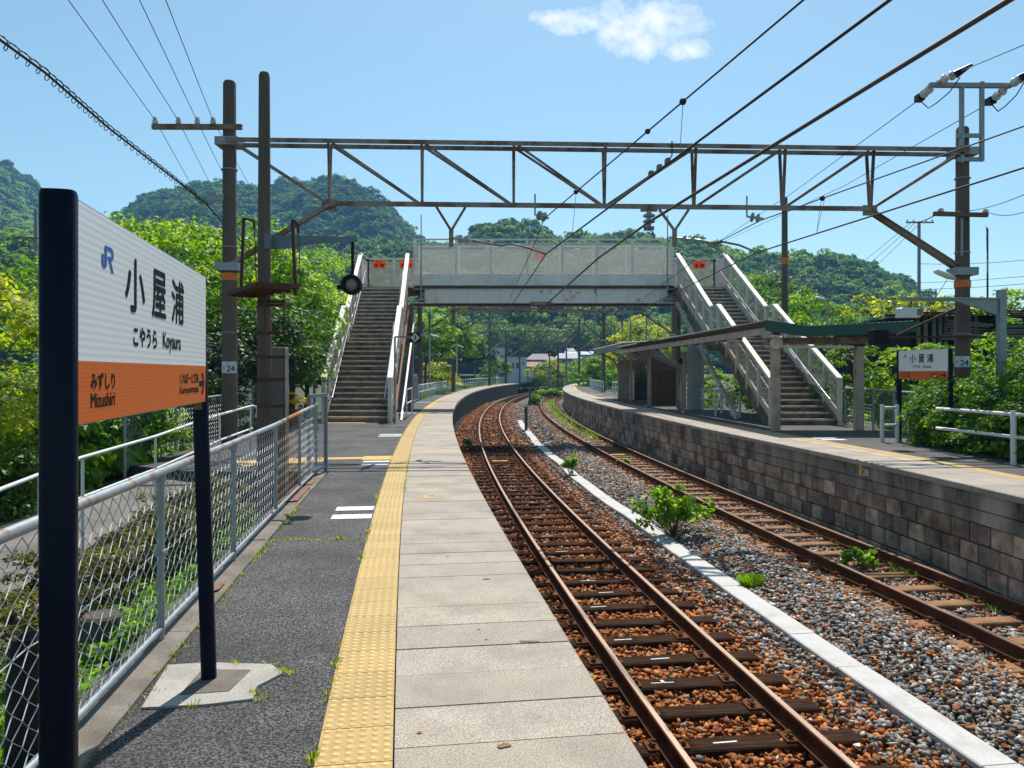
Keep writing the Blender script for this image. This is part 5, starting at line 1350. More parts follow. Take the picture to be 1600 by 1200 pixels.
for Yq in (24.5, 29.5): 
    ex = float(np.interp(Yq, [19.3, 37.5], [6.37, 5.12]))+.95; b_ = MB(); b_.bev((ex, Yq, 1.15), (.12, .12, 2.3), .012)
    if Yq > 29: b_.build('column', M_colm, cp)
b_ = MB(); cdk = at(1214, 536, 19.6); b_.lathe((cdk.x, 19.58, cdk.z), [(.05, 0), (.155, .02), (.165, .08), (.12, .16)], 20, axis='Y'); b_.build('round_loudspeaker', M_cream_d, cp, auto=40)
# ------------------------------------------------------------------ waiting hut at the far end of the canopy
hu = thing('waiting_hut', 'brown corrugated waiting hut with curved brackets at the far end of the canopy', 'hut', (6.9, 38, 0))
M_brcor = mat('brown_corrugated', (.18, .085, .055), .8, vary=.25, scale=4, stretch=(6, 6, .6), dark=(.05, .03, .022), darkamt=.6, dscale=3)
b_ = MB(); n = 26
x0, x1, Yh = at(1014, 582, 35.3).x, at(1060, 582, 35.3).x, 35.3
for i in range(n):
    xa = x0+(x1-x0)*i/n; xb = x0+(x1-x0)*(i+.5)/n; zt = 2.25-(xa-x0)/(x1-x0)*.62; b_.beam((xa+.012, Yh+(i % 2)*.01, 0), (xa+.012, Yh+(i % 2)*.01, zt), .04, .03, up=(0, 1, 0))
b_.box(((x0+x1)/2, Yh+.06, .8), (x1-x0, .05, 1.6)); b_.build('side_wall', M_brcor, hu)
M_hutw = mat('hut_wall', (.50, .46, .42), .85, vary=.12, scale=2, dark=(.18, .15, .13), darkamt=.5)
b_ = MB(); b_.box((x1, 39.8, .85), (.06, 8.8, 1.7)); b_.build('back_wall', M_hutw, hu)
b_ = MB(); b_.box(((6.1+x1)/2, 44.1, 1.1), (x1-6.1, .06, 2.2)); b_.build('end_wall', M_hutw, hu)
b_ = MB(); b_.box((6.75, 43.2, .8), (.05, 1.7, 1.7)); b_.build('wind_screen', M_hutw, hu)
for Yq, xx in ((35.35, x0+.03), (39.8, at(986, 582, 39.8).x), (43.7, at(967, 582, 43.7).x)):
    c_ = MB(); c_.bev((xx, Yq, 1.15), (.16 if Yq < 36 else .12, .14, 2.3), .01); c_.build('column', M_colm, hu)
    br = MB(); pts = [V_((xx-.02, Yq-.02, 1.35)), V_((xx-.06, Yq-.02, 1.75)), V_((xx-.22, Yq-.02, 2.1)), V_((xx-.55, Yq-.02, 2.38)), V_((xx-.95, Yq-.02, 2.52))]; br.tube(pts, .045, 8); br.build('curved_bracket', M_brownw, hu, smooth=True)
b_ = MB()
for i, (a, b) in enumerate(((V_((5.30, 36.9, 2.93)), V_((4.82, 45.5, 2.86))),)):
    corr(b_, a, b, b+V_((1.35, .1, .08)), a+V_((1.35, 0, .08)), 46, .025)
    corr(b_, a+V_((1.35, 0, .08)), b+V_((1.35, .1, .08)), V_((x1+.45, 45.6, 1.62)), V_((x1+.45, 36.5, 1.62)), 46, .025)
b_.build('corrugated_roof', mat('hut_roof_grey', (.30, .33, .34), .7, vary=.1, scale=2), hu)
b_ = MB(); a, b = V_((5.30, 36.9, 2.90)), V_((4.82, 45.5, 2.83)); b_.plate([a, b, b-Z1*.30, a-Z1*.30], .02, (1, 0, 0)); b_.plate([V_((5.3, 36.9, 2.92)), V_((6.6, 36.9, 3.0)), V_((6.6, 36.9, 2.7)), V_((5.3, 36.9, 2.62))], .02, (0, 1, 0)); b_.build('fascia', mat('grey_fascia', (.25, .24, .21), .8, vary=.2, scale=3, stretch=(1, 8, 1)), hu)
b_ = MB(); b_.plate([V_((x0, 35.1, 2.52)), V_((x1+.5, 35.1, 1.70)), V_((x1+.5, 35.1, 1.55)), V_((x0, 35.1, 2.36))], .03, (0, 1, 0)); b_.plate([V_((x0, 35.1, 2.52)), V_((x1+.5, 35.1, 1.70)), V_((x1+.5, 37, 1.70)), V_((x0, 37, 2.52))], .03, (0, 0, 1)); b_.build('side_roof', mat('hut_lean_roof', (.30, .30, .28), .8, vary=.2, scale=4), hu)
for (z, c1, w) in ((1.45, (.5, .5, .5), .5), (.8, (.5, .12, .12), .35)):
    b_ = MB(); b_.box((6.74+.0, 43.0, z), (.02, w, .5)); 
for p0, p1_, m_ in (((992, 590), (1001, 580), M_plate), ((993.5, 608), (999, 599), M_osheet)):
    a, b = at(*p0, 43.9), at(*p1_, 43.9); b_ = MB(); b_.box(((a.x+b.x)/2, 44.05, (a.z+b.z)/2), (b.x-a.x, .02, b.z-a.z)); b_.build('poster', m_, hu)
b_ = MB(); a = at(972.5, 559, 40.5); b_.box(a, (.12, .12, .24)); b_.build('clock_box', M_plate, hu)
lp = thing('loudspeaker_post', 'slim grey post with a small black box between hut and bridge column', 'post', (8.2, 31, 0))
b_ = MB(); a = at(1065.5, 582, 31); b_.tube([V_((a.x, 31, 0)), V_((a.x, 31, 1.9))], .04, 8); b_.build('post', M_gpole, lp); b_ = MB(); b_.bev(at(1065.5, 564, 31), (.24, .2, .22), .02); b_.build('box', M_black, lp)

# ------------------------------------------------------------------ steel bracket post with camera on the far platform
sb = thing('bracket_post', 'grey galvanised steel post with a long tapered arm over the hedge', 'post', (at(1564, 582, 15.2).x, 15.2, 0))
Yq = 15.2; a = at(1564.5, 582, Yq)
t_ = MB(); t_.beam((a.x, Yq, -.3), (a.x, Yq, at(0, 453, Yq).z), .135, .13, up=(0, 1, 0)); t_.build('post', M_galv, sb)
t_ = MB(); t_.plate([at(1410, 465.5, Yq-.03), at(1560, 466, Yq-.03), at(1560, 493, Yq-.03), at(1497, 471, Yq-.03), at(1410, 470.5, Yq-.03)], .05, (0, 1, 0)); t_.beam(at(1410, 466, Yq), at(1560, 466.5, Yq), .12, .03); t_.build('arm', M_galv, sb)
t_ = MB(); a, b = at(1400.5, 498, Yq), at(1433, 480, Yq); c = (a+b)/2; t_.bev((c.x, Yq-.05, c.z), (b.x-a.x, .22, (b.z-a.z)*.85), .02); o = t_.build('camera_housing', M_plate, sb)
t_ = MB(); t_.box((b.x-.03, Yq-.165, c.z), (.10, .012, .12)); t_.build('camera_window', M_brownw, o)
t_ = MB(); t_.tube([at(1420, 480, Yq), at(1424, 473, Yq), at(1424, 470, Yq)], .015, 6); t_.build('camera_hanger', M_cable, o)

# ------------------------------------------------------------------ diamond stop signs hung over the near platform
def stop_sign(label, num, cx_, cy_, half, Yq, arm, zpost):
    g = thing('stop_position_sign', label, 'stop sign', tuple(at(arm[0][0], 582, Yq))[:2]+(0,), 'diamond stop position signs')
    c = at(cx_, cy_, Yq); h = half/FPX*Yq
    t_ = MB(); t_.box(c+V_((0, .02, 0)), (h*2, .03, h*2)); o = t_.build('board', M_black, g)
    t_ = MB(); d = h*.94; t_.plate([c+V_((-d, 0, 0)), c+V_((0, 0, -d)), c+V_((d, 0, 0)), c+V_((0, 0, d))], .004, (0, -1, 0)); t_.build('diamond', mat('diamond_white', (.62, .62, .58), .6, vary=.08, scale=12), o)
    t_ = MB(); text(t_, num, c-X1*h*.28-Z1*h*.42+V_((0, -.006, 0)), X1, Z1, 0, h*.56, 0, h*.84, .002, h*.03); t_.build('numeral', M_ink, o)
    t_ = MB(); pts = [at(*p_, Yq) for p_ in arm]; pts[0].z = zpost
    for i in range(len(pts)-1): t_.beam(pts[i], pts[i+1], .05, .05)
    t_.build('arm', M_gpole, g)
stop_sign('diamond stop sign numbered 3 on an arm over the foot of the left stair', '3', 648.5, 527.5, 7.8, 22.6, ((617, 655), (617, 526.5), (641, 526.5)), 0)
stop_sign('diamond stop sign numbered 4 by the second gantry pole', '4', 686.5, 553.5, 4.3, 46, ((660, 560), (660, 553), (683, 553)), .8)
stop_sign('small far diamond stop sign on a pale bracket post', '6', 720.5, 561.5, 3.0, 66, ((699, 600), (699, 560.5), (718, 561)), 0)
stop_sign('farthest small diamond stop sign on a bracket post', '8', 757, 563.5, 2.4, 82, ((741.5, 600), (741.5, 563.5), (755, 563.5)), 0)

# stencilled number beside the nearest stop mark on the far platform edge
s0, oo = marks_R[0]; th_ = head(s0); uv_ = Vector((-math.sin(th_), -math.cos(th_), 0)); t_ = MB()
text(t_, '28', line(s0-.07, oo-.001, -.25), uv_, Z1, 0, .16, 0, .11, .004, .004); t_.build('edge_number', M_white, pr_)
# ------------------------------------------------------------------ foliage
G = np.array
def unit(v): return v/np.maximum(1e-9, np.linalg.norm(v, axis=-1, keepdims=True))
def leaves(C, N, size, var, aspect=.5, droop=0.0):
    """one pointed four-cornered leaf per centre"""
    n = len(C); N = unit(N); t = unit(np.cross(N, rng.normal(size=(n, 3)))); b = np.cross(N, t)
    if droop: t = unit(t+G([0, 0, -droop])); b = unit(np.cross(N, t))
    s = size[:, None]
    V = np.stack([C-t*s*.5, C-b*s*aspect*.5-t*s*.05, C+t*s*.5+N*s*-.08, C+b*s*aspect*.5-t*s*.05], 1)
    F = np.arange(n*4).reshape(n, 4)
    return V.reshape(-1, 3), F, np.repeat(np.clip(var, 0, 1), 4)
def crown(Rx, Ry, Rz, nclump, per, leaf, cr, vbase=.5, vvar=.25, flat=-.45, aspect=.5, inner=.55, droop=.0, upb=.45):
    d = unit(rng.normal(size=(nclump*3, 3))); d = d[d[:, 2] > flat][:nclump]; n = len(d)
    ph = rng.uniform(0, 6, 6)
    lump = 1+.16*np.sin(3*d[:, 0]+ph[0])*np.sin(3.3*d[:, 1]+ph[1])+.14*np.sin(5*d[:, 2]+ph[2]+2*d[:, 0])+.08*np.sin(7*d[:, 1]+ph[3])
    rr = rng.uniform(inner, 1.0, n)**.6*lump
    cc = d*rr[:, None]*G([Rx, Ry, Rz])
    cv = vbase+rng.uniform(-vvar, vvar, n)
    cs = cr*rng.uniform(.6, 1.3, n)
    m = rng.integers(int(per*.6), int(per*1.3)+1, n); idx = np.repeat(np.arange(n), m); k = len(idx)
    o = unit(rng.normal(size=(k, 3))); o[:, 2] = np.where(o[:, 2] < -.2, -o[:, 2]*.6, o[:, 2])
    P = cc[idx]+o*(cs[idx]*rng.uniform(.45, 1.0, k)**.5)[:, None]*G([1, 1, .75])
    N = o*.6+G([0, 0, upb])+rng.normal(size=(k, 3))*.42+unit(cc[idx])*.25
    return leaves(P, N, leaf*rng.uniform(.6, 1.35, k), cv[idx]+rng.uniform(-.16, .16, k)), cc
L_bright = leafmat('leaf_bright', [(.016, .045, .005), (.05, .14, .008), (.14, .28, .010), (.29, .42, .015)], .45)
L_yellow = leafmat('leaf_yellow_green', [(.03, .06, .004), (.10, .17, .008), (.26, .32, .012), (.46, .45, .02)], .5)
L_mid = leafmat('leaf_mid', [(.016, .045, .008), (.034, .09, .010), (.07, .16, .014), (.13, .24, .02)], .42)
L_dark = leafmat('leaf_dark', [(.008, .018, .006), (.014, .032, .010), (.025, .055, .014), (.045, .085, .02)], .25)
L_hill = leafmat('leaf_hill', [(.007, .026, .010), (.024, .075, .018), (.085, .19, .024), (.27, .40, .03)], .35, rough=.75)
L_azalea = leafmat('leaf_azalea', [(.035, .045, .010), (.08, .09, .016), (.15, .13, .02), (.20, .26, .02)], .35)
L_flower = leafmat('petal_yellow', [(.55, .35, .01), (.75, .52, .02), (.85, .65, .03)], .4)
L_dry = leafmat('dry_twig', [(.10, .06, .035), (.18, .12, .07), (.25, .18, .11)], .2)
M_bark = mat('bark', (.09, .07, .055), .9, vary=.3, scale=6, bump=.6, bscale=30, stretch=(2, 2, .4))
def tree(name, label, cat, base, cz, Rs, m_, grp=None, nclump=70, per=60, leaf=.14, cr=.55, vbase=.5, vvar=.36, trunk=.12, flat=-.5, aspect=.5, limbs=7, droop=0.0, inner=.55):
    """trunk and limbs grown into a crown of separate leaves; cz = height of the crown's centre above the base"""
    t = thing(name, label, cat, tuple(base), grp)
    (V, F, va), cc = crown(*Rs, nclump, per, leaf, cr, vbase, vvar, flat, aspect, inner, droop)
    c = G(base)+G([0, 0, cz]); q = MB(); b0 = Vector(base)
    if trunk:
        top = b0+Z1*cz; lean = Vector((rnd.uniform(-.12, .12)*Rs[0], rnd.uniform(-.12, .12)*Rs[1], 0))
        pts = [b0-Z1*.3, b0+Z1*cz*.35+lean*.3, b0+Z1*cz*.7+lean*.7, top+lean]
        q.tube(pts, [trunk, trunk*.85, trunk*.65, trunk*.35], 8)
        for k in range(min(limbs, len(cc))):
            e = Vector(cc[(k*7) % len(cc)]+c); f = rnd.uniform(.35, .8); s_ = pts[1].lerp(pts[3], f); mdl = s_.lerp(e, .5)+Z1*rnd.uniform(-.1, .2)
            q.tube([s_, mdl, e], [trunk*.4, trunk*.25, trunk*.1], 5)
        q.build('trunk', M_bark, t, smooth=True)
    raw('crown' if trunk else 'foliage', V+c, F, m_, t, var=va)
    return t
def tpx(label, px, ytop, Y, r, m_, zb=-.6, rz=None, leaf=.15, **kw):
    """tree whose top reaches ytop in the photograph at distance Y"""
    X = (px-800)/FPX*Y; zt = EYE-(ytop-HOR)/FPX*Y; rz = rz or max(r*.9, (zt-zb)*.36)
    return tree('tree', label, 'tree', (X, Y, zb), zt-zb-rz*1.0, (r, r, rz), m_, kw.pop('grp', 'trees behind the near platform'), leaf=leaf, **kw)
tpx('yellow green tree rising just right of the big name board', 262, 330, 22, 2.5, L_bright, vbase=.72, nclump=120, per=75, leaf=.15, cr=.55)
tpx('bright green tree seen between name board and first pole', 325, 345, 27, 3.0, L_bright, vbase=.6, nclump=130, per=80, leaf=.17, cr=.6)
tpx('bright green tree directly behind the two tall poles', 398, 372, 25, 2.5, L_bright, vbase=.62, nclump=110, per=75, leaf=.16, cr=.55)
tpx('broad light green tree left of the stair with its crown beside the round lamp', 455, 385, 24.5, 1.35, L_bright, vbase=.8, nclump=95, per=75, leaf=.15, cr=.5)
tpx('green tree rising behind the landing of the left stair', 520, 402, 40, 1.6, L_bright, vbase=.7, nclump=80, per=70, leaf=.15, cr=.5)
tpx('tree hidden mostly behind the big name board', 165, 395, 20, 2.5, L_bright, vbase=.55, nclump=90, per=70)
tpx('dark green tree low between the two poles and the stair', 442, 480, 21.5, 1.15, L_mid, vbase=.5, nclump=90, per=75, leaf=.13)
tpx('dark bushy tree low behind the first pole', 365, 470, 21, 1.8, L_mid, vbase=.35, nclump=90, per=75, leaf=.13)
tpx('dark evergreen filling the gap under the name board', 300, 520, 19, 1.6, L_dark, vbase=.5, nclump=70, per=75, leaf=.12)
tpx('dark leaved tree below the left stair', 478, 530, 27, .85, L_dark, vbase=.5, nclump=70, per=70, leaf=.13)
tree('bush', 'tall yellow green bush at the left picture edge', 'bush', (-8.15, 10.7, -.75), 1.75, (1.95, 1.9, 2.0), L_yellow, 'bushes beyond the ramp', nclump=330, per=110, leaf=.085, cr=.32, vbase=.55, vvar=.3, trunk=.05, flat=-.95, inner=.75)
tree('bush', 'darker low bush under the tall yellow green one', 'bush', (-8.2, 9.6, -1.0), .6, (1.7, 1.2, .8), L_mid, 'bushes beyond the ramp', nclump=100, per=90, leaf=.08, cr=.3, vbase=.45, trunk=.04)
for i, (x, y, r, lb, m_, lf) in enumerate(((-7.0, 11.6, .75, 'light green large leaved shrub beneath the orange band of the big board', L_bright, .17), (-6.75, 13.2, .8, 'large leaved shrub below the far end of the big board', L_bright, .17), (-8.4, 13.0, 1.2, 'taller loose shrub behind the large leaved ones', L_mid, .12),
        (-7.1, 15.0, .8, 'rounded green shrub beside the first brown pole', L_bright, .12), (-6.85, 9.9, .62, 'small leafy shrub beside the white ramp handrail', L_mid, .10), (-9.6, 15.2, 1.5, 'dark shrub in front of the parked car', L_mid, .12), (-8.2, 17.5, 1.4, 'dense dark shrub behind the grey mesh fence', L_dark, .12), (-7.9, 20.4, 1.1, 'yellow green shrub behind the mesh fence near the stair', L_yellow, .10))):
    tree('shrub', lb, 'shrub', (x, y, -.75), .75+r*.2, (r*1.1, r, r*.85), m_, 'shrubs along the ramp', nclump=int(60*r+20), per=55, leaf=lf, cr=.22+.1*r, vbase=.62, trunk=.03, limbs=5, flat=-.9, droop=.3 if lf > .15 else 0)
# clipped azaleas and leafy plants between fence and ramp
def patch(name, label, n, xy, top, leaf, m_, cat='shrub', grp=None, vb=.5, kind=None, cr=.14, zf=None, per=36):
    """low mound of leaves over a list of centres"""
    Vs, Fs, As, k = [], [], [], 0
    for (x, y, r, h) in xy:
        z = (zf(x, y) if zf else 0)
        (V, F, va), cc = crown(r, r, h, n, per, leaf, cr, vb, .22, -.2, .5, .5)
        Vs.append(V+G([x, y, z])); Fs.append(F+k); As.append(va); k += len(V)
    o = raw(name, np.concatenate(Vs), np.concatenate(Fs), m_, None, var=np.concatenate(As))
    return tag(o, label, None if kind else cat, grp, kind)
for i, (x, y) in enumerate(((-3.95, 4.6), (-4.1, 5.9), (-3.85, 7.3), (-3.8, 8.4), (-3.9, 9.6))):
    patch('azalea', ('clipped brownish azalea nearest behind the name board', 'second clipped brownish azalea along the ramp', 'third clipped azalea, behind the fence post', 'fourth clipped azalea below the ramp rail', 'farthest clipped azalea before the signal pole')[i],
          150, [(x-.05, y, .82, .72)], .5, .05, L_azalea, 'azalea', 'clipped azaleas behind the fence', vb=.5, zf=lambda a, b: gardz(a, b)-.02, cr=.13, per=60)
xy = [(rnd.uniform(-2.9, -1.9)-.12*Y_, Y_, rnd.uniform(.12, .24), rnd.uniform(.10, .24)) for Y_ in np.arange(1.6, 10.5, .09)]
xy = [(x, y, r, h) for x, y, r, h in xy if x < line(sY(y), -1.62).x]
patch('ground_cover', 'bright leafy ground cover behind the chain link fence', 13, xy, .2, .075, L_bright, kind='stuff', vb=.55, zf=gardz, cr=.10, per=14)
xy = [(rnd.uniform(-4.3, -1.8), rnd.uniform(1.6, 6.6), rnd.uniform(.12, .22), rnd.uniform(.08, .2)) for k in range(120)]
xy = [(x, y, r, h) for x, y, r, h in xy if x < line(sY(y), -1.65).x]
patch('ground_cover', 'mixed green weeds at the bottom of the garden strip', 12, xy, .2, .06, L_bright, kind='stuff', vb=.5, zf=gardz, cr=.10, per=14)
# grass tufts
def grass(label, pts, h, w, m_, blades=14, spread=.04, name='grass_tufts', cat=None, vb=.6):
    V, F, A_, k = [], [], [], 0
    for (x, y, z) in pts:
        for b in range(blades):
            a = rnd.uniform(0, 6.28); l = h*rnd.uniform(.4, 1.2); r_ = rnd.uniform(0, spread); bx, by = x+math.cos(a)*r_, y+math.sin(a)*r_
            a2 = a+rnd.uniform(-.8, .8); lx, ly = math.cos(a2)*l*rnd.uniform(.2, .8), math.sin(a2)*l*rnd.uniform(.2, .8); px_, py_ = -math.sin(a2)*w, math.cos(a2)*w
            V += [(bx-px_, by-py_, z), (bx+px_, by+py_, z), (bx+lx*.5+px_*.7, by+ly*.5+py_*.7, z+l*.7), (bx+lx, by+ly, z+l)]; F.append((k, k+1, k+2, k+3)); A_ += [min(1, max(0, vb+rnd.uniform(-.3, .3)))]*4; k += 4
    o = raw(name, G(V), G(F), m_, None, var=G(A_)); return tag(o, label, cat, None, None if cat else 'stuff')
pts = []
for k in range(60):
    s_ = rnd.choice([rnd.gauss(4.1, .35), rnd.gauss(5.2, .4), rnd.gauss(6.6, .5), rnd.gauss(8.4, .4), rnd.uniform(2.5, 11.2)]); p = line(s_, -1.165+rnd.gauss(0, .015), 0)
    if 1.8 < s_ < 11.3: pts.append((p.x, p.y, .0))
grass('small grass tufts along the kerb under the fence', pts, .030, .003, L_yellow, 16, .06)
pts = []
for k in range(150):
    s_ = rnd.uniform(2.0, 20); p = line(s_, -.303+rnd.gauss(0, .006), 0)
    if rnd.random() < .5+.5*math.sin(s_*2.1): pts.append((p.x, p.y, -.002))
for k in range(26): s_ = rnd.uniform(9, 14); p = line(s_, .003, 0); pts.append((p.x, p.y, 0))
for k in range(22): x = rnd.uniform(-.2, 1); p = line(7.05+.03*math.sin(x*9), -1.1+.75*abs(x), 0); pts.append((p.x, p.y, 0))
grass('tiny grass tufts along the edge of the tactile strip', pts, .030, .0025, L_yellow, 9, .022)
fp_ = [onp(408, 1092), onp(398, 1083), onp(440, 1050), onp(425, 1038), onp(455, 1052), onp(300, 1105), onp(372, 1036)]
grass('grass tufts round the concrete footing', [(p.x, p.y, .005) for p in fp_], .026, .0022, L_yellow, 22, .04)
pts = []
for k in range(230):
    s_ = rnd.uniform(8, 60); p = line(s_, EDGE_R+edR(s_)-rnd.uniform(0.0, .42)+.05, bedz(8)+.02); pts.append(tuple(p))
grass('thin weeds along the foot of the block wall', pts, .085, .005, L_mid, 12, .10)
pts = [tuple(line(rnd.uniform(9, 40), 7.95+rnd.uniform(-.2, .2), BED_Z+.03)) for k in range(140)]
grass('dry twigs and dead stalks at the foot of the block wall', pts, .14, .004, L_dry, 6, .16)
pts = [tuple(line(rnd.uniform(33, 80), EDGE_R-.1-rnd.uniform(.0, .5), BED_Z)) for k in range(120)]
grass('green grass strip beside the far track', pts, .25, .012, L_bright, 10, .2)
pts = [tuple(line(rnd.uniform(41, 104), -1.25-abs(rnd.gauss(0, .25)), -.05)) for k in range(420)]
grass('grass behind the white fence of the near platform', pts, .30, .014, L_bright, 9, .2)
# plants growing in the ballast
def sapling(label, px, py_base, Y, w, h, n, leaf, m_=None, zb=None):
    X = (px-800)/FPX*Y; z = zb if zb is not None else BED_Z
    t = thing('sapling', label, 'plant', (X, Y, z), 'green plants growing in the ballast'); q = MB(); ends = []
    for k in range(n):
        a = rnd.uniform(0, 6.28); r_ = w*.5*rnd.uniform(.15, 1); e = Vector((X+math.cos(a)*r_, Y+math.sin(a)*r_*.7, z+h*rnd.uniform(.45, 1)*(1-.35*(r_/(w*.5))**2))); b_ = Vector((X+rnd.uniform(-.05, .05), Y+rnd.uniform(-.05, .05), z))
        q.tube([b_, b_.lerp(e, .5)+Z1*.05, e], [.008, .006, .003], 5); ends += [e, b_.lerp(e, .72)+Z1*.04]
    q.build('stem', M_bark, t)
    C = G([tuple(e) for e in ends]); per = 13; idx = np.repeat(np.arange(len(C)), per); k = len(idx); o = unit(rng.normal(size=(k, 3)))
    P = C[idx]+o*leaf*rng.uniform(.3, 1.1, k)[:, None]; (V, F, va) = leaves(P, o*.4+G([0, 0, .8])+rng.normal(size=(k, 3))*.35, leaf*rng.uniform(.6, 1.3, k), .6+rng.uniform(-.3, .35, k), .75, .5)
    raw('foliage', V, F, m_ or L_bright, t, var=va); return t
sapling('bushy sapling with broad bright leaves leaning over the white trough', 1052, 835, 13.7, 1.7, .92, 30, .12, zb=BED_Z+.02)
sapling('small round sapling hiding a piece of the white trough', 893, 738, 22.0, .62, .62, 13, .10)
sapling('low leafy plant between the rails of the far track', 1341, 875, 11.6, .55, .30, 10, .085)
sapling('tiny weed between the rails farther along the far track', 975, 690, 24.5, .5, .22, 7, .07)
grass('feathery bright green weed tuft beside the white trough', [(onp(1173, 918, BED_Z).x+rnd.uniform(-.07, .07), onp(1173, 918, BED_Z).y+rnd.uniform(-.07, .07), BED_Z-.01) for _ in range(22)], .17, .0045, L_bright, 26, .06, 'weed_tuft', 'weed', .65)
sapling('low green clump beside the concrete stub between the far tracks', 838, 614, 68, 2.2, .9, 12, .30)
sapling('yellow green clump on the track bed before the far bend', 862, 608, 88, 3.5, 1.2, 14, .42)
sapling('small weed growing from the ballast in the bridge shadow', 731, 690, 30, .5, .35, 8, .10)
# flowers in a pot
fpot = thing('flower_pot', 'reddish pot of yellow flowers near the foot of the left stair', 'flower pot', (-6.1, 21.5, 0))
q = MB(); q.lathe((-6.1, 21.5, 0), [(.16, 0), (.24, .40), (.26, .42), (.26, .46), (.22, .46)], 20); q.build('pot', mat('terracotta', (.25, .09, .06), .85, vary=.15), fpot, auto=35)
(V, F, va), _c = crown(.36, .3, .24, 40, 30, .06, .09, .5, .4, -.1); raw('blossom', V+G([-6.1, 21.5, .62]), F, L_flower, fpot, var=va)
(V, F, va), _c = crown(.28, .26, .18, 20, 16, .07, .09, .5, .4, -.6); raw('foliage', V+G([-6.1, 21.5, .5]), F, L_mid, fpot, var=va)
q = MB(); c = G([-3.02, 5.65, gardz(-3.02, 5.65)]); q.lathe(tuple(c), [(.17, -.1), (.16, .12), (.14, .34), (.12, .36), (.05, .35)], 14); o = q.build('tree_stump', M_bark, None, auto=30); tag(o, 'short cut tree stump in the garden behind the fence', 'stump')
q = MB(); q.lathe((-1.83, 2.9, gardz(-1.83, 2.9)-.1), [(.075, 0), (.075, .3), (.065, .62), (.05, .70), (.02, .72)], 12); o = q.build('tree_stump', mat('charred_bark', (.02, .017, .014), .95, vary=.4, scale=8, bump=.8), None, auto=30); tag(o, 'dark charred upright stump close behind the fence beside the name board', 'stump')

# hedge and shrubs on the far platform
hd = thing('hedge', 'dense glossy green hedge around the bracket post on the far platform', 'hedge', (9.6, 13, 0))
Vs, Fs, As, k = [], [], [], 0
for (x, y, z, r, h, n) in ((9.15, 16.3, .55, .75, .85, 90), (9.4, 15.2, .6, .95, .95, 110), (9.35, 14.0, .6, 1.0, 1.05, 130), (9.5, 12.9, .65, 1.05, 1.15, 150), (9.7, 11.8, .7, 1.0, 1.2, 150), (10.6, 13.6, .7, 1.2, 1.3, 120), (10.6, 11.8, .8, 1.2, 1.4, 130), (10.4, 15.4, .6, 1.2, 1.1, 110), (9.9, 10.8, .7, 1.0, 1.25, 120), (8.72, 15.9, .32, .45, .5, 60), (8.75, 15.0, .34, .5, .55, 70), (8.78, 14.1, .36, .55, .6, 80), (8.85, 13.2, .4, .55, .6, 80), (9.0, 12.3, .45, .55, .6, 80)):
    (V, F, va), cc = crown(r, r*.95, h, n, 60, .085, .22, .52, .28, -.95, .5, .75); Vs.append(V+G([x, y, z])); Fs.append(F+k); As.append(va); k += len(V)
q = MB()
for i in range(26): x, y = rnd.uniform(8.9, 10.6), rnd.uniform(11, 16.3); q.tube([(x, y, -.2), (x+rnd.uniform(-.2, .2), y+rnd.uniform(-.2, .2), .7), (x+rnd.uniform(-.4, .4), y+rnd.uniform(-.4, .4), 1.4)], [.03, .02, .01], 5)
q.build('stems', M_bark, hd); V = np.concatenate(Vs); raw('foliage', V, np.concatenate(Fs), L_bright, hd, var=np.clip(np.concatenate(As)*.95-.05, 0, 1))
for i, (x, y, zt, r, lb, m_, vb) in enumerate(((11.5, 21.5, 2.35, 1.5, 'broad leaved bush behind the mesh fence left of the distant name board', L_bright, .68), (13.1, 20.6, 2.35, 1.4, 'broad leaved bush behind the distant name board', L_bright, .65), (10.2, 23.8, 1.9, 1.2, 'leafy bush behind the foot of the right stair', L_mid, .7), (14.6, 18.4, 1.9, 1.4, 'green bush under the derelict house window', L_bright, .6), (16.8, 17.6, 2.5, 1.3, 'tall weedy bush at the right picture edge', L_bright, .75),
        (9.4, 28.0, 1.3, 1.1, 'low bush between hut and right stair', L_bright, .7), (10.6, 31.5, 1.9, 1.5, 'rounded bush beyond the right stair', L_mid, .6), (9.0, 33.5, 1.5, 1.2, 'small bush beside the bridge column', L_bright, .6))):
    tree('bush', lb, 'bush', (x, y, -.2), (zt+.2)*.5, (r, r, (zt+.2)*.52), m_, 'bushes behind the far platform', nclump=int(90*r), per=52, leaf=.15 if i < 2 else .11, cr=.27, vbase=vb, trunk=.04, flat=-.95, inner=.7, droop=.3 if i < 2 else 0)
gR = 'trees beyond the bridge'
tpx('bright green tree behind the parapet of the right stair', 1262, 470, 44, 3.0, L_bright, zb=.2, vbase=.6, nclump=130, per=70, leaf=.22, cr=.75, grp=gR)
tpx('bright tree low behind the right end of the bridge', 1205, 440, 62, 3.8, L_mid, zb=.2, vbase=.75, nclump=130, per=70, leaf=.3, cr=1.0, grp=gR)
tpx('light green tree above the canopy roof', 1150, 440, 70, 4.4, L_mid, zb=.2, vbase=.7, nclump=130, per=70, leaf=.32, cr=1.1, grp=gR)
tpx('tree behind the lamp over the green canopy', 1320, 505, 60, 3.2, L_mid, zb=.2, vbase=.55, nclump=110, per=70, leaf=.28, cr=.9, grp=gR)
tpx('leafy tree left of the slim lamp under the bridge', 664, 492, 56, 2.2, L_bright, vbase=.55, nclump=90, per=70, leaf=.22, cr=.6, grp=gR)
tpx('tall green tree between the second and third gantry poles', 690, 482, 76, 3.2, L_mid, vbase=.75, nclump=120, per=70, leaf=.28, cr=.8, grp=gR)
tpx('light tree behind the diamond sign numbered 4', 716, 505, 92, 3.2, L_mid, vbase=.8, nclump=110, per=70, leaf=.3, cr=.9, grp=gR)
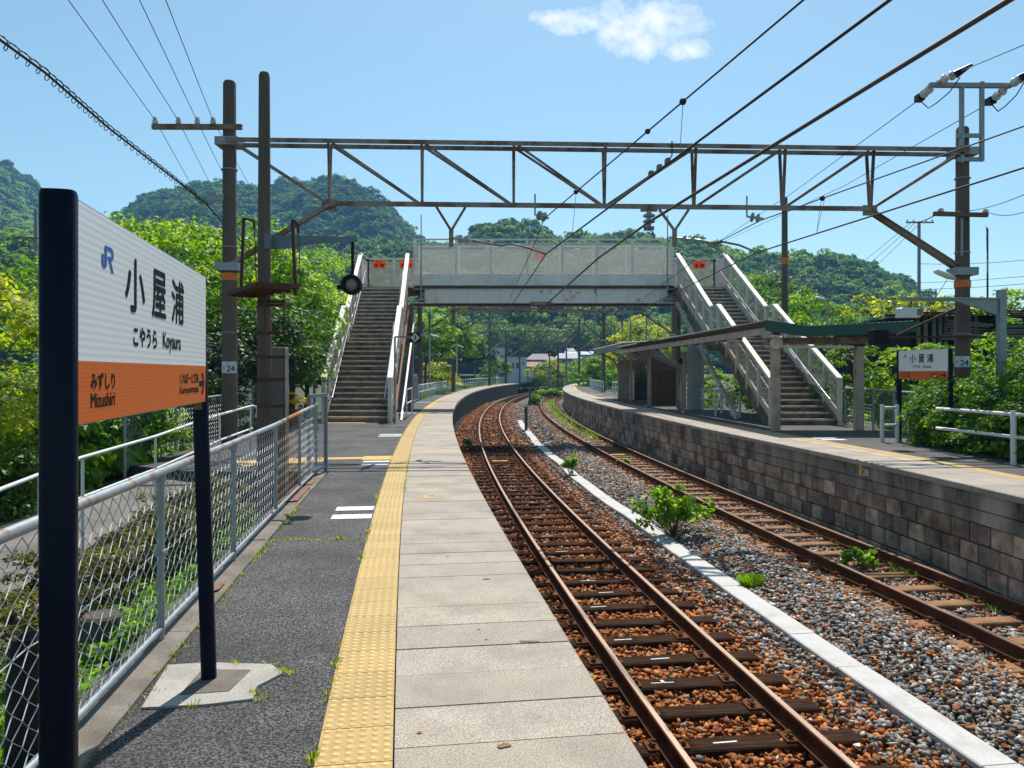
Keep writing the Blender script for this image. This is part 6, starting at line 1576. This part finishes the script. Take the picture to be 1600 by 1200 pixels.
tpx('dark rounded evergreen in front of the white house', 741, 524, 100, 2.6, L_dark, vbase=.6, nclump=110, per=75, leaf=.26, cr=.75, grp=gR)
tpx('orange and green shrub behind the near platform fence', 686, 565, 62, 1.5, L_yellow, vbase=.65, nclump=60, per=60, leaf=.2, cr=.5, grp=gR, trunk=.05)
tpx('small bush left of the white house', 774, 560, 118, 2.4, L_bright, vbase=.55, nclump=60, per=60, leaf=.34, cr=.8, grp=gR)
tpx('round yellow green bush in front of the grey roofs', 858, 562, 132, 3.6, L_yellow, vbase=.5, nclump=110, per=70, leaf=.36, cr=1.0, grp=gR)
tpx('green bush right of the pole with the orange band', 893, 568, 140, 3.4, L_bright, vbase=.55, nclump=100, per=70, leaf=.38, cr=1.0, grp=gR)
tpx('green tree before the far end of the far platform', 925, 560, 128, 3.6, L_bright, vbase=.55, nclump=100, per=70, leaf=.36, cr=1.0, grp=gR)
tpx('bright green tree left of the waiting hut', 944, 558, 84, 2.6, L_bright, vbase=.65, nclump=100, per=70, leaf=.28, cr=.7, grp=gR, zb=-.3)
tpx('tree rising behind the waiting hut roof', 1000, 515, 74, 3.0, L_yellow, vbase=.5, nclump=110, per=70, leaf=.28, cr=.8, grp=gR)
tpx('yellow green tree over the canopy under the bridge', 1012, 500, 95, 4.0, L_yellow, vbase=.5, nclump=110, per=70, leaf=.34, cr=1.0, grp=gR)

for px, yt, Yq, r_, m_, vb, lb in ((752, 500, 205, 6, L_mid, .75, 'light green round tree on the foot of the hill, left under the bridge'), (805, 506, 215, 7, L_bright, .45, 'yellow green tree on the hill foot above the white house'), (862, 512, 212, 6, L_mid, .65, 'green tree on the hill foot above the grey roofs'), (905, 503, 215, 7, L_mid, .8, 'light tree on the hill foot right of the grey roofs'),
        (960, 505, 208, 6, L_yellow, .45, 'yellow green tree on the hill foot behind the canopy end'), (700, 498, 200, 7, L_mid, .7, 'green tree on the hill foot behind the third gantry'), (1030, 498, 200, 7, L_mid, .8, 'light green tree on the hill foot under the right end of the bridge')):
    tpx(lb, px, yt, Yq, r_, m_, zb=.5, vbase=vb, nclump=110, per=60, leaf=.6, cr=1.9, grp='trees at the foot of the hill', trunk=.2)
# ------------------------------------------------------------------ wooded hills
def foot_profile(pts): a = sorted(pts); return [p[0] for p in a], [p[1] for p in a]
M_hillfloor = mat('hill_floor', (.012, .028, .008), .95, vary=.4, scale=.05)
tmpl = bpy.data.collections.new('crown_templates')
def make_templates():
    specs = [(.30, .3), (.42, .3), (.55, .3), (.68, .35), (.84, .3), (.25, .2), (.5, .45), (.60, .35)]
    for i, (vb, vv) in enumerate(specs):
        (V, F, va), cc = crown(1, 1, rnd.uniform(.75, 1.0), 34, 24, .34, .36, vb, vv*.5, -.25, .6, .6, 0, .6)
        me = raw('_data', V, F, L_hill if i != 6 else L_hill, None, var=va)
        o = bpy.data.objects.new('crown_%d' % i, me); tmpl.objects.link(o)
make_templates()
def forest_nodes():
    ng = bpy.data.node_groups.new('forest', 'GeometryNodeTree')
    ng.interface.new_socket('Geometry', in_out='INPUT', socket_type='NodeSocketGeometry'); ng.interface.new_socket('Geometry', in_out='OUTPUT', socket_type='NodeSocketGeometry')
    N_ = ng.nodes; L = ng.links; gi = N_.new('NodeGroupInput'); go = N_.new('NodeGroupOutput'); ip = N_.new('GeometryNodeInstanceOnPoints'); ci = N_.new('GeometryNodeCollectionInfo'); ci.inputs['Collection'].default_value = tmpl; ci.inputs['Separate Children'].default_value = True; ci.inputs['Reset Children'].default_value = True
    ip.inputs['Pick Instance'].default_value = True
    def at_(nm, tp): a = N_.new('GeometryNodeInputNamedAttribute'); a.data_type = tp; a.inputs['Name'].default_value = nm; return a.outputs[0]
    mp = N_.new('GeometryNodeMeshToPoints'); L.new(gi.outputs[0], mp.inputs[0]); L.new(mp.outputs[0], ip.inputs['Points']); L.new(ci.outputs[0], ip.inputs['Instance'])
    L.new(at_('idx', 'INT'), ip.inputs['Instance Index']); L.new(at_('rot', 'FLOAT_VECTOR'), ip.inputs['Rotation']); L.new(at_('scl', 'FLOAT_VECTOR'), ip.inputs['Scale']); L.new(ip.outputs[0], go.inputs[0])
    return ng
FN = forest_nodes()
def hill(label, flabel, ridge, d0, d1, z0, n, tree_r, hues, pxr, seed, power=.8, back=.6):
    """ridge = (image column, row of the skyline); the slope climbs from distance d0 to d1"""
    g_ = np.random.default_rng(seed); xs_, ys_ = zip(*ridge)
    cols = np.linspace(pxr[0], pxr[1], 90); T = np.linspace(0, 1, 22)
    ph = g_.uniform(0, 6, 8)
    def surf(px, t):
        top = EYE-(np.interp(px, xs_, ys_)-HOR)/FPX*d1-tree_r*1.25
        D = d0+(d1-d0)*t; bump = (np.sin(px*.021+ph[0]+t*4)+np.sin(px*.047+ph[1]-t*7)*.6+np.sin(px*.09+t*13+ph[2])*.3)*(top-z0)*.045*np.sin(np.pi*np.clip(t, 0, 1))
        lim = EYE-(np.interp(px, xs_, ys_)-HOR)/FPX*D-tree_r*1.25
        z = z0+(top-z0)*np.clip(t, 0, 1)**power+bump
        z = np.minimum(z, np.maximum(lim, z0)) if True else z
        return (px-800)/FPX*D, D, z
    V = []
    for t in T:
        x, y, z = surf(cols, t); V.append(np.stack([x, np.full_like(cols, y) if np.ndim(y) == 0 else y, z], -1))
    x, y, z = surf(cols, 1.0); V.append(np.stack([x*(1+back), np.full_like(cols, d1*(1+back)), np.full_like(cols, z0)], -1))
    V = np.concatenate(V); m_ = len(cols); F = [(i*m_+k, i*m_+k+1, (i+1)*m_+k+1, (i+1)*m_+k) for i in range(len(T)) for k in range(m_-1)]
    tag(raw('hill', V, G(F), M_hillfloor, smooth=True), label, kind='structure')
    px = g_.uniform(pxr[0], pxr[1], n); t = g_.uniform(0, 1.02, n)**.85
    x, y, z = surf(px, t); me = bpy.data.meshes.new('forest'); me.vertices.add(n)
    sc = tree_r*(.5+1.1*g_.random(n)**1.7); me.vertices.foreach_set('co', np.stack([x, y, z+sc*.35], -1).astype(np.float32).ravel())
    blob_ = np.sin(px*.013+ph[3])*np.cos(t*5+ph[4]+px*.004)
    idx = g_.choice(len(hues), n, p=None); idx = np.array(hues)[np.clip(((g_.random(n)*.7+(blob_+1)*.22)*len(hues)).astype(int), 0, len(hues)-1)]
    for nm, tp, arr in (('idx', 'INT', idx.astype(np.int32)), ('rot', 'FLOAT_VECTOR', np.stack([g_.uniform(-.15, .15, n), g_.uniform(-.15, .15, n), g_.uniform(0, 6.28, n)], -1)), ('scl', 'FLOAT_VECTOR', np.stack([sc, sc, sc*g_.uniform(.8, 1.25, n)], -1))):
        a = me.attributes.new(nm, tp, 'POINT'); a.data.foreach_set('value' if tp == 'INT' else 'vector', np.ascontiguousarray(arr).ravel())
    o = bpy.data.objects.new('forest', me); COL.objects.link(o); mo = o.modifiers.new('forest', 'NODES'); mo.node_group = FN
    tag(o, flabel, kind='stuff')
hill('tall steep hill at the far left', 'hazy forest on the tall hill at the far left', [(-500, 200), (-250, 205), (-80, 225), (0, 257), (30, 272), (60, 298), (100, 335), (150, 378), (200, 420), (320, 500)], 330, 620, 3, 4200, 5.2, (0, 1, 5, 1, 2, 0, 3, 4), (-420, 330), 3)
hill('broad two humped hill behind the left trees', 'forest covering the two humped hill on the left', [(60, 460), (150, 378), (178, 340), (200, 322), (240, 305), (290, 291), (330, 284), (380, 292), (430, 288), (480, 286), (500, 282), (540, 278), (572, 297), (600, 322), (640, 362), (680, 400), (720, 440), (800, 500)], 300, 540, 3, 4200, 4.2, (0, 5, 1, 0, 1, 2, 3, 7), (60, 800), 4)
hill('low green hill behind the left edge', 'bright forest on the low hill behind the left edge', [(-400, 340), (-200, 350), (0, 372), (60, 388), (130, 402), (200, 425), (300, 455), (420, 500)], 130, 220, 1, 620, 4.2, (1, 2, 3, 2, 7, 4, 3, 2), (-350, 420), 5)
hill('long green hill behind the footbridge', 'leafy forest on the long hill behind the footbridge', [(400, 430), (480, 398), (560, 382), (640, 388), (700, 386), (735, 372), (750, 358), (775, 349), (800, 346), (840, 355), (862, 373), (950, 375), (1050, 378), (1080, 378), (1120, 388), (1160, 400), (1225, 407), (1262, 404), (1300, 403), (1345, 412), (1380, 426), (1405, 436), (1430, 455), (1460, 475), (1500, 500), (1600, 530), (1750, 560)], 215, 330, 1, 3400, 4.0, (0, 1, 2, 1, 7, 2, 3, 4), (400, 1750), 6, power=.75)

# ------------------------------------------------------------------ houses
M_wallw = mat('house_white_wall', (.52, .56, .62), .8, vary=.05, scale=.6, dark=(.35, .36, .38), darkamt=.4, dscale=.5)
M_wallg = mat('house_grey_wall', (.34, .32, .29), .85, vary=.1, scale=.6)
M_roofg = mat('roof_tile_grey', (.19, .165, .16), .8, vary=.15, scale=1.0, stretch=(1, 6, 1))
M_roofb = mat('roof_tile_pale', (.30, .31, .34), .75, vary=.12, scale=1.0, stretch=(1, 6, 1))
M_roofr = mat('roof_tile_red', (.26, .15, .11), .8, vary=.12, scale=1.0)
M_glass = mat('window_glass', (.03, .04, .055), .1, vary=.2, scale=3)
def house(label, px0, px1, ye, yr, Y, dep, wm, rm, wins, flat=False, zb=-1.5, hip=.0, over=.4):
    a, b = at(px0, ye, Y), at(px1, ye, Y); h = thing('house', label, 'house', ((a.x+b.x)/2, Y, zb), 'houses beyond the bend'); q = MB()
    q.box(((a.x+b.x)/2, Y+dep/2, (zb+a.z)/2), (b.x-a.x, dep, a.z-zb)); q.build('wall', wm, h)
    zr = at(0, yr, Y).z; q = MB(); x0, x1, y0, y1 = a.x-over, b.x+over, Y-over, Y+dep+over
    if flat: q.box(((a.x+b.x)/2, Y+dep/2, a.z+.12), (b.x-a.x+.3, dep+.3, .24)); q.build('roof', rm, h)
    else:
        r0, r1 = x0+(x1-x0)*hip, x1-(x1-x0)*hip; ym = (y0+y1)/2
        q.add([(x0, y0, a.z), (x1, y0, a.z), (x1, y1, a.z), (x0, y1, a.z), (r0, ym, zr), (r1, ym, zr), (x0, y0, a.z-.15), (x1, y0, a.z-.15), (x1, y1, a.z-.15), (x0, y1, a.z-.15)], [(0, 1, 5, 4), (1, 2, 5), (2, 3, 4, 5), (3, 0, 4), (6, 7, 1, 0), (7, 8, 2, 1), (8, 9, 3, 2), (9, 6, 0, 3), (9, 8, 7, 6)]); q.build('roof', rm, h)
    for (w0, w1, t0, t1) in wins:
        c0, c1 = at(w0, t1, Y), at(w1, t0, Y); q = MB(); q.box(((c0.x+c1.x)/2, Y-.03, (c0.z+c1.z)/2), (c1.x-c0.x+.16, .08, c1.z-c0.z+.16)); o = q.build('window', M_plate, h)
        q = MB(); q.box(((c0.x+c1.x)/2, Y-.075, (c0.z+c1.z)/2), (c1.x-c0.x, .02, c1.z-c0.z)); q.build('pane', M_glass, o)
    return h
house('white two storey house with dark windows beyond the near platform', 781, 823, 557.5, 550, 150, 8, M_wallw, mat('flat_roof_dark', (.14, .10, .08), .9), [(799, 803.5, 567, 576), (806.5, 810.5, 567, 576), (816, 819.5, 566.5, 569.5), (777.5, 781, 567, 575)], True)
house('small pale blue upper house left of the white one', 772, 788, 544, 540, 158, 6, M_wallw, M_roofb, [(777, 781, 549, 553)], True)
house('house with a wide brown grey hipped roof', 829, 862, 562, 552, 165, 9, M_wallg, M_roofg, [(834, 840, 563.5, 569), (848, 856, 563.5, 569)], hip=.25, over=1.2)
house('low house with reddish roof right of the white house', 822, 845, 573, 565, 155, 7, M_wallg, M_roofr, [(828, 834, 576, 580)], hip=.1, over=.6)
house('house with a lilac grey roof near the pale pole', 874, 903, 560, 551, 175, 9, M_wallg, M_roofb, [(879, 884, 562, 567), (892, 897, 562, 567)], hip=.2, over=1.0)
house('long pale blue roofed building on the slope', 888, 930, 554, 548, 185, 10, M_wallw, mat('roof_blue_grey', (.30, .38, .46), .6, vary=.08), [(896, 902, 554.5, 557)], hip=.0, over=.6)
house('small white house high among the roofs', 888, 899, 549, 543.5, 200, 8, M_wallw, M_roofb, [(891, 895, 550, 553)], hip=.1)
# weathered timber house at the right
dh = thing('derelict_house', 'dark derelict timber house with broken boards and vines at the right edge', 'house', (17, 26, 0))
M_plank = mat('grey_plank', (.24, .22, .205), .9, vary=.35, scale=5, stretch=(.4, 6, 6), bump=.5, dark=(.05, .042, .036), darkamt=.7, dscale=1.5)
M_void = mat('interior_shade_black', (.012, .010, .009), .95)
Yd = 25.0
q = MB(); a, b = at(1425, 590, Yd+.4), at(1760, 477, Yd+.4); q.box(((a.x+b.x)/2, Yd+3.5, 1.1), (b.x-a.x, 6, 4.6)); q.build('interior_shade_block', M_void, dh)  # solid near-black block: shade inside the house put in as colour
q = MB()
for k in range(20):
    y = 494+k*5.4; 
    for (xa, xb) in ((1562+rnd.uniform(-3, 3), 1640), (1640, 1760)): q.beam(at(xa, y+rnd.uniform(-1, 1), Yd), at(xb, y+rnd.uniform(-1.5, 1.5), Yd-.02), .03, .085)
for k in range(5): q.beam(at(1480+rnd.uniform(-4, 4), 500+k*5, Yd), at(1550+rnd.uniform(-6, 6), 506+k*5+rnd.uniform(-3, 3), Yd), .03, .08)
q.beam(at(1470, 527, Yd-.1), at(1560, 530, Yd-.1), .05, .16)
for k in range(9): x = 1436+k*11+rnd.uniform(-2, 2); q.beam(at(x, 494, Yd+.1), at(x+rnd.uniform(-3, 3), 545, Yd+.1), .12, .03, up=(0, 1, 0))
q.build('broken_planks', M_plank, dh)
q = MB(); A_, B_ = at(1430, 492, Yd-.6), at(1700, 484, Yd-.6)
for k in range(30):
    f = k/30; p = A_.lerp(B_, f); q.beam(p+V_((0, 0, rnd.uniform(-.08, .08))), p+V_((rnd.uniform(-.1, .1), 3.2, .25+rnd.uniform(-.12, .12))), .32, .03)
q.build('collapsed_roof', mat('rotten_roof', (.075, .055, .045), .9, vary=.4, scale=3, rust=(.15, .07, .04), rustamt=.2, rscale=2), dh)
q = MB(); q.beam(at(1488, 575, Yd-.1), at(1556, 577, Yd-.1), .08, .5); q.build('orange_sill_board', mat('orange_board', (.42, .19, .07), .8, vary=.2), dh)
q = MB(); q.beam(at(1533.5, 541, Yd-.15), at(1533.5, 560, Yd-.15), .06, .04, up=(0, 1, 0)); q.build('white_batten', M_plate, dh)
(V, F, va), cc = crown(2.6, 1.2, .40, 90, 26, .14, .25, .6, .35, -.5); raw('vines', V+G(tuple(at(1440, 484, Yd-.5))), F, L_yellow, dh, var=va)
(V, F, va), cc = crown(.9, .9, .55, 50, 26, .14, .25, .7, .35, -.5); raw('vines', V+G(tuple(at(1600, 482, Yd-.5))), F, L_bright, dh, var=va)
# parked car glimpsed through the shrubs at the left
car = thing('parked_car', 'pale blue grey car glimpsed through the shrubs left of the ramp', 'car', (-11.6, 18.6, -.95))
def carprof(w, pts): 
    q = MB(); n = len(pts); vs = [(x-11.6, 18.6-w/2, z-.95) for x, z in pts]+[(x-11.6, 18.6+w/2, z-.95) for x, z in pts]
    return q.add(vs, [tuple(range(n)), tuple(range(2*n-1, n-1, -1))]+[(i, n+i, n+(i+1) % n, (i+1) % n) for i in range(n)])
M_carp = mat('car_paint', (.42, .50, .56), .25, vary=.03, metal=.2)
carprof(1.66, [(-2.1, .28), (2.1, .28), (2.15, .62), (1.95, .86), (1.1, .98), (-2.0, .98), (-2.15, .7)]).build('body', M_carp, car)
carprof(1.5, [(-1.9, .98), (1.1, .98), (.45, 1.46), (-1.4, 1.50)]).build('cabin', M_glass, car)
carprof(1.42, [(-1.38, 1.505), (.43, 1.465), (.40, 1.50), (-1.3, 1.54)]).build('roof', M_carp, car)
for x in (-1.35, 1.35):
    for y in (-.76, .76):
        q = MB(); q.lathe((x-11.6, 18.6+y, -.65), [(.3, -.09), (.31, -.07), (.31, .07), (.3, .09)], 20, axis='Y'); o = q.build('wheel', M_cable, car); q = MB(); q.lathe((x-11.6, 18.6+y*1.12, -.65), [(.18, -.02), (.18, .02)], 14, axis='Y'); q.build('rim', M_galv, o)

# ------------------------------------------------------------------ overhead wires
def wire(name, label, pts, r, m_=None, grp=None, sag=0.0, cat='wire', n=5):
    P_ = []
    pts = [Vector(p) for p in pts]
    for i in range(len(pts)-1):
        for k in range(10):
            f = k/10; P_.append(pts[i].lerp(pts[i+1], f)-Z1*sag*4*f*(1-f))
    P_.append(pts[-1]); o = MB().tube(P_, r, n).build(name, m_ or M_cable, None, smooth=True); return tag(o, label, cat, grp)
def ext(a, b, k): a, b = Vector(a), Vector(b); return b+(b-a)*k
gw = 'overhead line wires'
W1 = [at(850, 342, 15.3), at(1255, 0, 6.9)]; W1 = [ext(W1[1], W1[0], 0)]+[W1[1], ext(W1[0], W1[1], .9)]
def wthing(name, label, pts, r, balls=(), droppers=(), sag=0, m_=None):
    t = thing(name, label, 'wire', tuple(pts[0]), gw); P_ = []
    for i in range(len(pts)-1):
        for k in range(10): f = k/10; P_.append(Vector(pts[i]).lerp(Vector(pts[i+1]), f)-Z1*sag*4*f*(1-f))
    P_.append(Vector(pts[-1])); MB().tube(P_, r, 6).build('strand', m_ or M_cable, t, smooth=True)
    return t
def ypx(a, b, px):
    """distance at which the straight line a-b crosses image column px"""
    k = (px-800)/FPX; t = (k*a[1]-a[0])/((b[0]-a[0])-k*(b[1]-a[1])); return Vector(a).lerp(Vector(b), t)
m1a, m1b = at(850, 342, 15.3), at(1255, 0, 6.9)
c1a, c1b = at(853, 397, 14.7), at(1390, 0, 4.95)
f1 = at(800, 463, 33)
t = wthing('messenger_wire', 'thin messenger wire above the near track with black ball clamps', [at(795, 470, 34), at(838, 375, 20), m1a, m1b, ext(m1a, m1b, 1.2)], .011)
def ball(t, p, r=.055): q = MB(); q.lathe(tuple(p-Z1*r), [(r*.1, 0), (r*.7, r*.3), (r, r), (r*.7, r*1.7), (r*.1, r*2)], 12); q.build('ball_clamp', M_cable, t, smooth=True)
for px, r in ((1067, .045), (1012, .04), (900, .045)): ball(t, ypx(m1a, m1b, px), r)
t2 = wthing('contact_wire', 'thick contact wire hanging over the near track', [at(790, 492, 34), c1a, c1b, ext(c1a, c1b, 1.2)], .013)
for a_, b_ in ((ypx(m1a, m1b, 1067), ypx(c1a, c1b, 1062)), (ypx(m1a, m1b, 900), ypx(c1a, c1b, 894))):
    q = MB(); q.tube([a_-Z1*.04, b_], .004, 4); q.build('dropper', M_cable, t)
for px in (1017, 1030, 1043):
    p = ypx(c1a, c1b, px); q = MB(); q.box(p+Z1*.03, (.05, .10, .06)); q.build('clamp', M_gst, t2)
p = ypx(c1a, c1b, 1050); q = MB(); q.tube([ypx(c1a, c1b, 1040)+Z1*.02, p+Z1*.06, p+Z1*.22], .008, 5); q.build('jumper_wire', M_cable, t2)
m2a, m2b = at(1187, 345, 15.7), at(1600, 197, 9.66)
c2a, c2b = at(1183, 394.5, 15.1), at(1600, 262, 9.0)
t = wthing('messenger_wire', 'messenger wire above the far track', [at(1000, 470, 34), at(1127, 376, 20), m2a, m2b, ext(m2a, m2b, 1.2)], .011)
for px, r in ((1285, .05), (1127, .03)): ball(t, ypx(m2a, m2b, px) if px > 1190 else at(1127, 376, 20), r)
for sx in (1283, 1288): q = MB(); q.tube([ypx(m2a, m2b, sx)-Z1*.04, ypx(c2a, c2b, 1276)], .004, 4); q.build('dropper', M_cable, t)
wthing('contact_wire', 'contact wire hanging over the far track', [at(1000, 484, 34), c2a, c2b, ext(c2a, c2b, 1.2)], .013)
wthing('feeder_cable', 'thick brown feeder cable rising from under the bridge to the upper right', [at(845, 483, 32.3), at(935, 403, 21.5), at(1014, 347, 15.7), at(1330, 152, 9.1), at(1580, -2, 6.5), ext(at(1330, 152, 9.1), at(1580, -2, 6.5), 1.3)], .027, m_=M_copper)
t_ = MB(); a = at(845, 474, 32.3); t_.box(a, (.9, .3, .12)); insulator(t_, a-Z1*.05, a-Z1*.45, 2, .16, .07); o = t_.build('feeder_insulator', M_gst, fb, auto=40)
# feeders dead-ended on the T-frame
gf = 'feeder wires at the right'
wire('feeder_wire', 'thin feeder wire from the left insulator down to the farther gantry', [at(1437, 155, 16.5), at(1240, 300, 28), at(1100, 392, 43)], .010, grp=gf)
wire('feeder_wire', 'thin feeder wire from the right insulator to the farther gantry', [at(1548, 160, 16.5), at(1320, 290, 28), at(1130, 378, 44)], .010, grp=gf)
wire('feeder_wire', 'feeder wire leaving the left insulator toward the upper right', [at(1502, 111, 15.5), at(1600, 70, 12), at(1760, 0, 9)], .010, grp=gf)
gt = 'telephone wires on the left crossarm'
for i, (x0, x1, y1, xi) in enumerate(((107, 242, 187, 345), (160, 279, 189, 372), (218, 308, 189, 400), (259, 333, 189, 440))):
    a, b = at(x0, 0, 10.3), at(x1, y1, 15.3); c_ = at(xi, 372+i*2, 34)
    wire('telephone_wire', ('leftmost of the four wires fanning down to the left crossarm', 'second wire from the left down to the left crossarm', 'third wire from the left down to the left crossarm', 'rightmost of the four wires fanning down to the left crossarm')[i], [ext(b, a, .8), a, b, c_], .0065, grp=gt)
# lashed cable with its spiral hanger
sc_ = thing('lashed_cable', 'black cable lashed with a spiral to a support wire at the upper left', 'cable', (-5.4, 8, 5))
cab = [at(-180, -75, 6.4), at(0, 62, 8.0), at(70, 113, 8.9), at(170, 200, 11.2), at(322, 318, 15.2), at(352, 352, 18), at(420, 420, 30)]
MB().tube(cab, .016, 8).build('cable', M_cable, sc_, smooth=True)
sup = [p+Z1*(.05 if 0 < i < 4 else .02) for i, p in enumerate(cab)]; MB().tube(sup, .006, 5).build('support_wire', M_cable, sc_)
sp_ = []; 
for i in range(1, 4):
    a_, b_ = cab[i], cab[i+1]; nn = int((b_-a_).length/.02)
    for k in range(nn):
        f = k/nn; s_ = ((a_-cab[1]).length+(b_-a_).length*f)
        sp_.append(a_.lerp(b_, f)+Z1*(-.01+.06*math.cos(s_*29))+V_((.05*math.sin(s_*29), 0, 0)))
MB().tube(sp_, .006, 4).build('spiral_hanger', M_cable, sc_)
# distribution wires at the right and in the distance
gd = 'distribution wires in the right sky'
for i, (p0, p1_, y0, y1, lb) in enumerate((((1470, 330), (1640, 285), 16, 11, 'wire running from the lower crossarm to the right edge'), ((1540, 330), (1640, 312), 16, 11, 'lower wire running from the crossarm to the right edge'), ((1470, 331), (1425, 344), 16, 49, 'wire from the lower crossarm back to the slim grey pole'),
        ((1425, 346), (1290, 452), 50, 75, 'upper thin wire from the slim grey pole to the hill'), ((1432, 346), (1300, 460), 50, 75, 'middle thin wire from the slim grey pole to the hill'), ((1440, 346), (1310, 468), 50, 75, 'lower thin wire from the slim grey pole to the hill'),
        ((1436, 412), (1640, 402), 50, 40, 'high distant wire crossing behind the right pole'), ((1380, 442), (1640, 428), 60, 40, 'middle distant wire crossing behind the right pole'), ((1380, 452), (1640, 440), 60, 40, 'low distant wire crossing behind the right pole'), ((1543, 438), (1541, 352), 13.5, 16, 'thin cable with small insulator dropping to the bracket arm'), ((1440, 500), (1500, 405), 22, 16.3, 'black stay cable slanting down from the right pole'))):
    wire('distribution_wire', lb, [at(*p0, y0), at(*p1_, y1)], .007 if y1 < 30 else .016, grp=gd, sag=.15 if i < 9 else 0)
for i, (p0, p1_, Yw) in enumerate((((0, 348), (56, 352), 48), ((0, 352), (56, 373), 48))): wire('distribution_wire', ('upper wire reaching the pale pole on the left hillside', 'lower wire reaching the pale pole on the left hillside')[i], [at(-120, p0[1]-10, 40), at(*p1_, Yw)], .014, grp='wires at the far left')
# small items between the tracks
st = thing('red_signal', 'railway signal with a glowing red lamp in front of the grey roofs', 'signal', (at(858.5, 582, 112).x, 112, 0))
q = MB(); a = at(858.5, 582, 112); q.tube([V_((a.x, 112, -1)), V_((a.x, 112, at(0, 556, 112).z))], .09, 8); q.build('post', M_gpole, st)
q = MB(); c = at(859.5, 551.5, 112); q.bev(c, (.62, .3, .95), .08); hd_ = q.build('signal_head', M_black, st)
m_red = bpy.data.materials.new('red_lamp'); m_red.use_nodes = True; b_ = m_red.node_tree.nodes['Principled BSDF']; b_.inputs['Base Color'].default_value = (.6, .02, .01, 1); b_.inputs['Emission Color'].default_value = (1, .04, .03, 1); b_.inputs['Emission Strength'].default_value = .3
q = MB(); c = at(859.5, 553, 111.8); q.lathe(tuple(c), [(.15, -.02), (.15, .02)], 14, axis='Y'); q.build('red_lamp', m_red, hd_)
for i, (px, yt, yb, Yq, r_, lb) in enumerate(((822, 635, 661, 39, .10, 'dark green marker post standing beside the white trough'), (828, 608, 622, 66, .13, 'grey stub post at the far end of the white trough'), (872, 600, 606, 110, .12, 'distant stub post between the tracks'))):
    q = MB(); p = at(px, 582, Yq); r_ *= .75; q.lathe((p.x, Yq, BED_Z-.05), [(r_, 0), (r_*1.05, .1), (r_, .3), (r_, at(0, yt, Yq).z-BED_Z), (r_*.6, at(0, yt, Yq).z-BED_Z+.06)], 12); o = q.build('marker_post', mat('marker_green_grey', (.06, .08, .07), .7, vary=.2), None, auto=40); tag(o, lb, 'marker post', 'marker posts between the tracks')
q = MB(); p = at(828.5, 584, 104); q.box(p, (.52, .06, .75)); q.box(p-Z1*.7, (.06, .05, .8)); o = q.build('notice_board', M_plate, None); tag(o, 'small plain white board at the far end of the near platform', 'board')

# ------------------------------------------------------------------ haze over the distance
hz = MB(); hz.box((0, 420, 90-1.4), (1900, 860, 190)); 
hz = MB(); hz.prism([(-760, -30), (1100, -30), (1100, 1010), (-760, 1010)], -3.2, 215); o = hz.build('haze', None); tag(o, 'thin pale blue air haze', kind='stuff')
m_ = bpy.data.materials.new('haze'); m_.use_nodes = True; nt = m_.node_tree; nt.nodes.clear(); out = nt.nodes.new('ShaderNodeOutputMaterial'); v_ = nt.nodes.new('ShaderNodeVolumePrincipled')
v_.inputs['Density'].default_value = .00034; v_.inputs['Color'].default_value = (.25, .56, 1.0, 1); v_.inputs['Anisotropy'].default_value = .3
nt.links.new(v_.outputs[0], out.inputs['Volume']); o.data.materials.append(m_)
